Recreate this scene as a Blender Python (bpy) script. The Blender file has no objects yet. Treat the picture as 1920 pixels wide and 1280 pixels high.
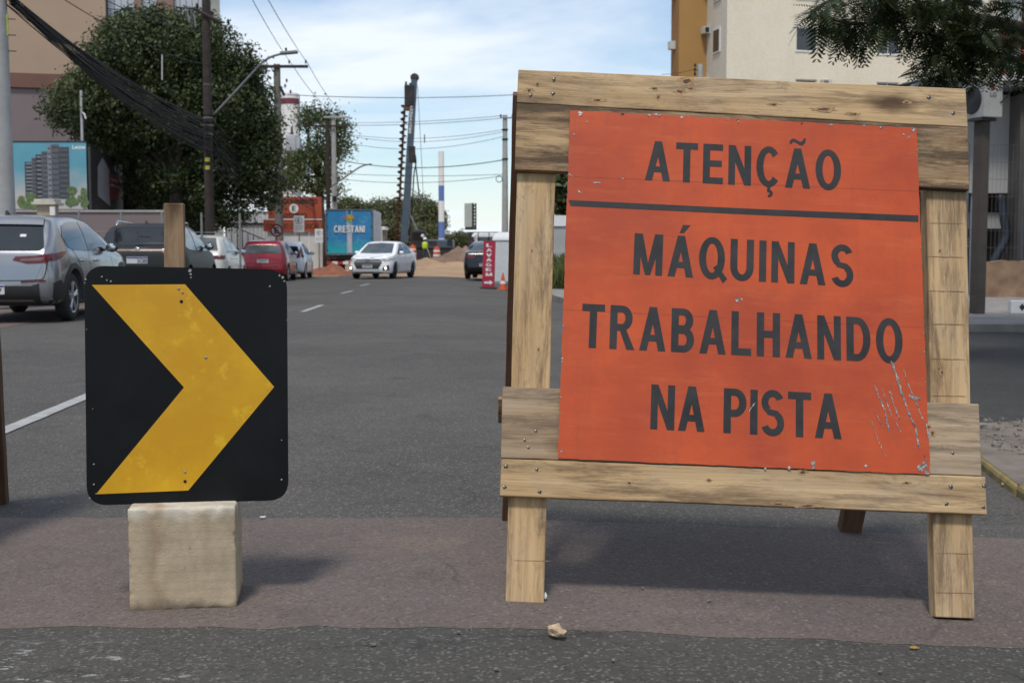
import bpy, bmesh, math, random
import numpy as np
from mathutils import Vector, Matrix
from mathutils.bvhtree import BVHTree
from mathutils import noise as mnoise

random.seed(7)
sc = bpy.context.scene
C = sc.collection
R = math.radians

# ------------------------------------------------------------------ camera
FPX, CAM_H, HOR = 2300.0, 0.95, 477.0           # focal length and horizon in the photograph's pixels, eye height in metres
TH = math.atan((640 - HOR) / FPX)               # the camera looks down a little
cd = bpy.data.cameras.new('camera')
cd.sensor_width = 36.0
cd.lens = FPX / 1920 * 36
cd.clip_start, cd.clip_end = 0.05, 6000
cd.dof.use_dof = True
cd.dof.focus_distance = 3.2
cd.dof.aperture_fstop = 10.0
cam = bpy.data.objects.new('camera', cd)
C.objects.link(cam)
cam.location = (0, 0, CAM_H)
cam.rotation_euler = (R(90) - TH, 0, 0)
sc.camera = cam

# ------------------------------------------------------------------ sky, sun, exposure
SUN_EL, SUN_AZ = R(62), R(-12)                  # sun behind the camera, a little to its left
w = bpy.data.worlds.new('World')
sc.world = w
w.use_nodes = True
nt = w.node_tree
N = nt.nodes
Lk = nt.links
for n in list(N):
    N.remove(n)
out = N.new('ShaderNodeOutputWorld')
bg = N.new('ShaderNodeBackground')
bg.inputs[1].default_value = 0.118
sky = N.new('ShaderNodeTexSky')
sky.sky_type = 'NISHITA'
sky.sun_disc = False
sky.sun_elevation = SUN_EL
sky.sun_rotation = math.pi + SUN_AZ
sky.air_density = 1.0
sky.dust_density = 0.4
sky.ozone_density = 2.0
tc = N.new('ShaderNodeTexCoord')
sep = N.new('ShaderNodeSeparateXYZ')
Lk.new(tc.outputs['Generated'], sep.inputs[0])
mz = N.new('ShaderNodeMath'); mz.operation = 'MAXIMUM'; mz.inputs[1].default_value = 0.0
Lk.new(sep.outputs['Z'], mz.inputs[0])
za = N.new('ShaderNodeMath'); za.operation = 'ADD'; za.inputs[1].default_value = 0.22
Lk.new(mz.outputs[0], za.inputs[0])
dx = N.new('ShaderNodeMath'); dx.operation = 'DIVIDE'
dy = N.new('ShaderNodeMath'); dy.operation = 'DIVIDE'
Lk.new(sep.outputs['X'], dx.inputs[0]); Lk.new(za.outputs[0], dx.inputs[1])
Lk.new(sep.outputs['Y'], dy.inputs[0]); Lk.new(za.outputs[0], dy.inputs[1])
cmb = N.new('ShaderNodeCombineXYZ')
Lk.new(dx.outputs[0], cmb.inputs[0]); Lk.new(dy.outputs[0], cmb.inputs[1])
mp = N.new('ShaderNodeMapping')
mp.inputs['Location'].default_value = (3.15, 1.4, 0)
mp.inputs['Rotation'].default_value = (0, 0, R(-24))
mp.inputs['Scale'].default_value = (0.8, 1.5, 1)
Lk.new(cmb.outputs[0], mp.inputs['Vector'])
n1 = N.new('ShaderNodeTexNoise')
n1.inputs['Scale'].default_value = 0.8
n1.inputs['Detail'].default_value = 6
n1.inputs['Roughness'].default_value = 0.55
n1.inputs['Distortion'].default_value = 0.35
Lk.new(mp.outputs[0], n1.inputs['Vector'])
cr = N.new('ShaderNodeValToRGB')
cr.color_ramp.elements[0].position = 0.39
cr.color_ramp.elements[0].color = (0.04, 0.04, 0.04, 1)
cr.color_ramp.elements[1].position = 0.625
cr.color_ramp.elements[1].color = (0.95, 0.95, 0.95, 1)
Lk.new(n1.outputs['Fac'], cr.inputs[0])
mixc = N.new('ShaderNodeMix'); mixc.data_type = 'RGBA'
mixc.inputs['B'].default_value = (7.0, 7.5, 8.1, 1)
# the sky whitens towards the horizon all round
hz_ = N.new('ShaderNodeMapRange'); hz_.inputs['From Min'].default_value = 0.0; hz_.inputs['From Max'].default_value = 0.11; hz_.inputs['To Min'].default_value = 0.72; hz_.inputs['To Max'].default_value = 0.0
Lk.new(mz.outputs[0], hz_.inputs['Value'])
mxh = N.new('ShaderNodeMath'); mxh.operation = 'MAXIMUM'
Lk.new(cr.outputs[0], mxh.inputs[0]); Lk.new(hz_.outputs[0], mxh.inputs[1])
Lk.new(mxh.outputs[0], mixc.inputs['Factor'])
hs = N.new('ShaderNodeHueSaturation'); hs.inputs['Saturation'].default_value = 1.25
Lk.new(sky.outputs[0], hs.inputs['Color'])
Lk.new(hs.outputs[0], mixc.inputs['A'])
Lk.new(mixc.outputs['Result'], bg.inputs[0])
Lk.new(bg.outputs[0], out.inputs[0])

sl = bpy.data.lights.new('sun', 'SUN')
sl.energy = 2.45
sl.angle = R(9.0)
sl.color = (1.0, 0.94, 0.85)
sun = bpy.data.objects.new('sun', sl)
C.objects.link(sun)
sun_dir = Vector((math.sin(SUN_AZ) * math.cos(SUN_EL), -math.cos(SUN_AZ) * math.cos(SUN_EL), math.sin(SUN_EL)))
sun.rotation_euler = sun_dir.to_track_quat('Z', 'Y').to_euler()
sun.location = (0, 0, 40)

cy = sc.cycles
cy.max_bounces = 5
cy.diffuse_bounces = 2
cy.glossy_bounces = 2
cy.transmission_bounces = 2
cy.transparent_max_bounces = 4
cy.caustics_reflective = False
cy.caustics_refractive = False
w.cycles.sampling_method = 'MANUAL'
w.cycles.sample_map_resolution = 512
vs = sc.view_settings
vs.view_transform = 'Standard'
vs.look = 'None'
vs.exposure = 0.18
vs.gamma = 1.0
vs.use_curve_mapping = False

# ------------------------------------------------------------------ reading the place off the photograph: rays from its pixels
def ray(px, py):
    u, v = (px - 960) / FPX, (640 - py) / FPX
    return Vector((u, math.cos(TH) + v * math.sin(TH), -math.sin(TH) + v * math.cos(TH)))
def P(px, py, Y):
    d = ray(px, py)
    return Vector((0, 0, CAM_H)) + d * (Y / d.y)
def G(px, py, z=0.0):
    d = ray(px, py)
    return Vector((0, 0, CAM_H)) + d * ((z - CAM_H) / d.z)
RD = -145.0 / FPX                                # the street runs a little to the left
def lat(x, y):
    return x - RD * y
def zg(x, y):                                    # the carriageway falls towards the right gutter
    return -0.041 * min(max(lat(x, y) - 0.2, 0), 2.55)
RZ = math.atan2(-RD, 1)                          # heading of the street as a turn about Z

# ------------------------------------------------------------------ materials
MATS = {}
def nodes_of(m):
    m.use_nodes = True
    return m.node_tree, m.node_tree.nodes['Principled BSDF']
def mat(name, col, rough=0.6, metal=0.0, var=0.12, scale=6.0, bump=0.0, bscale=40.0, spec=0.5, coat=0.0, dirt=0.0, dirtcol=(0.06, 0.05, 0.04), emit=0.0, trans=0.0):
    if name in MATS:
        return MATS[name]
    m = bpy.data.materials.new(name)
    t, b = nodes_of(m)
    nn, lk = t.nodes, t.links
    b.inputs['Roughness'].default_value = rough
    b.inputs['Metallic'].default_value = metal
    b.inputs['Specular IOR Level'].default_value = spec
    b.inputs['Coat Weight'].default_value = coat
    b.inputs['Coat Roughness'].default_value = 0.04
    co = nn.new('ShaderNodeTexCoord')
    no = nn.new('ShaderNodeTexNoise')
    no.inputs['Scale'].default_value = scale
    no.inputs['Detail'].default_value = 4
    no.inputs['Roughness'].default_value = 0.6
    lk.new(co.outputs['Object'], no.inputs['Vector'])
    mx = nn.new('ShaderNodeMix'); mx.data_type = 'RGBA'
    mx.inputs['A'].default_value = tuple(max(0, c * (1 - var)) for c in col) + (1,)
    mx.inputs['B'].default_value = tuple(min(1, c * (1 + var)) for c in col) + (1,)
    mr = nn.new('ShaderNodeMapRange')
    mr.inputs['From Min'].default_value = 0.3
    mr.inputs['From Max'].default_value = 0.7
    lk.new(no.outputs['Fac'], mr.inputs['Value'])
    lk.new(mr.outputs[0], mx.inputs['Factor'])
    last = mx.outputs['Result']
    if dirt:
        nd = nn.new('ShaderNodeTexNoise')
        nd.inputs['Scale'].default_value = scale * 0.35
        nd.inputs['Detail'].default_value = 5
        nd.inputs['Roughness'].default_value = 0.72
        lk.new(co.outputs['Object'], nd.inputs['Vector'])
        rp = nn.new('ShaderNodeMapRange')
        rp.inputs['From Min'].default_value = 0.48
        rp.inputs['From Max'].default_value = 0.72
        rp.inputs['To Max'].default_value = dirt
        lk.new(nd.outputs['Fac'], rp.inputs['Value'])
        md = nn.new('ShaderNodeMix'); md.data_type = 'RGBA'
        md.inputs['B'].default_value = dirtcol + (1,)
        lk.new(rp.outputs[0], md.inputs['Factor'])
        lk.new(last, md.inputs['A'])
        last = md.outputs['Result']
    lk.new(last, b.inputs['Base Color'])
    if emit:
        lk.new(last, b.inputs['Emission Color'])
        b.inputs['Emission Strength'].default_value = emit
    if bump:
        nb = nn.new('ShaderNodeTexNoise')
        nb.inputs['Scale'].default_value = bscale
        nb.inputs['Detail'].default_value = 2
        lk.new(co.outputs['Object'], nb.inputs['Vector'])
        bp = nn.new('ShaderNodeBump')
        bp.inputs['Strength'].default_value = bump
        bp.inputs['Distance'].default_value = 0.01
        lk.new(nb.outputs['Fac'], bp.inputs['Height'])
        lk.new(bp.outputs[0], b.inputs['Normal'])
    if trans:
        b.inputs['Transmission Weight'].default_value = trans
    MATS[name] = m
    return m

def chain(nn, lk, kind, **kw):
    n = nn.new(kind)
    return n

def asphalt(name, base, tint, splatter=False, light=0.35, big=0.16):
    m = bpy.data.materials.new(name)
    t, b = nodes_of(m)
    nn, lk = t.nodes, t.links
    co = nn.new('ShaderNodeTexCoord')
    def noise(s, d=5, r=0.6):
        n = nn.new('ShaderNodeTexNoise')
        n.inputs['Scale'].default_value = s; n.inputs['Detail'].default_value = d; n.inputs['Roughness'].default_value = r
        lk.new(co.outputs['Object'], n.inputs['Vector'])
        return n.outputs['Fac']
    def rng(v, a, c, lo=0.0, hi=1.0):
        n = nn.new('ShaderNodeMapRange')
        n.inputs['From Min'].default_value = a; n.inputs['From Max'].default_value = c
        n.inputs['To Min'].default_value = lo; n.inputs['To Max'].default_value = hi
        lk.new(v, n.inputs['Value'])
        return n.outputs[0]
    def mix(f, a, c):
        n = nn.new('ShaderNodeMix'); n.data_type = 'RGBA'
        if isinstance(f, (int, float)): n.inputs['Factor'].default_value = f
        else: lk.new(f, n.inputs['Factor'])
        for k, v in (('A', a), ('B', c)):
            if isinstance(v, tuple): n.inputs[k].default_value = v + (1,)
            else: lk.new(v, n.inputs[k])
        return n.outputs['Result']
    def sc3(c, k): return tuple(x * k for x in c)
    col = mix(rng(noise(0.9, 4), 0.32, 0.7), sc3(base, 1 - big), sc3(base, 1 + big))
    col = mix(rng(noise(7, 4, 0.7), 0.5, 0.75, 0, 0.55), col, tint)
    col = mix(rng(noise(0.33, 3, 0.5), 0.42, 0.62, 0, 0.7), col, sc3(base, 0.66))
    col = mix(rng(noise(1.7, 5, 0.7), 0.54, 0.72, 0, 0.45), col, (base[0] * 1.55, base[1] * 1.42, base[2] * 1.25))
    # stones in the surface, light and dark
    vo = nn.new('ShaderNodeTexVoronoi'); vo.inputs['Scale'].default_value = 130
    lk.new(co.outputs['Object'], vo.inputs['Vector'])
    sp = nn.new('ShaderNodeSeparateColor'); lk.new(vo.outputs['Color'], sp.inputs[0])
    col = mix(rng(sp.outputs[0], 0.0, 0.28, 0.55, 0.0), col, sc3(base, 0.30))
    col = mix(rng(sp.outputs[1], 0.80, 1.0, 0.0, light), col, (0.30, 0.28, 0.26))
    vo2 = nn.new('ShaderNodeTexVoronoi'); vo2.inputs['Scale'].default_value = 42
    lk.new(co.outputs['Object'], vo2.inputs['Vector'])
    sp2 = nn.new('ShaderNodeSeparateColor'); lk.new(vo2.outputs['Color'], sp2.inputs[0])
    small = nn.new('ShaderNodeMath'); small.operation = 'LESS_THAN'; small.inputs[1].default_value = 0.006
    lk.new(vo2.outputs['Distance'], small.inputs[0])
    pick = nn.new('ShaderNodeMath'); pick.operation = 'GREATER_THAN'; pick.inputs[1].default_value = 0.86
    lk.new(sp2.outputs[2], pick.inputs[0])
    gp = nn.new('ShaderNodeMath'); gp.operation = 'MULTIPLY'
    rg = nn.new('ShaderNodeMath'); rg.operation = 'LESS_THAN'; rg.inputs[1].default_value = 0.22
    lk.new(vo2.outputs['Distance'], rg.inputs[0])
    lk.new(rg.outputs[0], gp.inputs[0]); lk.new(pick.outputs[0], gp.inputs[1])
    gs = nn.new('ShaderNodeMath'); gs.operation = 'MULTIPLY'; gs.inputs[1].default_value = 0.28
    lk.new(gp.outputs[0], gs.inputs[0])
    col = mix(gs.outputs[0], col, (0.42, 0.39, 0.36))
    # oil spots and a few cracks
    col = mix(rng(noise(2.6, 4, 0.6), 0.60, 0.74, 0, 0.5), col, sc3(base, 0.35))
    mpn = nn.new('ShaderNodeMapping'); mpn.inputs['Scale'].default_value = (1, 1, 1)
    dn = nn.new('ShaderNodeTexNoise'); dn.inputs['Scale'].default_value = 3.0; dn.inputs['Detail'].default_value = 3
    lk.new(co.outputs['Object'], dn.inputs['Vector'])
    ad = nn.new('ShaderNodeVectorMath'); ad.operation = 'MULTIPLY_ADD'
    ad.inputs[1].default_value = (0.5, 0.5, 0.5)
    lk.new(dn.outputs['Color'], ad.inputs[0]); lk.new(co.outputs['Object'], ad.inputs[2])
    vc = nn.new('ShaderNodeTexVoronoi'); vc.feature = 'DISTANCE_TO_EDGE'; vc.inputs['Scale'].default_value = 0.55
    lk.new(ad.outputs[0], vc.inputs['Vector'])
    ck = rng(vc.outputs['Distance'], 0.0, 0.007, 0.42, 0.0)
    cm = nn.new('ShaderNodeMath'); cm.operation = 'MULTIPLY'
    lk.new(ck, cm.inputs[0]); lk.new(rng(noise(1.3, 2), 0.44, 0.54), cm.inputs[1])
    col = mix(cm.outputs[0], col, sc3(base, 0.2))
    if splatter:
        # dried white paint flecks dropped on the road beside the sign
        s1 = nn.new('ShaderNodeTexNoise'); s1.inputs['Scale'].default_value = 15; s1.inputs['Detail'].default_value = 5; s1.inputs['Roughness'].default_value = 0.7
        mp2 = nn.new('ShaderNodeMapping'); mp2.inputs['Scale'].default_value = (0.6, 1.3, 1)
        lk.new(co.outputs['Object'], mp2.inputs['Vector']); lk.new(mp2.outputs[0], s1.inputs['Vector'])
        sx = nn.new('ShaderNodeSeparateXYZ'); lk.new(co.outputs['Object'], sx.inputs[0])
        a1 = rng(sx.outputs[0], -0.62, -1.0, 0, 1)
        a2 = rng(sx.outputs[1], 2.98, 2.75, 0, 1)
        mm = nn.new('ShaderNodeMath'); mm.operation = 'MULTIPLY'
        lk.new(a1, mm.inputs[0]); lk.new(a2, mm.inputs[1])
        m2 = nn.new('ShaderNodeMath'); m2.operation = 'MULTIPLY'
        lk.new(rng(s1.outputs['Fac'], 0.59, 0.65), m2.inputs[0]); lk.new(mm.outputs[0], m2.inputs[1])
        col = mix(m2.outputs[0], col, (0.48, 0.48, 0.47))
    lk.new(col, b.inputs['Base Color'])
    b.inputs['Roughness'].default_value = 0.85
    b.inputs['Specular IOR Level'].default_value = 0.35
    bp = nn.new('ShaderNodeBump'); bp.inputs['Strength'].default_value = 0.7; bp.inputs['Distance'].default_value = 0.004
    hm = nn.new('ShaderNodeMath'); hm.operation = 'ADD'
    lk.new(vo.outputs['Distance'], hm.inputs[0]); lk.new(noise(60, 2, 0.7), hm.inputs[1])
    lk.new(hm.outputs[0], bp.inputs['Height'])
    lk.new(bp.outputs[0], b.inputs['Normal'])
    MATS[name] = m
    return m

def wood(name, light, dark, stain, grey=0.25, stainamt=0.4, stlo=0.50):
    """sawn boards: grain runs along the object's own X axis, every board looks different"""
    m = bpy.data.materials.new(name)
    t, b = nodes_of(m)
    nn, lk = t.nodes, t.links
    co = nn.new('ShaderNodeTexCoord')
    oi = nn.new('ShaderNodeObjectInfo')
    off = nn.new('ShaderNodeVectorMath'); off.operation = 'SCALE'; off.inputs[0].default_value = (7.3, 3.1, 5.7)
    lk.new(oi.outputs['Random'], off.inputs['Scale'])
    add = nn.new('ShaderNodeVectorMath'); add.operation = 'ADD'
    lk.new(co.outputs['Object'], add.inputs[0]); lk.new(off.outputs[0], add.inputs[1])
    def stretched(sx, sy, sz, s=1.0, d=6, r=0.6, dist=0.0):
        mp_ = nn.new('ShaderNodeMapping'); mp_.inputs['Scale'].default_value = (sx, sy, sz)
        lk.new(add.outputs[0], mp_.inputs['Vector'])
        n = nn.new('ShaderNodeTexNoise')
        n.inputs['Scale'].default_value = s; n.inputs['Detail'].default_value = d; n.inputs['Roughness'].default_value = r; n.inputs['Distortion'].default_value = dist
        lk.new(mp_.outputs[0], n.inputs['Vector'])
        return n.outputs['Fac']
    def rng(v, a, c, lo=0.0, hi=1.0):
        n = nn.new('ShaderNodeMapRange')
        n.inputs['From Min'].default_value = a; n.inputs['From Max'].default_value = c
        n.inputs['To Min'].default_value = lo; n.inputs['To Max'].default_value = hi
        lk.new(v, n.inputs['Value'])
        return n.outputs[0]
    def mix(f, a, c):
        n = nn.new('ShaderNodeMix'); n.data_type = 'RGBA'
        lk.new(f, n.inputs['Factor'])
        for k, v in (('A', a), ('B', c)):
            if isinstance(v, tuple): n.inputs[k].default_value = v + (1,)
            else: lk.new(v, n.inputs[k])
        return n.outputs['Result']
    grain = stretched(1.3, 48, 48, 1, 4, 0.65, 0.15)
    bands = stretched(0.8, 11, 11, 1, 3, 0.5, 0.5)
    col = mix(rng(bands, 0.34, 0.66), light, dark)
    col = mix(rng(grain, 0.42, 0.68, 0, 0.6), col, tuple(x * 0.62 for x in dark))
    fine = stretched(5, 160, 160, 1, 3, 0.7)
    col = mix(rng(fine, 0.55, 0.75, 0, 0.45), col, tuple(x * 0.5 for x in dark))
    col = mix(rng(stretched(2.2, 5, 5, 1, 5, 0.7), 0.46, 0.66, 0, grey), col, (0.33, 0.30, 0.255))
    st = stretched(2.0, 16, 16, 1, 6, 0.78, 0.3)
    col = mix(rng(st, stlo, stlo + 0.15, 0, stainamt), col, stain)
    blot = stretched(4, 7, 7, 1, 5, 0.8, 0.3)
    col = mix(rng(blot, 0.57, 0.72, 0, stainamt * 0.9), col, stain)
    # knots
    mk = nn.new('ShaderNodeMapping'); mk.inputs['Scale'].default_value = (2.6, 5.5, 5.5)
    lk.new(add.outputs[0], mk.inputs['Vector'])
    dn = nn.new('ShaderNodeTexNoise'); dn.inputs['Scale'].default_value = 5; lk.new(mk.outputs[0], dn.inputs['Vector'])
    ma = nn.new('ShaderNodeVectorMath'); ma.operation = 'MULTIPLY_ADD'; ma.inputs[1].default_value = (0.22, 0.22, 0.22)
    lk.new(dn.outputs['Color'], ma.inputs[0]); lk.new(mk.outputs[0], ma.inputs[2])
    vk = nn.new('ShaderNodeTexVoronoi'); vk.inputs['Scale'].default_value = 1.0
    lk.new(ma.outputs[0], vk.inputs['Vector'])
    kp = nn.new('ShaderNodeSeparateColor'); lk.new(vk.outputs['Color'], kp.inputs[0])
    km = nn.new('ShaderNodeMath'); km.operation = 'MULTIPLY'
    lk.new(rng(vk.outputs['Distance'], 0.05, 0.26, 0.9, 0), km.inputs[0]); lk.new(rng(kp.outputs[0], 0.55, 0.6), km.inputs[1])
    col = mix(km.outputs[0], col, (0.075, 0.040, 0.02))
    # little spread of tone from board to board
    hv = nn.new('ShaderNodeHueSaturation')
    lk.new(rng(oi.outputs['Random'], 0, 1, 0.84, 1.06), hv.inputs['Value'])
    lk.new(col, hv.inputs['Color'])
    lk.new(hv.outputs[0], b.inputs['Base Color'])
    b.inputs['Roughness'].default_value = 0.78
    b.inputs['Specular IOR Level'].default_value = 0.25
    bp = nn.new('ShaderNodeBump'); bp.inputs['Strength'].default_value = 0.45; bp.inputs['Distance'].default_value = 0.003
    ah = nn.new('ShaderNodeMath'); ah.operation = 'ADD'
    lk.new(grain, ah.inputs[0]); lk.new(fine, ah.inputs[1])
    lk.new(ah.outputs[0], bp.inputs['Height']); lk.new(bp.outputs[0], b.inputs['Normal'])
    MATS[name] = m
    return m

# ------------------------------------------------------------------ mesh helpers
def link(o, parent=None):
    C.objects.link(o)
    if parent is not None:
        o.parent = parent
    return o
def mesh(name, verts, faces, m=None, parent=None, smooth=False, loc=None, rotz=0.0, sharp=None):
    me = bpy.data.meshes.new(name)
    me.from_pydata([tuple(v) for v in verts], [], faces)
    if m is not None:
        me.materials.append(m)
    me.update()
    if smooth:
        me.shade_smooth()
        if sharp:
            me.set_sharp_from_angle(angle=R(sharp))
    o = bpy.data.objects.new(name, me)
    link(o, parent)
    if loc is not None: o.location = loc
    if rotz: o.rotation_euler = (0, 0, rotz)
    return o
def tag(o, label=None, cat=None, group=None, kind=None):
    for k, v in (('label', label), ('category', cat), ('group', group), ('kind', kind)):
        if v: o[k] = v
    return o
def thing(name, label, cat, loc=(0, 0, 0), rotz=0.0, group=None):
    o = bpy.data.objects.new(name, None)
    o.empty_display_size = 0.2
    C.objects.link(o)
    o.location = loc
    o.rotation_euler = (0, 0, rotz)
    return tag(o, label, cat, group)

class MB:
    def __init__(s):
        s.v, s.f = [], []
    def add(s, vs, fs):
        n = len(s.v)
        s.v += [Vector(x) for x in vs]
        s.f += [tuple(i + n for i in f) for f in fs]
        return s
    def box(s, x0, x1, y0, y1, z0, z1):
        return s.add([(x0, y0, z0), (x1, y0, z0), (x1, y1, z0), (x0, y1, z0), (x0, y0, z1), (x1, y0, z1), (x1, y1, z1), (x0, y1, z1)],
                     [(0, 3, 2, 1), (4, 5, 6, 7), (0, 1, 5, 4), (1, 2, 6, 5), (2, 3, 7, 6), (3, 0, 4, 7)])
    def bevbox(s, x0, x1, y0, y1, z0, z1, b=0.02):
        bm = bmesh.new()
        bmesh.ops.create_cube(bm, size=1)
        for v in bm.verts:
            v.co = Vector(((x0 + x1) / 2 + v.co.x * (x1 - x0), (y0 + y1) / 2 + v.co.y * (y1 - y0), (z0 + z1) / 2 + v.co.z * (z1 - z0)))
        bmesh.ops.bevel(bm, geom=list(bm.edges), offset=b, segments=2, affect='EDGES', profile=0.6)
        bm.verts.index_update()
        s.add([v.co.copy() for v in bm.verts], [tuple(v.index for v in f.verts) for f in bm.faces])
        bm.free()
        return s
    def tube(s, pts, r, n=8, cap=True):
        pts = [Vector(p) for p in pts]
        rs = r if isinstance(r, (list, tuple)) else [r] * len(pts)
        base = len(s.v)
        up = None
        for i, p in enumerate(pts):
            d = (pts[min(i + 1, len(pts) - 1)] - pts[max(i - 1, 0)]).normalized()
            if up is None:
                up = Vector((0, 0, 1)) if abs(d.z) < 0.9 else Vector((1, 0, 0))
            a = d.cross(up)
            if a.length < 1e-6: a = d.orthogonal()
            a.normalize()
            bb = d.cross(a).normalized()
            up = -bb if bb.dot(up) < 0 else bb
            for k in range(n):
                t = 2 * math.pi * k / n
                s.v.append(p + (a * math.cos(t) + bb * math.sin(t)) * rs[i])
        for i in range(len(pts) - 1):
            for k in range(n):
                k2 = (k + 1) % n
                s.f.append((base + i * n + k, base + i * n + k2, base + (i + 1) * n + k2, base + (i + 1) * n + k))
        if cap:
            s.f.append(tuple(base + k for k in range(n))[::-1])
            e = base + (len(pts) - 1) * n
            s.f.append(tuple(e + k for k in range(n)))
        return s
    def lathe(s, prof, n=16, axis='z', org=(0, 0, 0), cap=True):
        """prof: (radius, height) pairs"""
        base = len(s.v)
        org = Vector(org)
        for r_, h in prof:
            for k in range(n):
                t = 2 * math.pi * k / n
                c, q = r_ * math.cos(t), r_ * math.sin(t)
                s.v.append(org + Vector({'z': (c, q, h), 'x': (h, c, q), 'y': (q, h, c)}[axis]))
        for i in range(len(prof) - 1):
            for k in range(n):
                k2 = (k + 1) % n
                s.f.append((base + i * n + k, base + i * n + k2, base + (i + 1) * n + k2, base + (i + 1) * n + k))
        if not cap: return s
        s.f.append(tuple(base + k for k in range(n))[::-1])
        e = base + (len(prof) - 1) * n
        s.f.append(tuple(e + k for k in range(n)))
        return s
    def prism(s, poly, h0, h1, axis='z'):
        """poly of 2D points pushed from h0 to h1 along the axis"""
        n = len(poly)
        def m(p, h):
            return {'z': (p[0], p[1], h), 'y': (p[0], h, p[1]), 'x': (h, p[0], p[1])}[axis]
        s.add([m(p, h0) for p in poly] + [m(p, h1) for p in poly],
              [tuple(range(n))[::-1], tuple(range(n, 2 * n))] + [(i, (i + 1) % n, n + (i + 1) % n, n + i) for i in range(n)])
        return s
    def xf(s, M):
        s.v = [M @ v for v in s.v]
        return s
    def build(s, name, m=None, parent=None, smooth=False, loc=None, rotz=0.0, sharp=None, fix=True):
        o = mesh(name, s.v, s.f, m, parent, False, loc, rotz)
        if fix:
            bm = bmesh.new(); bm.from_mesh(o.data)
            bmesh.ops.recalc_face_normals(bm, faces=list(bm.faces))
            bm.to_mesh(o.data); bm.free()
        if smooth:
            o.data.shade_smooth()
            if sharp: o.data.set_sharp_from_angle(angle=R(sharp))
        return o

def text_geo(s, size=1.0, offset=0.0, ext=0.0):
    """vertices and faces of a line of type lying in XY, centred"""
    cu = bpy.data.curves.new('type', 'FONT')
    cu.body = s; cu.size = size; cu.offset = offset * size; cu.resolution_u = 3
    cu.align_x = 'CENTER'; cu.align_y = 'CENTER'
    o = bpy.data.objects.new('type', cu)
    C.objects.link(o)
    dg = bpy.context.evaluated_depsgraph_get()
    me = bpy.data.meshes.new_from_object(o.evaluated_get(dg))
    vs_ = [v.co.copy() for v in me.vertices]
    fs_ = [tuple(p.vertices) for p in me.polygons]
    bpy.data.objects.remove(o); bpy.data.curves.remove(cu); bpy.data.meshes.remove(me)
    return vs_, fs_
def text_on(name, s, m, parent, origin, ex, ey, width=None, height=None, offset=0.03, ext=0.0):
    """type laid on a plane: origin is its centre, ex and ey the plane's axes; scaled to the given size"""
    vs_, fs_ = text_geo(s, 1.0, offset)
    xs = [v.x for v in vs_]; ys = [v.y for v in vs_]
    cx, cy = (max(xs) + min(xs)) / 2, (max(ys) + min(ys)) / 2
    w_, h_ = max(xs) - min(xs), max(ys) - min(ys)
    kx = width / w_ if width else height / h_
    ky = height / h_ if height else kx
    ex, ey, origin = Vector(ex), Vector(ey), Vector(origin)
    return mesh(name, [origin + ex * ((v.x - cx) * kx) + ey * ((v.y - cy) * ky) for v in vs_], fs_, m, parent)
# ------------------------------------------------------------------ the ground and the street
M_ASPH = asphalt('asphalt', (0.086, 0.079, 0.070), (0.068, 0.062, 0.054))
M_ASPHN = asphalt('asphalt_near', (0.070, 0.067, 0.059), (0.054, 0.051, 0.044), splatter=True)
M_TRENCH = asphalt('asphalt_trench', (0.140, 0.110, 0.096), (0.115, 0.090, 0.077), light=0.30, big=0.13)
M_LANE = asphalt('asphalt_parking', (0.15, 0.115, 0.098), (0.12, 0.095, 0.08), light=0.15)
M_DRIVE = asphalt('asphalt_driveway', (0.045, 0.044, 0.041), (0.036, 0.035, 0.033), light=0.15)
M_PAVE = mat('pavement', (0.24, 0.22, 0.20), 0.9, var=0.25, scale=2.5, bump=0.5, bscale=18, dirt=0.5, dirtcol=(0.10, 0.085, 0.07))
M_KERB = mat('kerb_stone', (0.26, 0.245, 0.225), 0.9, var=0.2, scale=5, bump=0.5, bscale=25, dirt=0.5)
M_YEL = mat('kerb_yellow', (0.215, 0.16, 0.055), 0.95, var=0.4, scale=9, bump=0.4, bscale=30, dirt=0.95, dirtcol=(0.17, 0.145, 0.11))
M_SOIL = mat('trodden_soil', (0.165, 0.135, 0.11), 0.95, var=0.3, scale=4, bump=0.8, bscale=22, dirt=0.5, dirtcol=(0.09, 0.075, 0.06))
M_LINE = mat('road_paint', (0.36, 0.36, 0.345), 0.75, var=0.15, scale=8, bump=0.2, dirt=0.6, dirtcol=(0.13, 0.13, 0.13))
M_EARTH = mat('earth', (0.36, 0.235, 0.135), 0.95, var=0.25, scale=0.6, bump=0.5, bscale=3, dirt=0.5, dirtcol=(0.22, 0.13, 0.075))
M_REDSOIL = mat('red_soil', (0.23, 0.085, 0.045), 0.95, var=0.25, scale=2.5, bump=0.6, bscale=9)
M_FIELD = mat('field', (0.12, 0.12, 0.06), 0.95, var=0.3, scale=0.05)

def gridsheet(name, a0, a1, y0, y1, na, ny, m, lift=0.0, kind='structure', parent=None, edge=None):
    """a strip that follows the street: a is the distance across it, y along it"""
    v, f = [], []
    for j in range(ny + 1):
        y = y0 + (y1 - y0) * (j / ny) ** 1.6
        for i in range(na + 1):
            a = a0 + (a1 - a0) * i / na
            x = a + RD * y
            v.append((x, y, zg(x, y) + lift))
    for j in range(ny):
        for i in range(na):
            p = j * (na + 1) + i
            f.append((p, p + 1, p + na + 2, p + na + 1))
    o = mesh(name, v, f, m, parent)
    if kind and parent is None: tag(o, kind=kind)
    return o
o = mesh('ground', [(-900, -40, -0.30), (900, -40, -0.30), (900, 2500, -0.30), (-900, 2500, -0.30)], [(0, 1, 2, 3)], M_FIELD)
tag(o, 'flat brown green ground far behind the works', 'ground', kind='structure')
road = gridsheet('road', -8.4, 9.0, -4.0, 56.0, 58, 60, M_ASPH)
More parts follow.
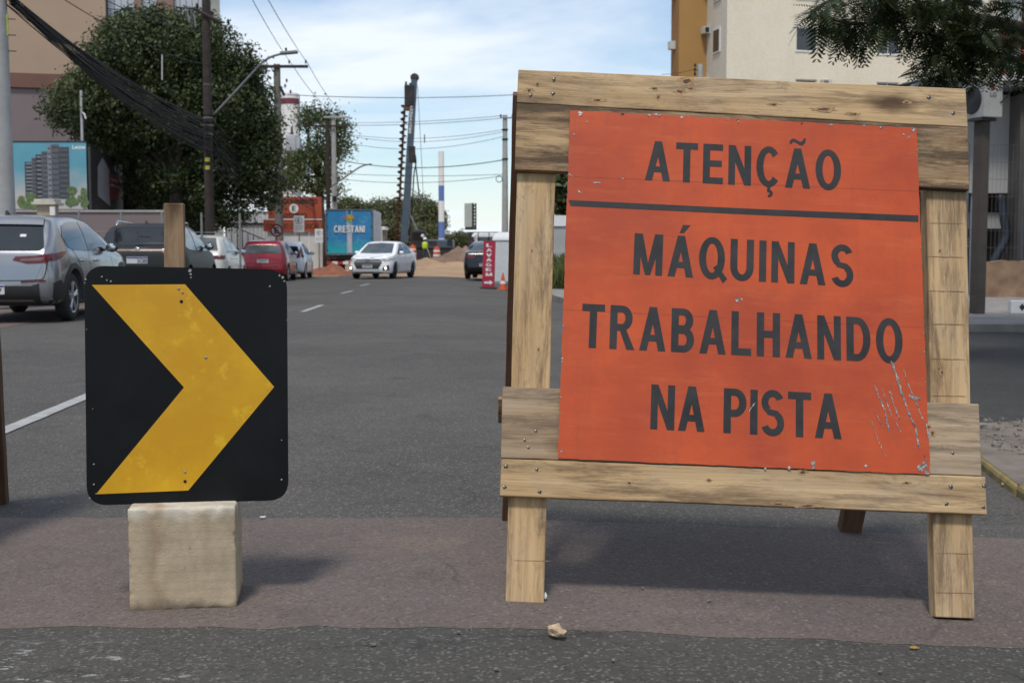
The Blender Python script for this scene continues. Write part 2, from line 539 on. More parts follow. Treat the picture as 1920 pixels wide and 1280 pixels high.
tag(road, 'grey asphalt street running away from the signs', 'road', kind='structure')
gridsheet('parking_lane', -8.4, -5.62, 4.0, 56.0, 6, 40, M_LANE, 0.004)
# the near strip of road this side of the trench, with paint flecks, and the patched trench itself
def ragged(name, y0, y1, x0, x1, m, lift, jit0, jit1, seed, slope0=0.0, slope1=0.0):
    n = 190
    v, f = [], []
    rows = 5
    for i in range(n + 1):
        x = x0 + (x1 - x0) * i / n
        e0 = mnoise.fractal(Vector((x * 2.3, seed, 0)), 0.7, 2.2, 5) * jit0 + slope0 * x
        e1 = mnoise.fractal(Vector((x * 2.3, seed + 9, 0)), 0.7, 2.2, 5) * jit1 + slope1 * x
        for k in range(rows + 1):
            y = (y0 + e0) + (y1 + e1 - y0 - e0) * k / rows
            v.append((x, y, zg(x, y) + lift))
    for i in range(n):
        for k in range(rows):
            p = i * (rows + 1) + k
            f.append((p, p + rows + 1, p + rows + 2, p + 1))
    return tag(mesh(name, v, f, m), kind='structure')
ya, yb = G(900, 1180).y, G(900, 972).y
ragged('road_near_strip', 0.5, ya + 0.03, -4.5, 2.45, M_ASPHN, 0.004, 0.0, 0.0, 3.0)
ragged('road_trench_patch', ya, yb, -5.0, 2.5, M_TRENCH, 0.0048, 0.035, 0.028, 11.0, 0.0, 0.004)

# lane dashes, each painted on the road
for k, (p0, p1) in enumerate([((-260, 920), (210, 724)), ((330, 676), (430, 636)), ((567, 585), (604, 572)), ((640, 550.5), (661, 545.5)), ((676, 536), (692, 532.5))]):
    a, b_ = G(*p0), G(*p1)
    d = (b_ - a).normalized(); q = Vector((d.y, -d.x, 0)) * 0.05
    n = 24
    v, f = [], []
    for i in range(n + 1):
        c = a + (b_ - a) * i / n
        j1, j2 = (random.uniform(-.006, .006) for _ in range(2))
        for s_, jj in ((-1, j1), (1, j2)):
            pt = c + q * s_ * (1 + jj * 12)
            v.append((pt.x, pt.y, zg(pt.x, pt.y) + 0.006))
    for i in range(n):
        f.append((2 * i, 2 * i + 1, 2 * i + 3, 2 * i + 2))
    mesh('lane_dash', v, f, M_LINE, road)

# left pavement with its kerb
def raised(name, poly, z, h, m, mk=None, kerbname='kerb'):
    """a pavement slab from a ground outline, with a real step"""
    o = MB().prism(poly, z - 0.25, z + h).build(name, m)
    return tag(o, kind='structure')
lp = [(-8.4 + RD * y, y) for y in (4, 15, 30, 45, 62)]
raised('pavement_left', [(-60, 4)] + lp + [(-60, 62)], 0, 0.13, M_PAVE)
# right side: paved corner by the yellow kerb, driveway, pavement beyond it
zr = -0.041 * 2.55
kx = [(2.05, 2.6), (2.10, 4.2), (2.21, 5.29), (2.35, 6.14), (2.46, 6.75), (2.80, 7.25), (3.5, 7.5), (5.0, 7.6)]
raised('pavement_corner', kx + [(14, 7.7), (14, 2.6)], zr, 0.055, M_SOIL)
kb = thing('kerb', 'worn yellow painted kerb round the right pavement corner', 'kerb', (0, 0, 0))
for i in range(len(kx) - 1):
    (xa, y1), (xb, y2) = kx[i], kx[i + 1]
    a, b_ = Vector((xa, y1, 0)), Vector((xb, y2, 0))
    n_ = max(1, round((b_ - a).length / 0.8))
    for k in range(n_):
        p, q = a.lerp(b_, (k + .012) / n_), a.lerp(b_, (k + .985) / n_)
        d = (q - p).normalized(); sd = Vector((-d.y, d.x, 0))
        mb = MB()
        poly = [p + sd * 0.02, q + sd * 0.02, q - sd * 0.055, p - sd * 0.055]
        mb.prism([(c.x, c.y) for c in poly], zr - 0.1, zr + 0.06 + random.uniform(-.008, .008))
        o = mb.build('kerb_stone', M_YEL, kb)
        md = o.modifiers.new('b', 'BEVEL'); md.width = 0.02; md.segments = 2
o = mesh('driveway', [(2.9 + RD * 8, 7.55, zr + 0.012), (20, 7.6, zr + 0.012), (20, 16.6, zr + 0.012), (2.75 + RD * 17, 16.6, zr + 0.012)], [(0, 1, 2, 3)], M_DRIVE)
tag(o, kind='structure')
raised('pavement_right', [(2.75 + RD * 16.5, 16.5), (24, 16.4), (24, 70), (2.75 + RD * 40, 70), (2.75 + RD * 32, 32)], zr, 0.12, M_PAVE)
# bare earth of the works at the end of the street
def heightfield(name, x0, x1, y0, y1, nx, ny, fn, m, parent=None, smooth=True):
    v, f = [], []
    for j in range(ny + 1):
        for i in range(nx + 1):
            x = x0 + (x1 - x0) * i / nx; y = y0 + (y1 - y0) * j / ny
            v.append((x, y, fn(x, y)))
    for j in range(ny):
        for i in range(nx):
            p = j * (nx + 1) + i
            f.append((p, p + 1, p + nx + 2, p + nx + 1))
    return mesh(name, v, f, m, parent, smooth)
def fr(x, y, s, seed=0.0):
    return mnoise.fractal(Vector((x * s, y * s, seed)), 0.8, 2.1, 5)
o = heightfield('earth_ground', -45, 40, 52.5, 190, 110, 120, lambda x, y: 0.02 + 0.07 * fr(x, y, .25) + max(0, min(1, (y - 75) / 30)) * 0.35 - (0.5 if y < 53 else 0), M_EARTH)
tag(o, kind='structure')
# ------------------------------------------------------------------ wooden trestle with the orange road works board
M_PINE = wood('pine_board', (0.60, 0.425, 0.235), (0.47, 0.305, 0.15), (0.13, 0.085, 0.05), grey=0.3, stainamt=0.78, stlo=0.47)
M_PINED = wood('weathered_board', (0.46, 0.315, 0.165), (0.27, 0.17, 0.09), (0.06, 0.040, 0.026), grey=0.15, stainamt=0.9, stlo=0.40)
M_PINEG = wood('grey_board', (0.50, 0.38, 0.245), (0.33, 0.225, 0.135), (0.12, 0.08, 0.05), grey=0.5, stainamt=0.7, stlo=0.46)
M_BROWNW = wood('brown_board', (0.15, 0.075, 0.042), (0.10, 0.048, 0.028), (0.03, 0.018, 0.012), grey=0.1, stainamt=0.4)
M_SCREW = mat('screw_steel', (0.35, 0.33, 0.31), 0.4, 1.0, 0.3, 200)
M_STAINR = mat('rust_ring', (0.05, 0.035, 0.028), 0.9, 0, 0.3, 90)
def orange_sheet():
    m = bpy.data.materials.new('orange_film')
    t, b = nodes_of(m); nn, lk = t.nodes, t.links
    co = nn.new('ShaderNodeTexCoord')
    def nz(s, d, r, scl=(1, 1, 1)):
        mp_ = nn.new('ShaderNodeMapping'); mp_.inputs['Scale'].default_value = scl
        lk.new(co.outputs['Object'], mp_.inputs['Vector'])
        n = nn.new('ShaderNodeTexNoise'); n.inputs['Scale'].default_value = s; n.inputs['Detail'].default_value = d; n.inputs['Roughness'].default_value = r
        lk.new(mp_.outputs[0], n.inputs['Vector']); return n.outputs['Fac']
    def rng(v, a, c, lo=0.0, hi=1.0):
        n = nn.new('ShaderNodeMapRange')
        n.inputs['From Min'].default_value = a; n.inputs['From Max'].default_value = c; n.inputs['To Min'].default_value = lo; n.inputs['To Max'].default_value = hi
        lk.new(v, n.inputs['Value']); return n.outputs[0]
    def mix(f, a, c):
        n = nn.new('ShaderNodeMix'); n.data_type = 'RGBA'; lk.new(f, n.inputs['Factor'])
        for k, v in (('A', a), ('B', c)):
            if isinstance(v, tuple): n.inputs[k].default_value = v + (1,)
            else: lk.new(v, n.inputs[k])
        return n.outputs['Result']
    col = mix(rng(nz(2.0, 6, .6), .40, .62), (0.50, 0.082, 0.024), (0.37, 0.058, 0.022))
    col = mix(rng(nz(9, 8, .75), .48, .75, 0, .6), col, (0.33, 0.055, 0.026))
    col = mix(rng(nz(3, 8, .8, (1, 7, 1)), .52, .75, 0, .45), col, (0.58, 0.15, 0.055))
    col = mix(rng(nz(1, 5, .75, (26, 1.6, 1)), .52, .78, 0, .4), col, (0.30, 0.055, 0.03))
    col = mix(rng(nz(30, 5, .75), .60, .70, 0, .55), col, (0.30, 0.075, 0.045))
    lk.new(col, b.inputs['Base Color'])
    b.inputs['Roughness'].default_value = 0.42
    lk.new(rng(nz(6, 6, .7), .3, .7, .34, .6), b.inputs['Roughness'])
    b.inputs['Specular IOR Level'].default_value = 0.22
    bp = nn.new('ShaderNodeBump'); bp.inputs['Strength'].default_value = 0.25; bp.inputs['Distance'].default_value = 0.014
    lk.new(nz(2.6, 3, .5, (1, 2.2, 1)), bp.inputs['Height']); lk.new(bp.outputs[0], b.inputs['Normal'])
    MATS['orange_film'] = m
    return m
M_ORANGE = orange_sheet()
M_BLACKF = mat('black_letter_film', (0.021, 0.021, 0.022), 0.6, 0, 0.35, 14, dirt=0.4, dirtcol=(0.06, 0.04, 0.036), spec=0.3)
M_BAREM = mat('bare_aluminium', (0.25, 0.235, 0.22), 0.5, 0.5, 0.7, 60, bump=0.5, bscale=140)

KL = 0.30                                        # how far the front leans back per metre of height
Y0 = G(985, 1130).y
EN = Vector((0, -1, KL)).normalized()
EU = Vector((0, KL, 1)).normalized()
def E(px, py, off=0.0):
    d = ray(px, py); c = Vector((0, 0, CAM_H))
    p0 = Vector((0, Y0, 0)) + EN * off
    return c + d * ((p0 - c).dot(EN) / d.dot(EN))
eroot = thing('work_sign_trestle', 'orange ATENÇÃO MÁQUINAS TRABALHANDO NA PISTA board on a wooden trestle', 'road sign', (E(1390, 1140).x, Y0, 0))
EL = eroot.location.copy()
def plank(name, quad, thick, m, parent, nrm, longv, n=14, wob=0.0012, bev=0.003):
    """a board whose front face is the quad (TL, TR, BR, BL); grain along longv"""
    q = [Vector(p) for p in quad]
    c = sum(q, Vector()) / 4
    X = longv.normalized(); Z = nrm.normalized(); Yv = Z.cross(X).normalized(); X = Yv.cross(Z)
    M = Matrix((X, Yv, Z)).transposed()
    iv = M.inverted()
    horiz = abs((q[1] - q[0]).normalized().dot(X)) > 0.7
    if horiz: s0, s1 = (q[3], q[2]), (q[0], q[1])
    else: s0, s1 = (q[3], q[0]), (q[2], q[1])
    v, f = [], []
    ph = random.uniform(0, 50)
    for i in range(n + 1):
        t = i / n
        a = s0[0].lerp(s0[1], t); b_ = s1[0].lerp(s1[1], t)
        e = (b_ - a).normalized()
        a = a + e * (mnoise.noise(Vector((t * 9, ph, 0))) * wob * 2); b_ = b_ + e * (mnoise.noise(Vector((t * 9, ph, 7))) * wob * 2)
        w_ = mnoise.noise(Vector((t * 3, ph, 3))) * wob
        for pt, dz in ((a, 0), (b_, 0), (b_, -thick), (a, -thick)):
            l = iv @ (pt - c)
            v.append(Vector((l.x, l.y, dz + w_)))
    for i in range(n):
        for k in range(4):
            k2 = (k + 1) % 4
            f.append((i * 4 + k, i * 4 + k2, (i + 1) * 4 + k2, (i + 1) * 4 + k))
    f.append((0, 1, 2, 3)); f.append(tuple(n * 4 + k for k in (3, 2, 1, 0)))
    me = bpy.data.meshes.new(name)
    bm = bmesh.new()
    bv = [bm.verts.new(x) for x in v]
    for ff in f: bm.faces.new([bv[i] for i in ff])
    bmesh.ops.recalc_face_normals(bm, faces=list(bm.faces))
    if bev:
        es = [e for e in bm.edges if len(e.link_faces) == 2 and e.calc_face_angle(0) > 0.8]
        bmesh.ops.bevel(bm, geom=es, offset=bev, segments=2, affect='EDGES', profile=0.5)
    bm.to_mesh(me); bm.free()
    me.materials.append(m)
    o = bpy.data.objects.new(name, me)
    link(o, parent)
    o.matrix_basis = Matrix.Translation(c - (parent.location if parent else Vector())) @ M.to_4x4()
    return o
def eplank(name, px, off, thick, m, vertical=False):
    q = [E(x, y, off) for x, y in px]
    lv = (q[0] - q[3]) if vertical else (q[1] - q[0])
    return plank(name, q, thick, m, eroot, EN, lv)
# front legs, then the boards screwed across them
eplank('leg', [(974, 150), (1046, 154), (1020, 1131), (948, 1128)], 0.0, 0.055, M_PINE, True)
eplank('leg', [(1733, 182), (1808, 185), (1828, 1159), (1753, 1156)], 0.0, 0.055, M_PINE, True)
eplank('top_board', [(972, 130), (1811, 166), (1815, 238), (969, 192)], 0.030, 0.028, M_PINE)
eplank('upper_board', [(969, 193), (1815, 239), (1818, 355), (965, 318)], 0.0285, 0.028, M_PINED)
eplank('lower_board', [(942, 724), (1836, 757), (1841, 892), (939, 858)], 0.026, 0.025, M_PINEG)
eplank('bottom_rail', [(940, 859), (1848, 893), (1851, 964), (937, 929)], 0.030, 0.030, M_PINE)
def line3(a, b_, w_, thick, m, name, parent, side=Vector((1, 0, 0))):
    """a board from a to b seen edge on from the front: width w_ across, thickness thick"""
    a, b_ = Vector(a), Vector(b_)
    d = (b_ - a).normalized()
    nrm = d.cross(side).normalized()
    if nrm.y > 0: nrm = -nrm
    s_ = side * (w_ / 2)
    return plank(name, [b_ - s_, b_ + s_, a + s_, a - s_], thick, m, parent, nrm, d)
# rear legs stand behind and meet the front ones under the top board
for (fx, fy), (tx, ty), wd in (((962, 979), (985, 178), 0.078), ((1595, 1000), (1765, 205), 0.078)):
    foot = G(fx, fy); foot.z = zg(foot.x, foot.y)
    for _ in range(3):
        foot = G(fx, fy, zg(foot.x, foot.y))
    top = E(tx, ty, -0.10)
    line3(foot, top, wd, 0.05, M_BROWNW, 'rear_leg', eroot)
rl = [(G(955, 979).lerp(E(985, 178, -0.10), k), G(1595, 1000).lerp(E(1765, 205, -0.10), k)) for k in (0.30,)][0]
plank('rear_rail', [rl[0] + Vector((-.053, .03, .05)), rl[1] + Vector((.06, .03, .05)), rl[1] + Vector((.06, .05, -.04)), rl[0] + Vector((-.053, .05, -.04))], 0.025, M_PINED, eroot, Vector((0, -1, -.3)), Vector((1, 0, 0)))
# the orange sheet
SO = 0.0345
sq = [E(x, y, SO) for x, y in ((1069, 207), (1719, 240), (1744, 889), (1046, 859))]
def sheet():
    ex = (sq[1] - sq[0]).normalized(); c = sum(sq, Vector()) / 4
    X = ex; Z = EN; Yv = Z.cross(X).normalized()
    M = Matrix((X, Yv, Z)).transposed(); iv = M.inverted()
    n = 60
    v, f = [], []
    for j in range(n + 1):
        for i in range(n + 1):
            a = sq[0].lerp(sq[1], i / n); b_ = sq[3].lerp(sq[2], i / n)
            l = iv @ (a.lerp(b_, j / n) - c)
            jx = jy = 0
            if i in (0, n): jx = random.uniform(-.0012, .0012)
            if j in (0, n): jy = random.uniform(-.0012, .0012)
            # two overlapping film seams stand a hair proud
            v.append((l.x + jx, l.y + jy, 0))
    for j in range(n):
        for i in range(n):
            p = j * (n + 1) + i
            f.append((p, p + n + 1, p + n + 2, p + 1))
    nv = len(v)
    v += [(x, y, -0.0025) for x, y, z in v]
    f += [tuple(nv + k for k in ff[::-1]) for ff in f]
    rim = [i for i in range(n + 1)] + [(j * (n + 1) + n) for j in range(1, n + 1)] + [n * (n + 1) + i for i in range(n - 1, -1, -1)] + [j * (n + 1) for j in range(n - 1, 0, -1)]
    for k in range(len(rim)):
        a, b_ = rim[k], rim[(k + 1) % len(rim)]
        f.append((a, b_, nv + b_, nv + a))
    o = mesh('sign_board', v, f, M_ORANGE, eroot)
    o.matrix_basis = Matrix.Translation(c - EL) @ M.to_4x4()
    return o
sboard = sheet()

# --- bold condensed capitals, drawn as solid strokes
def ell(cx, cy, rx, ry, tx, ty, a0, a1, n=20):
    ps_o = [(cx + rx * math.cos(R(a0 + (a1 - a0) * k / n)), cy + ry * math.sin(R(a0 + (a1 - a0) * k / n))) for k in range(n + 1)]
    ps_i = [(cx + (rx - tx) * math.cos(R(a0 + (a1 - a0) * k / n)), cy + (ry - ty) * math.sin(R(a0 + (a1 - a0) * k / n))) for k in range(n + 1)]
    return [[ps_o[k], ps_o[k + 1], ps_i[k + 1], ps_i[k]] for k in range(n)]
def rc(x0, x1, y0, y1): return [(x0, y0), (x1, y0), (x1, y1), (x0, y1)]
TX, TY = 0.198, 0.158
GA = [[(0, 0), (.20, 0), (.455, 1), (.255, 1)], [(.71, 0), (.51, 0), (.255, 1), (.455, 1)], [(.16, .215), (.55, .215), (.51, .365), (.20, .365)]]
GO = ell(.36, .5, .36, .515, TX, TY, 0, 360, 36)
GC = ell(.35, .5, .35, .515, TX, TY, 42, 318, 30)
def bowl(x0, x1, y0, y1):
    ry = (y1 - y0) / 2; rx = min(ry * 1.0, (x1 - x0) * .62); cx = x1 - rx
    return [rc(x0, cx, y1 - TY, y1), rc(x0, cx, y0, y0 + TY)] + ell(cx, (y0 + y1) / 2, rx, ry, TX, TY, -90, 90, 16)
GLYPH = {
    'A': (.71, GA), 'T': (.62, [rc(0, .62, 1 - TY * 1.05, 1), rc(.31 - TX / 2, .31 + TX / 2, 0, .9)]),
    'E': (.57, [rc(0, TX, 0, 1), rc(.1, .56, 1 - TY, 1), rc(.1, .53, .43, .43 + TY), rc(.1, .57, 0, TY)]),
    'N': (.64, [rc(0, TX * .95, 0, 1), rc(.64 - TX * .95, .64, 0, 1), [(0, 1), (.19, 1), (.64, 0), (.45, 0)]]),
    'O': (.72, GO), 'C': (.66, GC),
    'Ç': (.66, GC + [rc(.31, .40, -.12, .03)] + ell(.35, -.17, .12, .095, .075, .07, 115, -100, 10)),
    'Ã': (.71, GA + [[(.12, 1.13), (.14, 1.20), (.22, 1.25), (.30, 1.235), (.29, 1.15), (.22, 1.165), (.17, 1.10)], [(.28, 1.235), (.36, 1.20), (.44, 1.17), (.50, 1.21), (.54, 1.28), (.59, 1.25), (.56, 1.15), (.49, 1.08), (.41, 1.09), (.28, 1.15)]]),
    'Á': (.71, GA + [[(.30, 1.07), (.42, 1.07), (.60, 1.27), (.39, 1.27)]]),
    'M': (.80, [rc(0, TX * .95, 0, 1), rc(.80 - TX * .95, .80, 0, 1), [(0, 1), (.23, 1), (.47, 0), (.33, 0)], [(.80, 1), (.57, 1), (.33, 0), (.47, 0)]]),
    'Q': (.72, GO + [[(.40, .27), (.50, .34), (.79, .02), (.68, -.09)]]),
    'U': (.65, [rc(0, TX, .32, 1), rc(.65 - TX, .65, .32, 1)] + ell(.325, .33, .325, .345, TX, TY, 180, 360, 18)),
    'I': (.19, [rc(0, TX, 0, 1)]),
    'S': (.62, ell(.31, .735, .30, .28, TX * .92, TY, 22, 240, 20) + ell(.31, .275, .31, .29, TX * .92, TY, -160, 62, 20) + [[(.155, .60), (.16, .465), (.465, .405), (.46, .545)]]),
    'R': (.66, [rc(0, TX, 0, 1)] + bowl(.1, .61, .42, 1) + [[(.26, .45), (.44, .46), (.68, 0), (.465, 0)]]),
    'B': (.62, [rc(0, TX, 0, 1)] + bowl(.1, .59, .46, 1) + bowl(.1, .62, 0, .58)),
    'L': (.54, [rc(0, TX, 0, 1), rc(.1, .54, 0, TY)]),
    'H': (.63, [rc(0, TX, 0, 1), rc(.63 - TX, .63, 0, 1), rc(.1, .53, .43, .43 + TY)]),
    'D': (.65, [rc(0, TX, 0, 1), rc(.1, .30, 1 - TY, 1), rc(.1, .30, 0, TY)] + ell(.29, .5, .36, .5, TX, TY, -90, 90, 20)),
    'P': (.61, [rc(0, TX, 0, 1)] + bowl(.1, .61, .37, 1)),
    'V': (.68, [[(0, 1), (.20, 1), (.44, 0), (.24, 0)], [(.68, 1), (.48, 1), (.24, 0), (.44, 0)]]),
    'G': (.70, ell(.35, .5, .35, .515, TX, TY, 45, 330, 30) + [rc(.37, .69, .40, .53), rc(.69 - TX, .69, .12, .45)]),
    ' ': (.30, []),
}
def letters(text, org, ex, ey, ez, width, height, m, parent, ploc, rel, name='letter', gap=0.135, lift=0.0006):
    """each capital is a part of its own; strokes lie in thin layers so that none share a plane"""
    adv = [GLYPH[c][0] for c in text]
    total = sum(adv) + gap * (len(text) - 1)
    kx = width / total
    x = 0
    for c, a in zip(text, adv):
        if GLYPH[c][1]:
            mb = MB()
            for k, poly in enumerate(GLYPH[c][1]):
                d = lift + (k % 2) * 0.00015 + (0.0001 if len(poly) == 4 and k < 3 else 0) + k * 0.00001
                front = [org + ex * ((x + p[0]) * kx) + ey * (p[1] * height) + ez * d - ploc for p in poly]
                back = [p - ez * d * 0.9 for p in front]
                n = len(poly)
                mb.add(front + back, [tuple(range(n))] + [(i, n + i, n + (i + 1) % n, (i + 1) % n) for i in range(n)])
            o = mb.build(name, m, parent)
            o['letter'] = c
        x += a + gap
LO = SO
for txt, b0, b1, hpx in (('ATENÇÃO', (1209, 338), (1577, 357), 74), ('MÁQUINAS', (1187, 514), (1600, 538), 77),
                         ('TRABALHANDO', (1089, 651), (1693, 681), 82), ('NA PISTA', (1219, 804), (1578, 823), 84)):
    a, b_ = E(*b0, LO), E(*b1, LO)
    ex = (b_ - a); wd = ex.length; ex.normalize()
    ey = EN.cross(ex).normalized()
    if ey.z < 0: ey = -ey
    h = (E(b0[0], b0[1] - hpx, LO) - a).length
    gp = 0.15 if txt != 'NA PISTA' else 0.10
    letters(txt, a, ex, ey, EN, wd, h, M_BLACKF, eroot, EL, None, gap=gp)
def flat(name, pxs, off, m, parent=eroot, th=0.0):
    pts = [E(x, y, off) - EL for x, y in pxs]
    return mesh(name, pts, [tuple(range(len(pts)))[::-1]], m, parent)
flat('rule_bar', [(1066, 375), (1400, 391), (1722, 404), (1722, 416), (1400, 402), (1070, 386)], LO + 0.0008, M_BLACKF)
# seams of the film, chips and scratches down to bare metal
M_SEAM = mat('film_seam', (0.36, 0.05, 0.022), 0.7, 0, 0.3, 30)
def scr(name, pts, wpx, m, off):
    v, f = [], []
    for i, (x, y) in enumerate(pts):
        p0, p1 = pts[max(i - 1, 0)], pts[min(i + 1, len(pts) - 1)]
        dx_, dy_ = p1[0] - p0[0], p1[1] - p0[1]
        l = math.hypot(dx_, dy_)
        w_ = wpx * random.uniform(.35, 1.2) * (0.35 if i in (0, len(pts) - 1) else 1)
        nx, ny = -dy_ / l * w_ / 2, dx_ / l * w_ / 2
        v += [E(x + nx, y + ny, off) - EL, E(x - nx, y - ny, off) - EL]
    for i in range(len(pts) - 1):
        f.append((2 * i, 2 * i + 1, 2 * i + 3, 2 * i + 2))
    return mesh(name, v, f, m, eroot)
def dense(a, b_, n, j):
    return [(a[0] + (b_[0] - a[0]) * k / n + random.uniform(-j, j), a[1] + (b_[1] - a[1]) * k / n + random.uniform(-j, j)) for k in range(n + 1)]
def poly_dense(ps, j=0.8, st=5):
    o_ = []
    for a, b_ in zip(ps[:-1], ps[1:]):
        n = max(2, int(math.hypot(b_[0] - a[0], b_[1] - a[1]) / st))
        o_ += dense(a, b_, n, j)[:-1]
    return o_ + [ps[-1]]
scr('film_seam', dense((1062, 330), (1728, 359), 40, 0.3), 1.4, M_SEAM, LO + 0.0005)
scr('film_seam', dense((1056, 580), (1735, 614), 40, 0.3), 1.4, M_SEAM, LO + 0.0005)
for ps, wd in (([(1671, 676), (1680, 700), (1690, 735), (1703, 770), (1716, 800), (1724, 842)], 6.5), ([(1694, 690), (1702, 720), (1712, 740), (1722, 765), (1733, 790)], 2.6),
               ([(1640, 722), (1650, 748), (1661, 775), (1666, 808)], 4.5), ([(1653, 728), (1664, 758), (1673, 780)], 3.0), ([(1669, 735), (1676, 760), (1688, 788)], 3.2),
               ([(1634, 788), (1645, 820), (1661, 858)], 2.4), ([(1704, 740), (1716, 746), (1728, 748)], 9), ([(1668, 733), (1672, 740)], 9),
               ([(1733, 852), (1738, 880)], 5), ([(1680, 790), (1690, 812)], 2.0), ([(1738, 792), (1741, 822)], 5.5), ([(1064, 326), (1074, 331)], 6), ([(1404, 772), (1416, 755)], 3.0),
               ([(1112, 342), (1126, 343)], 4.5), ([(1162, 333), (1170, 335)], 3), ([(1082, 355), (1090, 362)], 3), ([(1640, 770), (1655, 800)], 1.5)):
    scr('scratch', poly_dense(ps, 1.0, 4), wd * .68, M_BAREM, LO + 0.0011)
def blob(name, cx, cy, r, m, off, n=11, ex=1.0):
    pts = []
    for k in range(n):
        t = 2 * math.pi * k / n; q = r * random.uniform(.55, 1.25)
        pts.append((cx + math.cos(t) * q * ex, cy + math.sin(t) * q))
    return flat(name, pts, off, m)
for cx, cy, r in ((1727, 877, 9), (1733, 868, 6), (1738, 885, 6), (1525, 868, 6), (1526, 876, 4), (1623, 873, 4.5), (1088, 213, 5), (1100, 228, 2.2), (1076, 252, 2.4), (1230, 214, 4), (1237, 217, 3),
                  (1052, 845, 3), (1480, 877, 4), (1712, 243, 5), (1694, 252, 2.5), (1704, 256, 3.5), (1382, 562, 5), (1390, 561, 3), (1435, 878, 3), (1620, 235, 3), (1384, 228, 3)):
    blob('chip', cx, cy, r * .8, M_BAREM, LO + 0.0014)
for k in range(16):
    y = random.uniform(225, 860)
    xl = 1069 + (1046 - 1069) * (y - 207) / 652; xr = 1719 + (1744 - 1719) * (y - 240) / 649
    blob('chip', (xl + 1.5) if k % 2 else (xr - 1.5), y, random.uniform(.8, 1.8), M_BAREM, LO + 0.0013, 8)
for k in range(8):
    x = random.uniform(1075, 1715)
    blob('chip', x, 207 + (x - 1069) * .0508 + 2, random.uniform(1.0, 2.4), M_BAREM if k % 3 else M_STAINR, LO + 0.0013, 8, 1.6)
# screws, each with its stained ring
def screw(px, py, off, r=4.2):
    o = MB().lathe([(0.0001, 0.0), (.0033, 0.0), (.003, .0008), (.0014, .0012), (.0001, .0012)], 12).build('screw', M_SCREW, eroot, True)
    M = Matrix((Vector((1, 0, 0)), EN.cross(Vector((1, 0, 0))), EN)).transposed()
    o.matrix_basis = Matrix.Translation(E(px, py, off) - EL) @ M.to_4x4()
    blob('stain', px + 1, py + 1, r * .95, M_STAINR, off + 0.0004, 14)
for px, py in ((1038, 148), (1036, 175), (994, 178), (1741, 182), (1786, 212)): screw(px, py, 0.0306)
for px, py in ((948, 873), (1006, 879), (945, 912), (1011, 920), (1782, 911), (1845, 910), (1774, 943), (1843, 949)): screw(px, py, 0.0306)
for px, py in ((983, 824), (1004, 807), (990, 838), (1786, 848)): screw(px, py, 0.0266, 3)

# knots and bruises in the boards
M_KNOTO = mat('knot_halo', (.33, .20, .10), .85, 0, .35, 60, bump=.3, bscale=90)
M_KNOTI = mat('knot_core', (.085, .048, .026), .85, 0, .4, 80, bump=.4, bscale=120)
for px, py, r_, ex_, off in ((1288, 152, 9, 2.0, .0305), (1274, 172, 6, 2.2, .0305), (1234, 182, 6, .8, .0305), (1296, 166, 4, 2.4, .0305), (1228, 166, 5, 2.0, .0305), (992, 170, 6, 1.6, .0305), (1008, 158, 7, .9, .0305), (1545, 205, 6, 4.5, .0305), (1600, 214, 4, 4.0, .0305), (1450, 196, 4, 4.0, .0305), (1120, 188, 4, 4.5, .0305), (1700, 192, 4, 2.5, .0305),
                             (1749, 812, 8, .8, .0265), (1742, 800, 5, 1.2, .0265), (1766, 698, 7, .7, .0006), (1762, 690, 4, .8, .0006), (1015, 540, 5, .6, .0006), (998, 470, 4, .6, .0006), (1010, 655, 4, .6, .0006), (1762, 470, 4, .7, .0006), (1180, 905, 5, 1.8, .0305), (1505, 885, 6, 1.6, .0305), (1700, 905, 4, 2.2, .0305), (1330, 900, 4, 2.0, .0305), (1515, 948, 4, 7.0, .0305), (1460, 944, 3, 6.0, .0305)):
    blob('knot', px, py, r_, M_KNOTO, off + .0003, 16, ex_)
    blob('knot', px + random.uniform(-1, 1), py, r_ * .5, M_KNOTI, off + .0006, 12, ex_ * .9)
# saw marks across the legs
M_SAWM = mat('saw_mark', (.22, .14, .08), .9)
for x0_, x1_, ys_ in ((1738, 1806, (418, 481, 545, 607, 672, 741)), (1754, 1826, (1036, 1110)), (952, 1020, (1050,))):
    for y_ in ys_:
        scr('saw_mark', dense((x0_ + (y_ - 418) * .02 if x0_ < 1750 else x0_, y_), (x1_ + (y_ - 418) * .02 if x0_ < 1750 else x1_, y_ + 1.5), 10, .4), 1.5, M_SAWM, .0009)
# ------------------------------------------------------------------ second trestle just beyond the left edge of the picture
def copy_tree(o, parent=None, skip=()):
    c = o.copy(); C.objects.link(c); c.parent = parent
    for ch in list(o.children):
        if ch.name.split('.')[0] not in skip:
            copy_tree(ch, c, skip)
    return c
t2 = copy_tree(eroot, None, ('letter', 'scratch', 'chip', 'stain', 'screw', 'film_seam', 'rule_bar', 'knot', 'saw_mark'))
t2.rotation_euler = (0, 0, R(9))
tag(t2, 'wooden trestle cut off by the left picture edge, only its brown rear leg showing', 'trestle')
bpy.context.view_layer.update()
rr = G(1595, 1000, -0.04) - EL
foot = G(-24, 951)
off = Matrix.Rotation(R(9), 3, 'Z') @ Vector((rr.x, rr.y, 0))
t2.location = (foot.x - off.x, foot.y - off.y, 0.04)

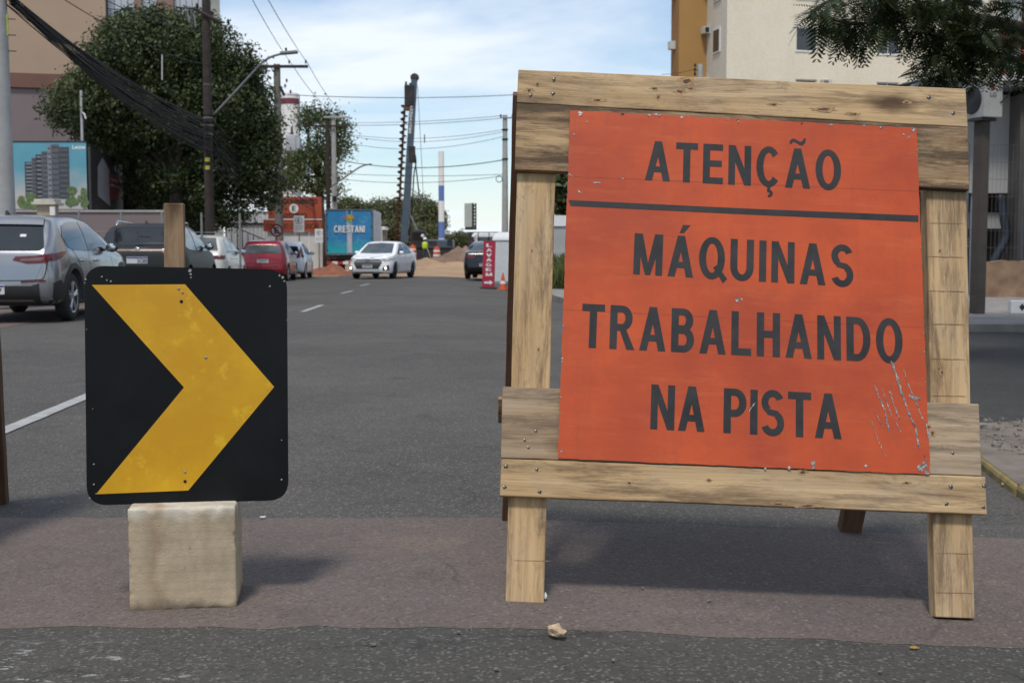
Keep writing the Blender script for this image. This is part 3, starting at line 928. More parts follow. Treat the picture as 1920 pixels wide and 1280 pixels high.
# ------------------------------------------------------------------ chevron marker on its block
YAW = R(8.5)
M_BLACKS = mat('black_sheet', (0.005, 0.006, 0.0065), 0.5, 0, 0.35, 5, dirt=0.3, dirtcol=(0.02, 0.021, 0.022), spec=0.22)
def yellow_film():
    m = bpy.data.materials.new('yellow_film')
    t, b = nodes_of(m); nn, lk = t.nodes, t.links
    co = nn.new('ShaderNodeTexCoord')
    def nz(s, d, r):
        n = nn.new('ShaderNodeTexNoise'); n.inputs['Scale'].default_value = s; n.inputs['Detail'].default_value = d; n.inputs['Roughness'].default_value = r
        lk.new(co.outputs['Object'], n.inputs['Vector']); return n.outputs['Fac']
    def rng(v, a, c, lo=0.0, hi=1.0):
        n = nn.new('ShaderNodeMapRange')
        n.inputs['From Min'].default_value = a; n.inputs['From Max'].default_value = c; n.inputs['To Min'].default_value = lo; n.inputs['To Max'].default_value = hi
        lk.new(v, n.inputs['Value']); return n.outputs[0]
    def mix(f, a, c):
        n = nn.new('ShaderNodeMix'); n.data_type = 'RGBA'; lk.new(f, n.inputs['Factor'])
        for k, v in (('A', a), ('B', c)):
            if isinstance(v, tuple): n.inputs[k].default_value = v + (1,)
            else: lk.new(v, n.inputs[k])
        return n.outputs['Result']
    col = mix(rng(nz(3.2, 5, .6), .40, .60), (0.58, 0.29, 0.008), (0.69, 0.385, 0.010))
    col = mix(rng(nz(16, 7, .7), .58, .66, 0, .7), col, (0.74, 0.45, 0.02))
    col = mix(rng(nz(60, 3, .5), .72, .78, 0, .6), col, (0.30, 0.17, 0.03))
    # woven prismatic pattern of the film
    mp_ = nn.new('ShaderNodeMapping'); mp_.inputs['Rotation'].default_value = (0, R(45), 0)
    lk.new(co.outputs['Object'], mp_.inputs['Vector'])
    ch = nn.new('ShaderNodeTexChecker'); ch.inputs['Scale'].default_value = 260
    lk.new(mp_.outputs[0], ch.inputs['Vector'])
    mm = nn.new('ShaderNodeMath'); mm.operation = 'MULTIPLY'; mm.inputs[1].default_value = 0.16
    lk.new(ch.outputs['Fac'], mm.inputs[0])
    col = mix(mm.outputs[0], col, (0.42, 0.21, 0.01))
    lk.new(col, b.inputs['Base Color'])
    b.inputs['Roughness'].default_value = 0.4
    MATS['yellow_film'] = m
    return m
M_YFILM = yellow_film()
def concrete_block():
    m = mat('cast_block', (0.43, 0.345, 0.235), 0.92, 0, 0.14, 14, bump=0.14, bscale=160, dirt=0.75, dirtcol=(0.23, 0.175, 0.12), spec=0.2)
    t = m.node_tree; nn, lk = t.nodes, t.links
    b = nn['Principled BSDF']
    src = b.inputs['Base Color'].links[0].from_socket
    co = nn.new('ShaderNodeTexCoord')
    mp_ = nn.new('ShaderNodeMapping'); mp_.inputs['Scale'].default_value = (1.2, 1.2, 14)
    lk.new(co.outputs['Object'], mp_.inputs['Vector'])
    wv = nn.new('ShaderNodeTexWave'); wv.bands_direction = 'Z'; wv.inputs['Scale'].default_value = 1.0; wv.inputs['Distortion'].default_value = 5; wv.inputs['Detail'].default_value = 3
    lk.new(mp_.outputs[0], wv.inputs['Vector'])
    mr = nn.new('ShaderNodeMapRange'); mr.inputs['From Min'].default_value = 0.72; mr.inputs['From Max'].default_value = 1.0; mr.inputs['To Max'].default_value = 0.16
    lk.new(wv.outputs['Fac'], mr.inputs['Value'])
    mx = nn.new('ShaderNodeMix'); mx.data_type = 'RGBA'; mx.inputs['B'].default_value = (0.26, 0.19, 0.12, 1)
    lk.new(mr.outputs[0], mx.inputs['Factor']); lk.new(src, mx.inputs['A'])
    # a reddish damp stain down the left side and pale cement rubbed on top
    sx = nn.new('ShaderNodeSeparateXYZ'); lk.new(co.outputs['Object'], sx.inputs[0])
    n2 = nn.new('ShaderNodeTexNoise'); n2.inputs['Scale'].default_value = 14; n2.inputs['Detail'].default_value = 6; lk.new(co.outputs['Object'], n2.inputs['Vector'])
    def rng(v, a, c, lo=0.0, hi=1.0):
        n = nn.new('ShaderNodeMapRange')
        n.inputs['From Min'].default_value = a; n.inputs['From Max'].default_value = c; n.inputs['To Min'].default_value = lo; n.inputs['To Max'].default_value = hi
        lk.new(v, n.inputs['Value']); return n.outputs[0]
    zz = nn.new('ShaderNodeMath'); zz.operation = 'MULTIPLY_ADD'; zz.inputs[1].default_value = 0.10
    lk.new(n2.outputs['Fac'], zz.inputs[0]); lk.new(sx.outputs[2], zz.inputs[2])
    m3 = nn.new('ShaderNodeMix'); m3.data_type = 'RGBA'; m3.inputs['B'].default_value = (0.62, 0.58, 0.50, 1)
    lk.new(rng(zz.outputs[0], 0.295, 0.335, 0, 0.8), m3.inputs['Factor']); lk.new(mx.outputs['Result'], m3.inputs['A'])
    xa = nn.new('ShaderNodeMath'); xa.operation = 'MULTIPLY_ADD'; xa.inputs[1].default_value = 0.12
    lk.new(n2.outputs['Fac'], xa.inputs[0]); lk.new(sx.outputs[0], xa.inputs[2])
    ab = nn.new('ShaderNodeMath'); ab.operation = 'ADD'; ab.inputs[1].default_value = 0.015
    lk.new(xa.outputs[0], ab.inputs[0])
    av = nn.new('ShaderNodeMath'); av.operation = 'ABSOLUTE'; lk.new(ab.outputs[0], av.inputs[0])
    m4 = nn.new('ShaderNodeMix'); m4.data_type = 'RGBA'; m4.inputs['B'].default_value = (0.27, 0.17, 0.10, 1)
    lk.new(rng(av.outputs[0], 0.0, 0.03, 0.5, 0), m4.inputs['Factor']); lk.new(m3.outputs['Result'], m4.inputs['A'])
    # pits, and mud along the foot where it stands on the road
    n5 = nn.new('ShaderNodeTexNoise'); n5.inputs['Scale'].default_value = 75; n5.inputs['Detail'].default_value = 3; lk.new(co.outputs['Object'], n5.inputs['Vector'])
    m5 = nn.new('ShaderNodeMix'); m5.data_type = 'RGBA'; m5.inputs['B'].default_value = (0.13, 0.10, 0.07, 1)
    lk.new(rng(n5.outputs['Fac'], 0.66, 0.76, 0, 0.5), m5.inputs['Factor']); lk.new(m4.outputs['Result'], m5.inputs['A'])
    zf = nn.new('ShaderNodeMath'); zf.operation = 'MULTIPLY_ADD'; zf.inputs[1].default_value = 0.06
    lk.new(n2.outputs['Fac'], zf.inputs[0]); lk.new(sx.outputs[2], zf.inputs[2])
    m6 = nn.new('ShaderNodeMix'); m6.data_type = 'RGBA'; m6.inputs['B'].default_value = (0.12, 0.09, 0.065, 1)
    lk.new(rng(zf.outputs[0], 0.036, 0.062, 0.75, 0), m6.inputs['Factor']); lk.new(m5.outputs['Result'], m6.inputs['A'])
    lk.new(m6.outputs['Result'], b.inputs['Base Color'])
    return m
M_BLOCK = concrete_block()
bl, br = G(243, 1148), G(444, 1140)
bw = (br - bl).length
byaw = math.atan2(br.y - bl.y, br.x - bl.x)
croot = thing('chevron_marker', 'black plate with yellow arrow chevron on a pale cast block', 'traffic sign', ((bl.x + br.x) / 2, (bl.y + br.y) / 2, 0), byaw)
bh = (P(345, 950, bl.y) - P(345, 1144, bl.y)).length
# block, worn and chipped along its edges
bm = bmesh.new()
bmesh.ops.create_cube(bm, size=1)
bmesh.ops.subdivide_edges(bm, edges=list(bm.edges), cuts=44, use_grid_fill=True)
hb = Vector((bw / 2, 0.11, bh / 2))
for v in bm.verts:
    p = Vector((v.co.x * bw, v.co.y * 0.22, v.co.z * bh))
    nv = mnoise.fractal(p * 26 + Vector((3, 1, 0)), 0.75, 2.1, 5)
    n2_ = mnoise.noise(p * 9)
    r_ = 0.0035 + 0.020 * max(0, nv - 0.05) + 0.010 * max(0, n2_ - .15)
    q = Vector([max(-(hb[k] - r_), min(hb[k] - r_, p[k])) for k in range(3)])
    d_ = p - q
    if d_.length > 1e-6: p = q + d_.normalized() * min(d_.length, r_)
    p += d_.normalized() * (mnoise.fractal(p * 60, 0.8, 2.1, 3) * 0.0003) if d_.length > 1e-6 else Vector()
    p.z += hb.z; p.y += hb.y
    v.co = Vector((p.x, p.y, max(p.z, 0.0015)))
me = bpy.data.meshes.new('block'); bm.to_mesh(me); bm.free()
me.materials.append(M_BLOCK); me.shade_smooth()
link(bpy.data.objects.new('block', me), croot)
# plate: rounded sheet standing just behind the block's front edge
CI = croot.matrix_basis
def cl(px, py, yoff):
    """a pixel onto the plate's upright plane, in the marker's own axes"""
    rz = Matrix.Rotation(croot.rotation_euler.z, 3, 'Z')
    nrm = rz @ Vector((0, -1, 0))
    p0 = Vector(croot.location) + rz @ Vector((0, yoff, 0))
    c = Vector((0, 0, CAM_H)); d = ray(px, py)
    p = c + d * ((p0 - c).dot(nrm) / d.dot(nrm))
    return rz.inverted() @ (p - Vector(croot.location))
PO = 0.075
def rounded(c4, r, n=8):
    res = []
    for i in range(4):
        p = c4[i]; a = (c4[i - 1] - p).normalized(); b_ = (c4[(i + 1) % 4] - p).normalized()
        for k in range(n + 1):
            t = k / n
            p0, p2 = p + a * r, p + b_ * r
            res.append(p0 * (1 - t) ** 2 + p * (2 * t * (1 - t)) * 0.92 + p2 * t ** 2 + (p0 + p2) / 2 * (2 * t * (1 - t)) * 0.08)
    return res
c4 = [cl(x, y, PO) for x, y in ((158, 498), (538, 505), (541, 937), (163, 947))]
rp_ = rounded(c4, 0.052)
n = len(rp_)
mb = MB()
mb.add([v + Vector((0, -.0015, 0)) for v in rp_] + [v + Vector((0, .0015, 0)) for v in rp_],
       [tuple(range(n)), tuple(range(n, 2 * n))[::-1]] + [(i, n + i, n + (i + 1) % n, (i + 1) % n) for i in range(n)])
mb.build('plate', M_BLACKS, croot)
chev = [(172, 534), (347, 533), (514, 725), (353, 919), (180, 926), (345, 726)]
pts = [cl(x, y, PO - 0.0024) for x, y in chev]
back = [v + Vector((0, .0007, 0)) for v in pts]
MB().add(pts + back, [tuple(range(6))] + [(i, 6 + i, 6 + (i + 1) % 6, (i + 1) % 6) for i in range(6)]).build('chevron', M_YFILM, croot)
M_HOLE = mat('hole_black', (0.008, 0.007, 0.006), 0.9)
M_RIV = mat('rivet_pale', (0.36, 0.34, 0.31), 0.55, 0.4, 0.4, 100)
for px, py, r, m_ in ((335, 541, 3.6, M_RIV), (342, 548, 3.2, M_RIV), (340, 565, 4.4, M_HOLE), (386, 670, 3.8, M_RIV), (347, 884, 3.4, M_RIV), (347, 902, 4.2, M_HOLE), (191, 519, 2.6, M_RIV), (506, 537, 2.6, M_RIV),
                      (176, 870, 2.4, M_RIV), (176, 908, 2.6, M_RIV), (528, 899, 2.6, M_RIV), (528, 825, 1.8, M_RIV), (180, 925, 1.6, M_RIV)):
    r *= .75; c = cl(px, py, PO - 0.003); e = (cl(px + r, py, PO - 0.003) - c).length
    o = MB().lathe([(.0001, 0), (e, 0), (e * .8, .0012), (.0001, .0018)], 10, 'y').build('rivet' if m_ is M_RIV else 'bolt_hole', m_, croot, True)
    o.location = c; o.scale = (1, -1, 1)
for px, py, r in ((356, 507, 5), (357, 514, 3.5), (358, 520, 2.5), (200, 525, 2.5), (208, 527, 3), (160, 523, 3), (159, 530, 2), (530, 520, 4), (524, 516, 3), (533, 527, 2.5), (168, 933, 3), (350, 943, 2.5), (162, 617, 1.6), (174, 766, 1.4), (538, 600, 1.6)):
    ps = []
    for k in range(9):
        t = 2 * math.pi * k / 9; q = r * .72 * random.uniform(.5, 1.2)
        ps.append(cl(px + math.cos(t) * q, py + math.sin(t) * q, PO - 0.0020))
    mesh('chip', ps, [tuple(range(9))[::-1]], M_RIV, croot)
# timber stake behind the plate
M_STAKE = wood('stake_board', (0.40, 0.27, 0.16), (0.27, 0.17, 0.10), (0.09, 0.06, 0.04), grey=0.5, stainamt=0.5)
st = [cl(x, y, PO + .006) for x, y in ((307, 381), (344, 381), (350, 958), (313, 958))]
o = plank('stake', st, 0.035, M_STAKE, None, Vector((0, -1, 0)), Vector((0, 0, 1)))
o.parent = croot
o.matrix_basis = o.matrix_basis.copy()

# ------------------------------------------------------------------ scraps lying on the road
M_CHIPW = mat('scrap_wood', (0.45, 0.33, 0.21), 0.9, 0, 0.3, 50)
M_WHITE = mat('white_scrap', (0.66, 0.64, 0.60), 0.8, 0, 0.1)
M_LEAFD = mat('dry_leaf', (0.34, 0.22, 0.07), 0.85, 0, 0.3, 40)
M_PEB = mat('pebble', (0.16, 0.145, 0.13), 0.9, 0, 0.4, 40)
def lump(name, px, py, sx, sy, h, m, label, cat, seed, group=None, z0=0.008):
    c = G(px, py); z = zg(c.x, c.y) + z0
    bm = bmesh.new()
    bmesh.ops.create_icosphere(bm, subdivisions=2, radius=1)
    for v in bm.verts:
        k = 1 + 0.45 * mnoise.noise(v.co * 1.7 + Vector((seed, 0, 0)))
        v.co = Vector((v.co.x * sx * k, v.co.y * sy * k, max(0, (v.co.z * .5 + .5)) * h * k))
    me = bpy.data.meshes.new(name); bm.to_mesh(me); bm.free(); me.materials.append(m)
    o = bpy.data.objects.new(name, me); link(o); o.location = (c.x, c.y, z)
    o.rotation_euler = (0, 0, seed)
    return tag(o, label, cat, group)
lump('wood_scrap', 1043, 1196, 0.027, 0.02, 0.028, M_CHIPW, 'pale curled scrap of wood on the near asphalt below the left leg', 'scrap', 2.2)
lump('cigarette_end', 493, 975, 0.012, 0.005, 0.008, M_WHITE, 'white cigarette end on the trench edge right of the block', 'litter', 0.2)
lump('paper_scrap', 1022, 1126, 0.006, 0.006, 0.018, M_WHITE, 'tiny white scrap against the foot of the left trestle leg', 'litter', 1.0)
lump('dry_leaf', 1716, 1190, 0.014, 0.008, 0.006, M_LEAFD, 'small yellow dry leaf on the asphalt left of the right leg', 'leaf', 3.0, z0=.006)
lump('dry_leaf', 1890, 872, 0.035, 0.025, 0.012, M_LEAFD, 'dry yellow leaf in the gutter by the yellow kerb', 'leaf', 4.0)
for k, (px, py) in enumerate(((1150, 1238), (700, 1215), (1310, 1272), (860, 1192), (1330, 1117), (1205, 1098), (930, 1262), (1650, 1240))):
    lump('pebble', px, py, random.uniform(.004, .008), random.uniform(.004, .007), .006, M_PEB, 'tiny dark pebble loose on the asphalt', 'pebble', k * 1.3, 'loose pebbles on the road')
# ------------------------------------------------------------------ vehicles
M_TYRE = mat('tyre_rubber', (0.018, 0.018, 0.019), 0.85, 0, 0.3, 20)
M_RIM = mat('alloy_rim', (0.45, 0.46, 0.48), 0.3, 0.9, 0.1)
M_GLASS = mat('car_glass', (0.016, 0.019, 0.021), 0.06, 0, 0.2, 2, spec=0.8)
M_GLASSL = mat('car_glass_pale', (0.085, 0.10, 0.10), 0.07, 0, 0.35, 2, spec=0.8)
M_TRIM = mat('black_plastic', (0.016, 0.016, 0.017), 0.5, 0, 0.2)
M_GAP = mat('panel_gap', (0.006, 0.006, 0.006), 0.8)
M_REDL = mat('tail_lamp_red', (0.10, 0.006, 0.009), 0.2, 0, 0.3, 8, coat=0.3)
M_CLEARL = mat('lamp_clear', (0.42, 0.43, 0.44), 0.12, 0.4, 0.5, 9, coat=0.8)
M_CHROME = mat('chrome', (0.62, 0.62, 0.63), 0.12, 1.0, 0.1)
M_PLATE = mat('plate_white', (0.55, 0.56, 0.56), 0.5, 0, 0.1)
M_PBLUE = mat('plate_blue', (0.015, 0.04, 0.20), 0.5, 0, 0.1)
M_PTXT = mat('plate_type', (0.02, 0.02, 0.025), 0.6)
M_GOLD = mat('badge_gold', (0.48, 0.30, 0.07), 0.3, 0.7, 0.1)
M_LAMPON = mat('lamp_lit', (1.0, 0.86, 0.66), 0.3, 0, 0.0, emit=2.2)
M_AMBER = mat('amber', (0.5, 0.16, 0.02), 0.3, 0, 0.1)
def paint(name, col, metal=0.0, rough=0.32, coat=0.4, spec=0.45):
    return mat(name, col, rough, metal, 0.04, 3, coat=coat, spec=spec)
def crom(pts, n):
    """smooth curve through points, n samples per span"""
    res = []
    P_ = [Vector(p) for p in pts]
    for i in range(len(P_) - 1):
        p0, p1, p2, p3 = P_[max(i - 1, 0)], P_[i], P_[i + 1], P_[min(i + 2, len(P_) - 1)]
        for k in range(n):
            t = k / n
            res.append(0.5 * ((2 * p1) + (p2 - p0) * t + (2 * p0 - 5 * p1 + 4 * p2 - p3) * t * t + (3 * p1 - p0 - 3 * p2 + p3) * t ** 3))
    res.append(P_[-1])
    return res
def pch(pts):
    """monotone interpolation of (t, value) pairs"""
    xs = [p[0] for p in pts]; ys = [p[1] for p in pts]; n = len(xs)
    d = [(ys[i + 1] - ys[i]) / (xs[i + 1] - xs[i]) for i in range(n - 1)]
    m = [d[0]] + [0 if d[i - 1] * d[i] <= 0 else 2 * d[i - 1] * d[i] / (d[i - 1] + d[i]) for i in range(1, n - 1)] + [d[-1]]
    def f(x):
        if x <= xs[0]: return ys[0]
        if x >= xs[-1]: return ys[-1]
        i = max(k for k in range(n - 1) if xs[k] <= x)
        h = xs[i + 1] - xs[i]; t = (x - xs[i]) / h
        return ((2 * t ** 3 - 3 * t * t + 1) * ys[i] + (t ** 3 - 2 * t * t + t) * h * m[i] + (-2 * t ** 3 + 3 * t * t) * ys[i + 1] + (t ** 3 - t * t) * h * m[i + 1])
    return f
def bake_boolean(o, cutter):
    md = o.modifiers.new('cut', 'BOOLEAN'); md.object = cutter; md.operation = 'DIFFERENCE'; md.solver = 'EXACT'
    dg = bpy.context.evaluated_depsgraph_get()
    me = bpy.data.meshes.new_from_object(o.evaluated_get(dg))
    o.modifiers.clear()
    o.data = me
    bpy.data.objects.remove(cutter)
class Car:
    def __init__(s, name, label, spec, pmat, ref_px=None, ref='RR', loc=None, rotz=RZ, cat='car', group=None, rim=M_RIM, trimh=0.0):
        s.sp = spec; L, W = spec['L'], spec['W']; s.L, s.W = L, W
        s.root = thing(name, label, cat, (0, 0, 0), rotz, group)
        if loc is None:
            g = G(*ref_px)
            x = {'RR': W / 2 - .1, 'LR': -W / 2 + .1, 'RF': W / 2 - .1, 'LF': -W / 2 + .1}[ref]
            y = spec['ax'][0] if ref[1] == 'R' else spec['ax'][1]
            off = Matrix.Rotation(rotz, 3, 'Z') @ Vector((x, y, 0))
            loc = Vector((g.x - off.x, g.y - off.y, 0))
        s.root.location = loc
        top, bot, belt, wid = (pch(spec[k]) for k in ('top', 'bot', 'belt', 'wid'))
        tum = spec.get('tumble', 0.30)
        ys = sorted(set([0, .004, .012, .025, .045, .07, .1, .14] + [.14 + (L - .28) * k / 62 for k in range(63)] + [L - q for q in (.14, .1, .07, .045, .025, .012, .004, 0)]))
        v, f = [], []
        ns = None
        for y in ys:
            zt, zb, w_ = top(y), bot(y), wid(y)
            zl = min(belt(y), zt - 0.035)
            zl = max(zl, zb + .06)
            wr = w_ * .955 - tum * max(0, zt - zl - .05)
            h = zl - zb
            g = max(0, zt - zl)
            pts = [(0, zb), (w_ * .72, zb), (w_ * .93, zb + .05 * h), (w_ * .985, zb + .2 * h), (w_, zb + .45 * h), (w_ * .995, zb + .72 * h), (w_ * .965, zb + .95 * h),
                   (w_ * .955 - tum * .12 * g, zl + .14 * g), (lerp(w_ * .955, wr, .55), zl + .55 * g), (wr - .01, zl + .86 * g), (wr - .07 - .04 * g, zl + .965 * g), (wr * .5, zt - .004), (0, zt)]
            cc = crom([(a, b_, 0) for a, b_ in pts], 3)
            half = [(c.x, c.y) for c in cc]
            ring = [(x, z) for x, z in half] + [(-x, z) for x, z in half[-2:0:-1]]
            ns = len(ring)
            v += [(x, y, z) for x, z in ring]
        for j in range(len(ys) - 1):
            for i in range(ns):
                i2 = (i + 1) % ns
                f.append((j * ns + i, j * ns + i2, (j + 1) * ns + i2, (j + 1) * ns + i))
        for j, rev in ((0, False), (len(ys) - 1, True)):
            c = sum((Vector(v[j * ns + i]) for i in range(ns)), Vector()) / ns
            ci = len(v); v.append(tuple(c))
            for i in range(ns):
                t = (j * ns + i, j * ns + (i + 1) % ns, ci)
                f.append(t[::-1] if not rev else t)
        bm = bmesh.new()
        bv = [bm.verts.new(p) for p in v]
        for ff in f:
            try: bm.faces.new([bv[i] for i in ff])
            except ValueError: pass
        bmesh.ops.remove_doubles(bm, verts=list(bm.verts), dist=1e-5)
        bmesh.ops.recalc_face_normals(bm, faces=list(bm.faces))
        s.bvh = BVHTree.FromBMesh(bm)
        me = bpy.data.meshes.new('body'); bm.to_mesh(me); bm.free()
        me.materials.append(pmat)
        s.body = bpy.data.objects.new('body', me); link(s.body, s.root)
        wr_ = spec.get('wr', .32)
        mb = MB()
        for y in spec['ax']:
            for sx in (-1, 1):
                x1, x0 = sx * (W / 2 + .2), sx * (W / 2 - .27)
                mb.lathe([(wr_ + .055, min(x0, x1)), (wr_ + .055, max(x0, x1))], 28, 'x', (0, y, wr_ + .01))
        cut = mb.build('cutter', None)
        cut.location = s.root.location; cut.rotation_euler = s.root.rotation_euler
        bpy.context.view_layer.update()
        bake_boolean(s.body, cut)
        s.body.data.shade_smooth(); s.body.data.set_sharp_from_angle(angle=R(38))
        if not s.body.data.materials: s.body.data.materials.append(pmat)
        for y in spec['ax']:
            for sx in (-1, 1):
                s.wheel(sx * (W / 2 - .025), y, wr_, sx, rim)
    def wheel(s, x, y, r, sx, rim):
        wroot = bpy.data.objects.new('wheel', None); wroot.empty_display_size = .1
        link(wroot, s.root); wroot.location = (x, y, r)
        MB().lathe([(r * .64, -.01), (r * .80, .0), (r * .93, -.012), (r, -.035), (r, -.165), (r * .93, -.19), (r * .64, -.19)], 30, 'x', cap=False).build('tyre', M_TYRE, wroot, True, sharp=50).scale = (sx, 1, 1)
        mb = MB()
        mb.lathe([(r * .66, -.005), (r * .66, -.17), (r * .60, -.17), (r * .60, -.012), (r * .66, -.005)], 26, 'x', cap=False)
        for k in range(5):
            t = 2 * math.pi * k / 5 + .3
            for dt in (-.13, .13):
                c0 = Vector((-.03, math.cos(t) * r * .12, math.sin(t) * r * .12)); c1 = Vector((-.02, math.cos(t + dt) * r * .62, math.sin(t + dt) * r * .62))
                mb.tube([c0, c1], [.026, .02], 6)
        mb.lathe([(.001, -.04), (r * .22, -.04), (r * .2, -.015), (.001, -.01)], 14, 'x')
        mb.build('rim', rim, wroot, True, sharp=40).scale = (sx, 1, 1)
        MB().lathe([(.001, -.10), (r * .62, -.10), (r * .62, -.12), (.001, -.12)], 20, 'x').build('brake_disc', M_TRIM, wroot).scale = (sx, 1, 1)
    def hit(s, view, a, b_, sx=1):
        L = s.L
        if view == 'side': o, d = Vector((sx * 3, a, b_)), Vector((-sx, 0, 0))
        elif view == 'rear': o, d = Vector((a, -3, b_)), Vector((0, 1, 0))
        elif view == 'front': o, d = Vector((a, L + 3, b_)), Vector((0, -1, 0))
        else: o, d = Vector((a, b_, 4)), Vector((0, 0, -1))
        p, n, i, dist = s.bvh.ray_cast(o, d)
        if p is None:
            p, n, i, dist = s.bvh.find_nearest(o + d * 3)
        if n.dot(d) > 0: n = -n
        return p, n
    def patch(s, name, view, poly, m, sx=1, off=.007, parent=None, smooth=True, res=.055):
        """a piece that follows the body: outline drawn in the side, rear or front view"""
        ps = []
        for i in range(len(poly)):
            a, b_ = Vector(poly[i]), Vector(poly[(i + 1) % len(poly)])
            n = max(1, int((b_ - a).length / res))
            ps += [a.lerp(b_, k / n) for k in range(n)]
        bm = bmesh.new()
        vv = [bm.verts.new((p.x, p.y, 0)) for p in ps]
        bm.faces.new(vv)
        bmesh.ops.triangulate(bm, faces=list(bm.faces))
        for _ in range(4):
            es = [e for e in bm.edges if e.calc_length() > res * 1.6]
            if not es: break
            bmesh.ops.subdivide_edges(bm, edges=es, cuts=1)
            bmesh.ops.triangulate(bm, faces=list(bm.faces))
        out_ = []
        for v in bm.verts:
            p, n = s.hit(view, v.co.x, v.co.y, sx)
            out_.append((v, p + n * off))
        for v, p in out_: v.co = p
        bmesh.ops.recalc_face_normals(bm, faces=list(bm.faces))
        c = sum((v.co for v in bm.verts), Vector()) / len(bm.verts)
        dd = {'side': Vector((sx, 0, 0)), 'rear': Vector((0, -1, 0)), 'front': Vector((0, 1, 0)), 'top': Vector((0, 0, 1))}[view]
        if sum((f.normal.dot(dd) for f in bm.faces)) < 0:
            bmesh.ops.reverse_faces(bm, faces=list(bm.faces))
        me = bpy.data.meshes.new(name); bm.to_mesh(me); bm.free()
        me.materials.append(m)
        if smooth: me.shade_smooth()
        o = bpy.data.objects.new(name, me)
        return link(o, parent or s.root)
    def seam(s, name, view, pts, w_, m, sx=1, off=.003):
        v, f = [], []
        pp = crom([(a, b_, 0) for a, b_ in pts], 5)
        for i, p in enumerate(pp):
            d = (pp[min(i + 1, len(pp) - 1)] - pp[max(i - 1, 0)]).normalized()
            q = Vector((-d.y, d.x, 0)) * w_ / 2
            for k in (-1, 1):
                h, n = s.hit(view, p.x + q.x * k, p.y + q.y * k, sx)
                v.append(h + n * off)
        for i in range(len(pp) - 1): f.append((2 * i, 2 * i + 1, 2 * i + 3, 2 * i + 2))
        return mesh(name, v, f, m, s.root, True)
    def both(s, name, view, poly, m, **k):
        s.patch(name, view, poly, m, sx=1, **k)
        if view == 'side': s.patch(name, view, poly, m, sx=-1, **k)
        else: s.patch(name, view, [(-a, b_) for a, b_ in poly], m, **k)
    def plate(s, view, x, z, txt, w_=.40, h=.13, off=.012, align=0):
        p, n = s.hit(view, x, z)
        d = -1 if view == 'rear' else 1
        p.y += d * off
        o = MB().bevbox(-w_ / 2, w_ / 2, -.004, .004, -h / 2, h / 2, .003).build('license_plate', M_PLATE, s.root)
        o.location = p
        MB().box(-w_ / 2 + .006, w_ / 2 - .006, -.0015, .0015, h * .25, h * .44).build('plate_band', M_PBLUE, o).location = (0, d * .0045, 0)
        text_on('plate_type', txt, M_PTXT, o, (align, d * .0075, -h * .12), (-d, 0, 0), (0, 0, 1), width=w_ * .84 * min(1, len(txt) / 7), height=h * .52, offset=.02)
        return o
    def mirror(s, y, z, m, wx=.16):
        for sx in (-1, 1):
            p, n = s.hit('side', y, z, sx)
            bm = bmesh.new()
            bmesh.ops.create_icosphere(bm, subdivisions=2, radius=1)
            for v in bm.verts:
                v.co = Vector((v.co.x * .10, v.co.y * .07, v.co.z * .075))
            me = bpy.data.meshes.new('door_mirror'); bm.to_mesh(me); bm.free(); me.materials.append(m); me.shade_smooth()
            o = bpy.data.objects.new('door_mirror', me); link(o, s.root)
            o.location = (p.x + sx * .12, y, z + .02)
            g = MB().lathe([(.001, 0), (.062, 0), (.055, -.006), (.001, -.006)], 14, 'y').build('mirror_glass', M_CHROME, o, True)
            g.location = (0, -.068, 0); g.scale = (1.25, 1, .9)
            MB().tube([(-sx * .15, 0, -.03), (-sx * .03, 0, -.02)], .018, 6).build('mirror_arm', M_TRIM, o)
    def handles(s, ys, z, m):
        for sx in (-1, 1):
            for y in ys:
                p, n = s.hit('side', y, z, sx)
                MB().bevbox(-.012, .012, -.10, .10, -.016, .016, .008).build('door_handle', m, s.root, True).location = p + n * .012
def lerp(a, b_, t): return a + (b_ - a) * t

SUV = dict(L=4.45, W=1.83, ax=(.82, 3.55), wr=.345,
    top=[(0, .56), (.015, .72), (.05, .93), (.10, 1.02), (.20, 1.13), (.42, 1.37), (.56, 1.46), (.9, 1.51), (1.6, 1.535), (2.2, 1.50), (2.7, 1.34), (3.3, 1.05), (3.5, 1.0), (4.0, .90), (4.3, .79), (4.41, .66), (4.45, .5)],
    bot=[(0, .44), (.05, .32), (.3, .24), (.8, .22), (3.6, .22), (4.2, .24), (4.41, .32), (4.45, .44)],
    belt=[(0, .84), (.5, .97), (1.2, .985), (2.7, .94), (3.5, .88), (4.45, .6)],
    wid=[(0, .62), (.03, .73), (.10, .81), (.3, .875), (.7, .915), (3.6, .915), (4.05, .87), (4.3, .76), (4.41, .62), (4.45, .5)], tumble=.36)
HATCH = dict(L=3.95, W=1.69, ax=(.62, 3.12), wr=.30,
    top=[(0, .52), (.015, .66), (.05, .86), (.08, .95), (.13, 1.10), (.23, 1.32), (.36, 1.41), (.9, 1.46), (1.5, 1.475), (2.0, 1.42), (2.45, 1.22), (2.95, .97), (3.1, .93), (3.55, .83), (3.8, .72), (3.91, .60), (3.95, .46)],
    bot=[(0, .40), (.05, .28), (.3, .2), (.8, .18), (3.2, .18), (3.7, .2), (3.91, .28), (3.95, .4)],
    belt=[(0, .80), (.5, .92), (1.2, .93), (2.4, .89), (3.1, .82), (3.95, .55)],
    wid=[(0, .60), (.03, .69), (.10, .76), (.3, .815), (.7, .845), (3.2, .845), (3.6, .80), (3.82, .70), (3.91, .58), (3.95, .48)], tumble=.36)
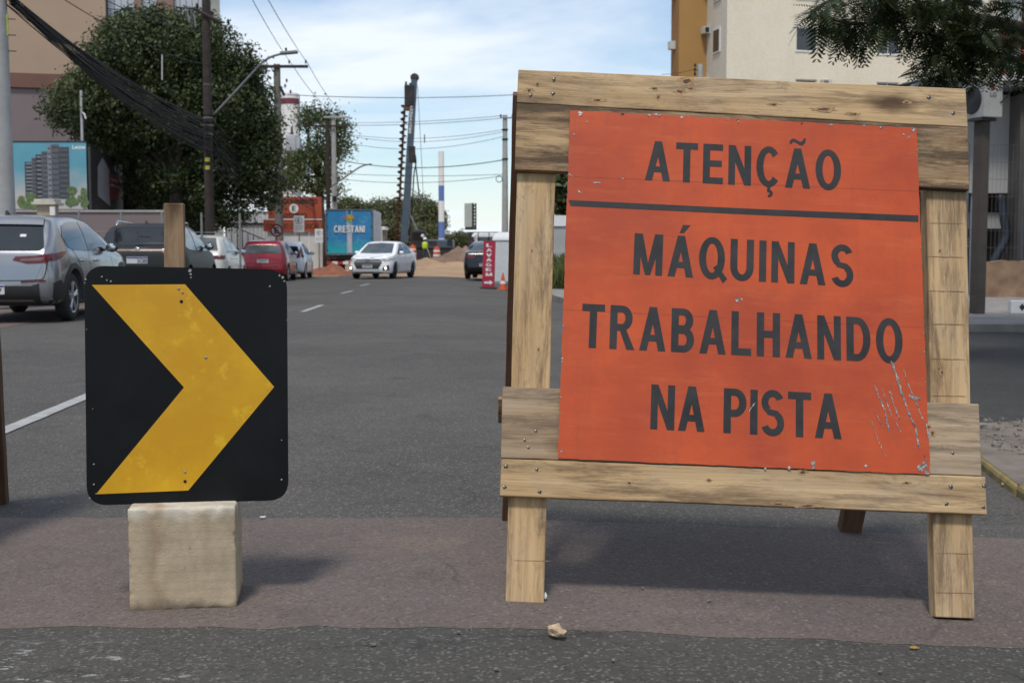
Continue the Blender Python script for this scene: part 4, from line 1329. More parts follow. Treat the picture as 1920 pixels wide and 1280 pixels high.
SEDAN = dict(L=4.45, W=1.74, ax=(.88, 3.50), wr=.315,
    top=[(0, .50), (.015, .66), (.04, .86), (.08, .98), (.16, 1.045), (.5, 1.085), (.75, 1.13), (1.15, 1.33), (1.5, 1.43), (2.0, 1.475), (2.4, 1.44), (2.85, 1.24), (3.35, .99), (3.5, .95), (4.0, .86), (4.28, .76), (4.41, .62), (4.45, .46)],
    bot=[(0, .42), (.05, .3), (.3, .22), (.8, .19), (3.6, .19), (4.2, .2), (4.41, .26), (4.45, .38)],
    belt=[(0, .82), (.6, .94), (1.4, .94), (2.8, .90), (3.5, .84), (4.45, .55)],
    wid=[(0, .62), (.03, .70), (.10, .78), (.3, .835), (.7, .87), (3.6, .87), (4.05, .84), (4.28, .74), (4.41, .60), (4.45, .5)], tumble=.36)
def side_windows(c, polys, m=M_GLASS, trim=M_TRIM):
    for sx in (-1, 1):
        for p in polys:
            c.patch('side_window', 'side', p, m, sx=sx, off=.006)
GRP = 'cars parked along the left kerb'
# silver SUV nearest the camera, rear quarter
c = Car('parked_car', 'silver SUV parked nearest, rear quarter beside the concrete pole', SUV, paint('silver_paint', (0.29, 0.295, 0.31), 0.7, .24, .6), (130, 601), 'RR', group=GRP)
c.patch('rear_window', 'rear', [(-.60, 1.40), (-.70, 1.05), (-.66, 1.00), (.66, 1.00), (.70, 1.05), (.60, 1.40), (.3, 1.425), (-.3, 1.425)], M_GLASS)
side_windows(c, [[(.70, 1.05), (.60, 1.20), (.78, 1.36), (1.12, 1.42), (1.62, 1.445), (1.60, 1.00), (.9, 1.02)], [(1.68, 1.00), (1.70, 1.445), (2.15, 1.415), (2.55, 1.27), (2.98, 1.0)]])
c.both('tail_light', 'rear', [(.30, .87), (.34, .92), (.60, .93), (.80, .965), (.86, .99), (.84, .90), (.74, .83), (.5, .82)], M_REDL)
for sx in (-1, 1):
    c.patch('tail_light', 'side', [(.10, .86), (.10, .94), (.40, .985), (.62, 1.0), (.40, .91), (.2, .86)], M_REDL, sx=sx, off=.006)
c.both('tail_light_lens', 'rear', [(.40, .855), (.42, .89), (.72, .91), (.70, .865)], mat('lamp_smoke', (.16, .09, .09), .15, 0, .3, 9, coat=.6), off=.012)
c.patch('bumper_skirt', 'rear', [(-.66, .56), (-.55, .52), (.55, .52), (.66, .56), (.66, .27), (-.66, .27)], M_TRIM, off=.006)
for sx in (-1, 1):
    c.patch('bumper_skirt', 'side', [(.12, .25), (.12, .56), (.28, .60), (.44, .50), (.42, .25)], M_TRIM, sx=sx, off=.006)
    c.patch('sill_trim', 'side', [(1.24, .23), (1.24, .36), (3.12, .36), (3.12, .23)], M_TRIM, sx=sx, off=.006)
    for cy_ in SUV['ax']:
        ring = []
        r0, r1 = .40, .475
        for k in range(19): ring.append((cy_ + r1 * math.cos(R(180 - 10 * k)), .355 + r1 * math.sin(R(10 * k))))
        for k in range(19): ring.append((cy_ + r0 * math.cos(R(10 * k)), .355 + r0 * math.sin(R(10 * k))))
        c.patch('arch_trim', 'side', ring, M_TRIM, sx=sx, off=.008, res=.06)
c.both('reflector', 'rear', [(.42, .555), (.74, .575), (.74, .60), (.42, .585)], M_REDL, off=.012)
c.plate('rear', 0, .47, 'JDT9F47')
c.seam('tailgate_gap', 'rear', [(-.76, .86), (-.72, .64), (-.60, .60), (0, .59), (.60, .60), (.72, .64), (.76, .86)], .012, M_GAP)
for sx in (-1, 1):
    c.seam('door_gap', 'side', [(1.65, 1.0), (1.64, .7), (1.60, .40)], .011, M_GAP, sx)
    c.seam('door_gap', 'side', [(.86, 1.03), (1.02, .9), (1.25, .62), (1.30, .40)], .011, M_GAP, sx)
    c.seam('door_gap', 'side', [(2.92, .95), (2.95, .7), (2.9, .42)], .011, M_GAP, sx)
c.handles((1.22, 2.02), .86, paint('silver_paint', (0, 0, 0)))
c.mirror(2.68, 1.04, M_TRIM)
c.patch('spoiler', 'top', [(-.62, .40), (.62, .40), (.58, .62), (-.58, .62)], paint('silver_paint', (0, 0, 0)), off=.03)
c.patch('sticker', 'rear', [(.34, 1.19), (.42, 1.19), (.42, 1.225), (.34, 1.225)], M_WHITE, off=.008)
MB().prism([(0, 0), (.20, 0), (.06, .07), (.02, .075)], -.012, .012, 'x').build('antenna_fin', M_TRIM, c.root).location = (0, .72, 1.50)
# dark grey SUV
c = Car('parked_car', 'dark grey SUV with roof rails parked behind the wooden stake', dict(SUV, L=4.3, W=1.76, ax=(.78, 3.4),
        top=[(0, .56), (.015, .76), (.05, .97), (.10, 1.06), (.22, 1.16), (.40, 1.40), (.52, 1.50), (.9, 1.56), (1.6, 1.585), (2.2, 1.54), (2.65, 1.36), (3.2, 1.07), (3.4, 1.02), (3.9, .92), (4.15, .80), (4.26, .66), (4.3, .5)],
        bot=SUV['bot'][:-2] + [(4.26, .32), (4.3, .44)], belt=[(0, .86), (.5, .99), (1.2, 1.0), (2.6, .96), (3.4, .9), (4.3, .6)],
        wid=[(0, .62), (.03, .72), (.10, .79), (.3, .85), (.7, .88), (3.5, .88), (3.95, .84), (4.15, .74), (4.26, .6), (4.3, .5)]), paint('grey_paint', (0.026, 0.029, 0.03), 0.0, .42, .05, .12), loc=None, ref_px=(350, 566), ref='RR', group=GRP)
c.patch('rear_window', 'rear', [(-.60, 1.44), (-.72, 1.12), (.72, 1.12), (.60, 1.44), (0, 1.465)], M_GLASS)
c.patch('rear_light_bar', 'rear', [(-.76, 1.00), (-.74, 1.06), (-.46, 1.045), (.46, 1.045), (.74, 1.06), (.76, 1.00), (.46, 1.015), (-.46, 1.015)], M_REDL, off=.008)
c.both('tail_light', 'rear', [(.46, 1.05), (.50, .95), (.80, .93), (.80, 1.08)], M_REDL, off=.007)
for sx in (-1, 1):
    c.patch('tail_light', 'side', [(.10, .94), (.10, 1.08), (.45, 1.12), (.30, .95)], M_REDL, sx=sx, off=.006)
side_windows(c, [[(.55, 1.12), (.72, 1.42), (1.15, 1.475), (1.60, 1.49), (1.58, 1.03), (.9, 1.05)], [(1.66, 1.03), (1.68, 1.49), (2.12, 1.45), (2.5, 1.30), (2.95, 1.03)]])
c.plate('rear', 0, .84, '2C85', align=-.10 * -1)
c.patch('bumper_skirt', 'rear', [(-.74, .56), (.74, .56), (.74, .27), (-.74, .27)], M_TRIM, off=.006)
c.seam('tailgate_gap', 'rear', [(-.70, .92), (-.62, .76), (0, .72), (.62, .76), (.70, .92)], .012, M_GAP)
c.mirror(2.6, 1.10, M_TRIM)
for sx in (-1, 1):
    MB().tube([(sx * .56, .75, 1.53), (sx * .57, .9, 1.61), (sx * .57, 2.0, 1.60), (sx * .56, 2.2, 1.52)], .02, 8).build('roof_rail', M_CHROME, c.root, True)
p_, n_ = c.hit('rear', 0, 1.05)
MB().lathe([(.001, -.012), (.05, -.012), (.045, 0), (.001, 0)], 18, 'y').build('round_badge', M_CHROME, c.root, True).location = p_ + Vector((0, -.012, 0))
c.seam('wiper', 'rear', [(-.05, 1.13), (.22, 1.155), (.50, 1.15)], .025, M_TRIM, off=.02)
MB().prism([(0, 0), (.18, 0), (.06, .07), (.02, .075)], -.012, .012, 'x').build('antenna_fin', M_TRIM, c.root).location = (0, .8, 1.55)
# cream white hatch
CW = paint('cream_paint', (0.60, 0.575, 0.52), 0.0, .35)
c = Car('parked_car', 'cream white car parked between the dark SUV and red hatchback', dict(HATCH, L=4.2, ax=(.72, 3.3), W=1.73,
        top=[(0, .54), (.015, .70), (.05, .90), (.10, .99), (.22, 1.10), (.42, 1.33), (.6, 1.42), (1.0, 1.465), (1.6, 1.475), (2.1, 1.42), (2.6, 1.2), (3.1, .98), (3.3, .94), (3.8, .84), (4.05, .73), (4.16, .6), (4.2, .46)],
        bot=HATCH['bot'][:-3] + [(3.95, .2), (4.16, .28), (4.2, .4)], belt=[(0, .82), (.5, .93), (1.2, .94), (2.5, .9), (3.3, .83), (4.2, .55)],
        wid=[(0, .6), (.03, .70), (.1, .78), (.3, .83), (.7, .865), (3.4, .865), (3.85, .82), (4.06, .72), (4.16, .6), (4.2, .48)]), CW, (424, 544), 'RR', group=GRP)
c.patch('rear_window', 'rear', [(-.56, 1.38), (-.66, 1.05), (.66, 1.05), (.56, 1.38), (0, 1.40)], M_GLASSL)
side_windows(c, [[(.66, 1.02), (.80, 1.33), (1.15, 1.385), (1.62, 1.395), (1.60, .96)], [(1.67, .96), (1.69, 1.395), (2.1, 1.35), (2.5, 1.17), (2.85, .95)]], M_GLASS)
c.both('tail_light', 'rear', [(.40, .83), (.42, .90), (.74, .93), (.80, .90), (.74, .82)], M_REDL)
for sx in (-1, 1): c.patch('tail_light', 'side', [(.10, .82), (.10, .92), (.42, .93), (.32, .83)], M_REDL, sx=sx, off=.006)
c.mirror(2.62, 1.0, M_CHROME)
c.handles((1.25, 2.0), .84, CW)
c.plate('rear', 0, .66, 'IYV4D62')
# red hatchback
RW = paint('red_paint', (0.24, 0.012, 0.022), 0.1, .3)
c = Car('parked_car', 'dark red hatchback parked in front of the wooden railing', HATCH, RW, (537, 527), 'RR', rotz=RZ, group=GRP)
c.patch('rear_window', 'rear', [(-.57, 1.27), (-.66, 1.02), (-.60, .99), (.60, .99), (.66, 1.02), (.57, 1.27), (0, 1.285)], M_GLASSL)
side_windows(c, [[(.56, 1.02), (.66, 1.28), (1.0, 1.37), (1.55, 1.39), (1.52, .95), (.9, .97)], [(1.60, .95), (1.62, 1.39), (1.98, 1.33), (2.35, 1.15), (2.68, .95)]])
for sx in (-1, 1): c.patch('tail_light', 'side', [(.09, .88), (.13, 1.10), (.30, 1.28), (.36, 1.20), (.30, .98)], M_REDL, sx=sx, off=.007)
c.both('tail_light', 'rear', [(.66, .90), (.62, 1.0), (.66, 1.15), (.72, 1.15), (.76, .90)], M_REDL, off=.006)
c.plate('rear', 0, .72, 'IXB9E37')
c.seam('tailgate_gap', 'rear', [(-.66, .88), (-.62, .66), (0, .62), (.62, .66), (.66, .88)], .012, M_GAP)
c.seam('bumper_gap', 'rear', [(-.74, .54), (0, .50), (.74, .54)], .014, M_GAP)
c.seam('wiper', 'rear', [(-.02, 1.01), (.2, 1.035), (.40, 1.03)], .025, M_TRIM, off=.02)
c.mirror(2.42, .98, M_TRIM)
c.handles((1.15, 1.9), .84, RW)
# small white car with tall tail lamps
WW = paint('white_paint', (0.72, 0.73, 0.74), 0.0, .35)
c = Car('parked_car', 'small white car with tall tail lamps parked past the red hatchback', dict(HATCH, W=1.66, wid=[(a, b_ * .985) for a, b_ in HATCH['wid']]), WW, (570, 522), 'RR', rotz=RZ, group=GRP)
c.patch('rear_window', 'rear', [(-.54, 1.27), (-.62, 1.02), (.62, 1.02), (.54, 1.27), (0, 1.285)], M_GLASS)
side_windows(c, [[(.66, 1.02), (.72, 1.29), (1.0, 1.37), (1.5, 1.39), (1.48, .95)], [(1.56, .95), (1.58, 1.39), (1.98, 1.33), (2.35, 1.15), (2.68, .95)]])
for sx in (-1, 1): c.patch('tail_light', 'side', [(.08, .84), (.14, 1.12), (.34, 1.30), (.40, 1.22), (.34, .90), (.26, .80)], M_REDL, sx=sx, off=.007)
c.both('tail_light', 'rear', [(.50, .80), (.52, .90), (.64, 1.18), (.70, 1.18), (.76, .84)], M_REDL, off=.006)
c.mirror(2.42, .98, M_TRIM)
c.plate('rear', 0, .66, 'IUO5A13')
# white sedan driving towards the camera
WS = paint('bright_white_paint', (0.82, 0.82, 0.82), 0.0, .35)
fl = G(738, 521.5); 
c = Car('moving_car', 'white sedan with gold badge driving towards the camera in mid street', SEDAN, WS, (738, 522.5), 'LF', rotz=math.pi + R(-10.5), rim=mat('dark_rim', (.06, .06, .065), .35, .8))
c.patch('windscreen', 'front', [(-.66, 1.0), (-.54, 1.38), (0, 1.415), (.54, 1.38), (.66, 1.0), (0, .985)], M_GLASSL, off=.006)
side_windows(c, [[(1.0, 1.02), (1.25, 1.31), (1.55, 1.385), (1.95, 1.40), (1.93, .97)], [(2.0, .97), (2.02, 1.40), (2.35, 1.37), (2.75, 1.17), (3.10, .97)]])
c.patch('grille', 'front', [(-.56, .62), (-.58, .66), (.58, .66), (.56, .62), (.44, .40), (-.44, .40)], M_TRIM, off=.012)
c.patch('upper_grille', 'front', [(-.54, .70), (-.50, .745), (.50, .745), (.54, .70)], M_TRIM, off=.010)
c.patch('chrome_bar', 'front', [(-.54, .672), (-.54, .690), (.54, .690), (.54, .672)], M_CHROME, off=.016)
c.both('headlight', 'front', [(.52, .68), (.54, .75), (.72, .83), (.84, .86), (.84, .74), (.72, .68)], M_CLEARL, off=.008)
for sx in (-1, 1): c.patch('headlight', 'side', [(4.40, .68), (4.30, .79), (3.98, .86), (3.98, .80), (4.22, .70)], M_CLEARL, sx=sx, off=.008)
c.both('fog_lamp_recess', 'front', [(.58, .33), (.62, .47), (.78, .54), (.80, .34)], M_TRIM, off=.008)
for sx in (-1, 1):
    p_, n_ = c.hit('front', sx * .69, .42)
    MB().lathe([(.001, 0), (.055, 0), (.05, .02), (.001, .025)], 16, 'y').build('fog_lamp', M_LAMPON, c.root, True).location = p_ + Vector((0, .01, 0))
p_, n_ = c.hit('front', 0, .69)
MB().prism([(-.10, -.022), (-.04, -.022), (-.03, -.036), (.04, -.036), (.03, -.022), (.10, -.022), (.09, .022), (.04, .022), (.03, .036), (-.04, .036), (-.03, .022), (-.09, .022)], 0, .014, 'y').build('badge', M_GOLD, c.root).location = p_ + Vector((0, .018, 0))
c.plate('front', 0, .50, 'JAZ1F54', off=.03)
c.patch('lower_intake', 'front', [(-.54, .23), (-.5, .28), (.5, .28), (.54, .23)], M_TRIM, off=.008)
c.mirror(2.86, 1.0, WS)
c.handles((1.42, 2.3), .86, WS)
for sx in (-1, 1):
    c.seam('door_gap', 'side', [(1.97, .96), (1.96, .7), (1.93, .34)], .010, M_GAP, sx)
    c.seam('door_gap', 'side', [(3.02, .93), (3.05, .7), (3.0, .36)], .010, M_GAP, sx)
    c.seam('door_gap', 'side', [(1.05, .95), (1.18, .8), (1.25, .4)], .010, M_GAP, sx)
c.seam('bonnet_gap', 'front', [(-.78, .85), (-.52, .775), (0, .765), (.52, .775), (.78, .85)], .012, M_GAP)
MB().prism([(0, 0), (.18, 0), (.06, .06), (.02, .065)], -.012, .012, 'x').build('antenna_fin', WS, c.root).location = (0, 1.55, 1.43)
M_VEST = mat('hi_vis', (0.50, 0.72, 0.03), 0.8, 0, 0.15, 10)
# black car seen from behind
BK = paint('black_paint', (0.008, 0.008, 0.009), 0.1, .2)
c = Car('parked_car', 'black saloon seen from behind, left of the red LAVAGEM sign', SEDAN, BK, (876, 523), 'LR', rotz=RZ - R(8), rim=M_RIM)
c.patch('rear_window', 'rear', [(-.50, 1.36), (-.62, 1.13), (.62, 1.13), (.50, 1.36), (0, 1.38)], M_GLASSL)
c.both('tail_light', 'rear', [(.36, .82), (.38, .93), (.74, .95), (.82, .93), (.80, .80)], M_REDL)
for sx in (-1, 1): c.patch('tail_light', 'side', [(.08, .80), (.10, .94), (.36, .95), (.28, .82)], M_REDL, sx=sx, off=.006)
p_, n_ = c.hit('rear', 0, .90)
MB().lathe([(.001, -.012), (.06, -.012), (.055, 0), (.001, 0)], 18, 'y').build('round_badge', M_CHROME, c.root, True).location = p_ + Vector((0, -.01, 0))
o = c.plate('rear', 0, .56, 'IRK3682')
side_windows(c, [[(1.0, 1.02), (1.25, 1.31), (1.55, 1.385), (1.95, 1.40), (1.93, .97)], [(2.0, .97), (2.02, 1.40), (2.35, 1.37), (2.75, 1.17), (3.10, .97)]])
c.mirror(2.86, 1.0, BK)
c.seam('bumper_gap', 'rear', [(-.76, .68), (0, .66), (.76, .68)], .014, M_GAP)

# ------------------------------------------------------------------ box truck seen from behind
def swirl_blue():
    m = mat('truck_print', (0.028, 0.20, 0.42), 0.4, 0, 0.1, 1.2, spec=0.5)
    t = m.node_tree; nn, lk = t.nodes, t.links; b = nn['Principled BSDF']
    src = b.inputs['Base Color'].links[0].from_socket
    co = nn.new('ShaderNodeTexCoord')
    sx = nn.new('ShaderNodeSeparateXYZ'); lk.new(co.outputs['Object'], sx.inputs[0])
    mr = nn.new('ShaderNodeMapRange'); mr.inputs['From Min'].default_value = 1.75; mr.inputs['From Max'].default_value = 1.15
    lk.new(sx.outputs[2], mr.inputs['Value'])
    mx = nn.new('ShaderNodeMix'); mx.data_type = 'RGBA'; mx.inputs['B'].default_value = (0.02, 0.36, 0.42, 1)
    lk.new(mr.outputs[0], mx.inputs['Factor']); lk.new(src, mx.inputs['A'])
    lk.new(mx.outputs['Result'], b.inputs['Base Color'])
    return m
M_TPRINT = swirl_blue()
M_TSIDE = mat('truck_side', (0.42, 0.46, 0.56), 0.45, 0, 0.15, 1.5, dirt=0.3, dirtcol=(0.2, 0.22, 0.28))
M_STEELD = mat('dark_steel', (0.03, 0.03, 0.032), 0.6, 0.3, 0.3, 8, dirt=.3, dirtcol=(.1, .07, .05))
M_SWIRL = mat('swirl_pale', (0.10, 0.36, 0.56), 0.45)
M_CREAM = mat('print_white', (0.70, 0.70, 0.68), 0.5)
M_LTGREY = mat('light_grey', (0.42, 0.43, 0.44), 0.5, 0, .15, 4)
g = G(612, 512.5)
tr = thing('box_truck', 'blue box truck with white CRESTANI lettering on its rear doors', 'truck', (g.x, g.y, 0), R(1.8))
TW, TZ0, TZ1 = 2.36, 0.92, 3.20
MB().bevbox(0.0, TW, 0.05, 5.4, TZ0 + .0, TZ1, .02).build('cargo_box', M_TSIDE, tr)
for k, (x0, x1) in enumerate(((.06, TW / 2 - .015), (TW / 2 + .015, TW - .06))):
    d_ = MB().bevbox(x0, x1, -.03, .05, TZ0 + .08, TZ1 - .06, .012).build('rear_door', M_TPRINT, tr)
    for z in (1.15, 1.75, 2.35, 2.95):
        xx = x0 if k == 0 else x1
        MB().box(xx - .05, xx + .05, -.05, -.03, z - .035, z + .035).build('hinge', M_STEELD, d_)
    MB().tube([(TW / 2 + (-.12 if k == 0 else .12), -.055, TZ0 + .05), (TW / 2 + (-.12 if k == 0 else .12), -.055, TZ1 - .05)], .016, 8).build('lock_rod', M_LTGREY, d_)
    # printed swirls
    for q in range(13):
        cx_, cz_ = random.uniform(x0 + .2, x1 - .2), random.uniform(1.3, 2.9); rr_ = random.uniform(.08, .22); a0 = random.uniform(0, 360); a1 = a0 + random.uniform(180, 330)
        v, f = [], []
        for i in range(17):
            t = R(a0 + (a1 - a0) * i / 16); r_ = rr_ * (1 - .45 * i / 16)
            for w_ in (-.011, .011):
                v.append((min(max(cx_ + math.cos(t) * (r_ + w_), x0 + .02), x1 - .02), -.0335 - q * .0002, cz_ + math.sin(t) * (r_ + w_)))
        for i in range(16): f.append((2 * i, 2 * i + 1, 2 * i + 3, 2 * i + 2))
        mesh('swirl', v, f, M_SWIRL, d_)
mb = MB(); mb.box(-.02, .05, -.06, .05, TZ0, TZ1); mb.box(TW - .05, TW + .02, -.06, .05, TZ0, TZ1); mb.box(.05, TW - .05, -.06, .05, TZ1 - .05, TZ1 + .01); mb.box(.06, TW - .06, -.06, .05, TZ0, TZ0 + .08)
mb.build('rear_frame', mat('frame_grey', (.10, .12, .15), .5), tr)
MB().box(TW / 2 - .10, TW / 2 + .10, -.062, -.058, TZ0 + .1, TZ1 - .3).build('printed_strip', M_TSIDE, tr)
# fruit emblem above the name
for k, (dx_, dz, r_, cl_) in enumerate(((-.14, .0, .10, (.45, .10, .02)), (.12, .02, .11, (.50, .20, .02)), (0, .07, .10, (.40, .33, .03)), (-.02, -.12, .09, (.12, .30, .06)), (.05, -.24, .07, (.10, .34, .20)))):
    MB().lathe([(.001, 0), (r_, 0), (r_, -.003), (.001, -.003)], 14, 'y').build('fruit_emblem', mat('fruit%d' % k, cl_, .5), tr).location = (TW / 2 + dx_, -.066 - k * .002, 2.78 + dz)
letters('CRESTANI', Vector((TW / 2 - .77, -.085, 2.05)), Vector((1, 0, 0)), Vector((0, 0, 1)), Vector((0, -1, 0)), 1.54, .34, M_CREAM, tr, Vector(), None, gap=.10)
mb = MB(); mb.box(.2, TW - .2, .1, 5.2, TZ0 - .24, TZ0 - .01); mb.build('chassis', M_STEELD, tr)
for k in range(8):
    MB().box(.02 + k * .2725, .02 + k * .2725 + .2725, .0, .06, .46, .60).build('bumper_band', mat('barred_red', (.4, .03, .03), .5) if k % 2 == 0 else M_CREAM, tr)
for x in (.34, TW - .34):
    MB().tube([(x, .05, .55), (x, .2, .9)], .03, 6).build('bumper_bracket', M_STEELD, tr)
    MB().bevbox(x - .18, x + .18, .02, .08, .72, .84, .01).build('tail_light', M_REDL, tr)
for x in (.16, .44, TW - .44, TW - .16):
    wroot = bpy.data.objects.new('wheel', None); link(wroot, tr); wroot.location = (x, 1.5, .44)
    MB().lathe([(.2, -.12), (.40, -.12), (.44, -.09), (.44, .09), (.40, .12), (.2, .12)], 24, 'x').build('tyre', M_TYRE, wroot, True, sharp=40)
    MB().lathe([(.001, -.06), (.2, -.1), (.2, .1), (.001, .06)], 16, 'x').build('rim', M_STEELD, wroot)
for x in (.2, TW - .2):
    wroot = bpy.data.objects.new('wheel', None); link(wroot, tr); wroot.location = (x, 5.7, .44)
    MB().lathe([(.2, -.12), (.40, -.12), (.44, -.09), (.44, .09), (.40, .12), (.2, .12)], 24, 'x').build('tyre', M_TYRE, wroot, True, sharp=40)
    MB().lathe([(.001, -.06), (.2, -.1), (.2, .1), (.001, .06)], 16, 'x').build('rim', M_STEELD, wroot)
MB().bevbox(.05, TW - .05, 5.5, 7.2, .6, 2.5, .12).build('cab', M_CREAM, tr)
for k in range(9):
    MB().box(TW + .002, TW + .006, .6 + k * .5, .615 + k * .5, TZ0 + .1, TZ1 - .1).build('panel_joint', mat('joint_grey', (.25, .27, .32), .6), tr)
# ------------------------------------------------------------------ small lorry with a ladder rack, beyond the black car
g = P(876, 500, 56)
lt = thing('rack_lorry', 'small lorry with a grey pipe rack behind the black saloon', 'truck', (g.x, 56, 0), R(-4))
MB().bevbox(0, 1.8, 0, 2.6, .62, 1.08, .02).build('load_bed', M_LTGREY, lt)
MB().bevbox(.05, 1.75, 2.65, 4.2, .45, 1.95, .15).build('cab', mat('lorry_white', (.5, .5, .5), .4), lt)
MB().box(.22, 1.58, 2.62, 2.66, 1.30, 1.78).build('rear_window', M_GLASS, lt)
for x in (0.04, .5, 1.0, 1.4, 1.76):
    MB().tube([(x, .05, 1.08), (x, .05, 1.95)], .022, 6).build('rack_post', M_STEELD, lt)
for z in (1.5, 1.95):
    MB().tube([(.04, .05, z), (1.76, .05, z)], .026, 6).build('rack_rail', M_STEELD, lt)
for x in (.04, 1.76):
    MB().tube([(x, .05, 1.95), (x, 3.6, 2.02)], .026, 6).build('rack_rail', M_STEELD, lt)
MB().bevbox(-.22, -.08, 3.7, 3.78, 1.35, 1.62, .02).build('door_mirror', M_TRIM, lt)
MB().tube([(-.1, 3.75, 1.4), (.08, 3.75, 1.3)], .014, 6).build('mirror_arm', M_TRIM, lt)
for x in (.14, 1.66):
    for y in (.9, 3.5):
        wroot = bpy.data.objects.new('wheel', None); link(wroot, lt); wroot.location = (x, y, .34)
        MB().lathe([(.16, -.1), (.31, -.1), (.34, -.07), (.34, .07), (.31, .1), (.16, .1)], 20, 'x').build('tyre', M_TYRE, wroot, True, sharp=40)
        MB().lathe([(.001, -.05), (.16, -.08), (.16, .08), (.001, .05)], 14, 'x').build('rim', M_STEELD, wroot)
MB().box(.2, 1.6, .2, 4.0, .4, .62).build('chassis', M_STEELD, lt)
# ------------------------------------------------------------------ buildings
def px_on(root, px, py, y=0.0):
    """a pixel onto the plane local y = const of a thing, in its own axes"""
    rz = Matrix.Rotation(root.rotation_euler.z, 3, 'Z')
    p0 = Vector(root.location) + rz @ Vector((0, y, 0)); nrm = rz @ Vector((0, -1, 0))
    c = Vector((0, 0, CAM_H)); d = ray(px, py)
    return rz.inverted() @ (c + d * ((p0 - c).dot(nrm) / d.dot(nrm)) - Vector(root.location))
def wall_with_holes(name, x0, x1, z0, z1, holes, m, parent, y=0.0, th=0.25):
    """a wall in the XZ plane with real openings (x0, x1, z0, z1)"""
    xs = sorted(set([x0, x1] + [h[i] for h in holes for i in (0, 1)]))
    zs = sorted(set([z0, z1] + [h[i] for h in holes for i in (2, 3)]))
    mb = MB()
    for a, b_ in zip(xs[:-1], xs[1:]):
        for c, d in zip(zs[:-1], zs[1:]):
            cx_, cz_ = (a + b_) / 2, (c + d) / 2
            if any(h[0] < cx_ < h[1] and h[2] < cz_ < h[3] for h in holes): continue
            mb.add([(a, y, c), (b_, y, c), (b_, y, d), (a, y, d)], [(0, 1, 2, 3)])
    for h in holes:
        a, b_, c, d = h
        mb.add([(a, y, c), (b_, y, c), (b_, y, d), (a, y, d), (a, y + th, c), (b_, y + th, c), (b_, y + th, d), (a, y + th, d)],
               [(0, 4, 5, 1), (1, 5, 6, 2), (2, 6, 7, 3), (3, 7, 4, 0)])
    return mb.build(name, m, parent, fix=False)
def window(parent, x0, x1, z0, z1, y, fm, gm, fw=.06, mull=1):
    w_ = bpy.data.objects.new('window', None); link(w_, parent); w_.location = ((x0 + x1) / 2, y, z0)
    W_, H_ = (x1 - x0) / 2, z1 - z0
    mb = MB()
    mb.box(-W_, W_, -.05, .03, 0, fw); mb.box(-W_, W_, -.05, .03, H_ - fw, H_); mb.box(-W_, -W_ + fw, -.05, .03, fw, H_ - fw); mb.box(W_ - fw, W_, -.05, .03, fw, H_ - fw)
    for k in range(mull):
        xx = -W_ + (k + 1) * 2 * W_ / (mull + 1)
        mb.box(xx - .02, xx + .02, -.03, .02, fw, H_ - fw)
    mb.build('frame', fm, w_)
    MB().box(-W_ + fw, W_ - fw, 0, .012, fw, H_ - fw).build('pane', gm, w_)
    return w_
def aircon(parent, x, z, y, m, w_=.62, h=.42, d=.35):
    a = bpy.data.objects.new('air_conditioner', None); link(a, parent); a.location = (x, y, z)
    MB().bevbox(0, w_, -d, 0, 0, h, .015).build('casing', m, a)
    MB().box(.06, w_ * .62, -d - .01, -d + .002, .06, h - .06).build('grille', M_TRIM, a)
    for k in range(5):
        zz = .09 + k * (h - .18) / 4
        MB().box(.06, w_ * .62, -d - .018, -d - .010, zz - .008, zz + .008).build('slat', m, a)
    MB().box(-.02, w_ + .02, -d, 0, -.05, -.01).build('bracket', m, a)
def tile_mat(name, col, s=10.0):
    m = mat(name, col, 0.6, 0, 0.05, 0.4, dirt=.12, dirtcol=tuple(c * .7 for c in col))
    t = m.node_tree; nn, lk = t.nodes, t.links; b = nn['Principled BSDF']
    src = b.inputs['Base Color'].links[0].from_socket
    co = nn.new('ShaderNodeTexCoord'); mp_ = nn.new('ShaderNodeMapping'); mp_.inputs['Rotation'].default_value = (R(90), 0, 0)
    lk.new(co.outputs['Object'], mp_.inputs['Vector'])
    br_ = nn.new('ShaderNodeTexBrick'); br_.offset = 0.0; br_.inputs['Scale'].default_value = s
    br_.inputs['Color1'].default_value = (1, 1, 1, 1); br_.inputs['Color2'].default_value = (.93, .93, .93, 1); br_.inputs['Mortar'].default_value = (.62, .60, .57, 1)
    br_.inputs['Brick Width'].default_value = 1.0; br_.inputs['Row Height'].default_value = 1.0; br_.inputs['Mortar Size'].default_value = 0.06
    lk.new(mp_.outputs[0], br_.inputs['Vector'])
    mu = nn.new('ShaderNodeMix'); mu.data_type = 'RGBA'; mu.blend_type = 'MULTIPLY'; mu.inputs['Factor'].default_value = 1
    lk.new(src, mu.inputs['A']); lk.new(br_.outputs['Color'], mu.inputs['B'])
    lk.new(mu.outputs['Result'], b.inputs['Base Color'])
    return m
M_CREAMT = tile_mat('cream_tile', (0.80, 0.72, 0.57), 9)
M_OCHRE = mat('ochre_render', (0.37, 0.205, 0.065), 0.85, 0, .06, .6, bump=.2)
M_OCHRED = mat('ochre_band', (0.25, 0.125, 0.045), 0.85, 0, .06, .6)
M_WFRAME = mat('white_frame', (0.66, 0.66, 0.65), 0.5, 0, .05)
M_PANE = mat('window_pane', (0.03, 0.034, 0.036), 0.08, 0, .3, .7, spec=.7)
M_PANEL = mat('window_pane_blind', (0.42, 0.48, 0.50), 0.25, 0, .2, .7, spec=.6)
M_ACW = mat('aircon_casing', (0.50, 0.48, 0.44), 0.6, 0, .1)
M_REDT = tile_mat('orange_tile', (0.48, 0.095, 0.045), 9)
M_MART = tile_mat('maroon_tile', (0.15, 0.045, 0.045), 9)
M_YELT = tile_mat('yellow_tile', (0.50, 0.36, 0.14), 9)
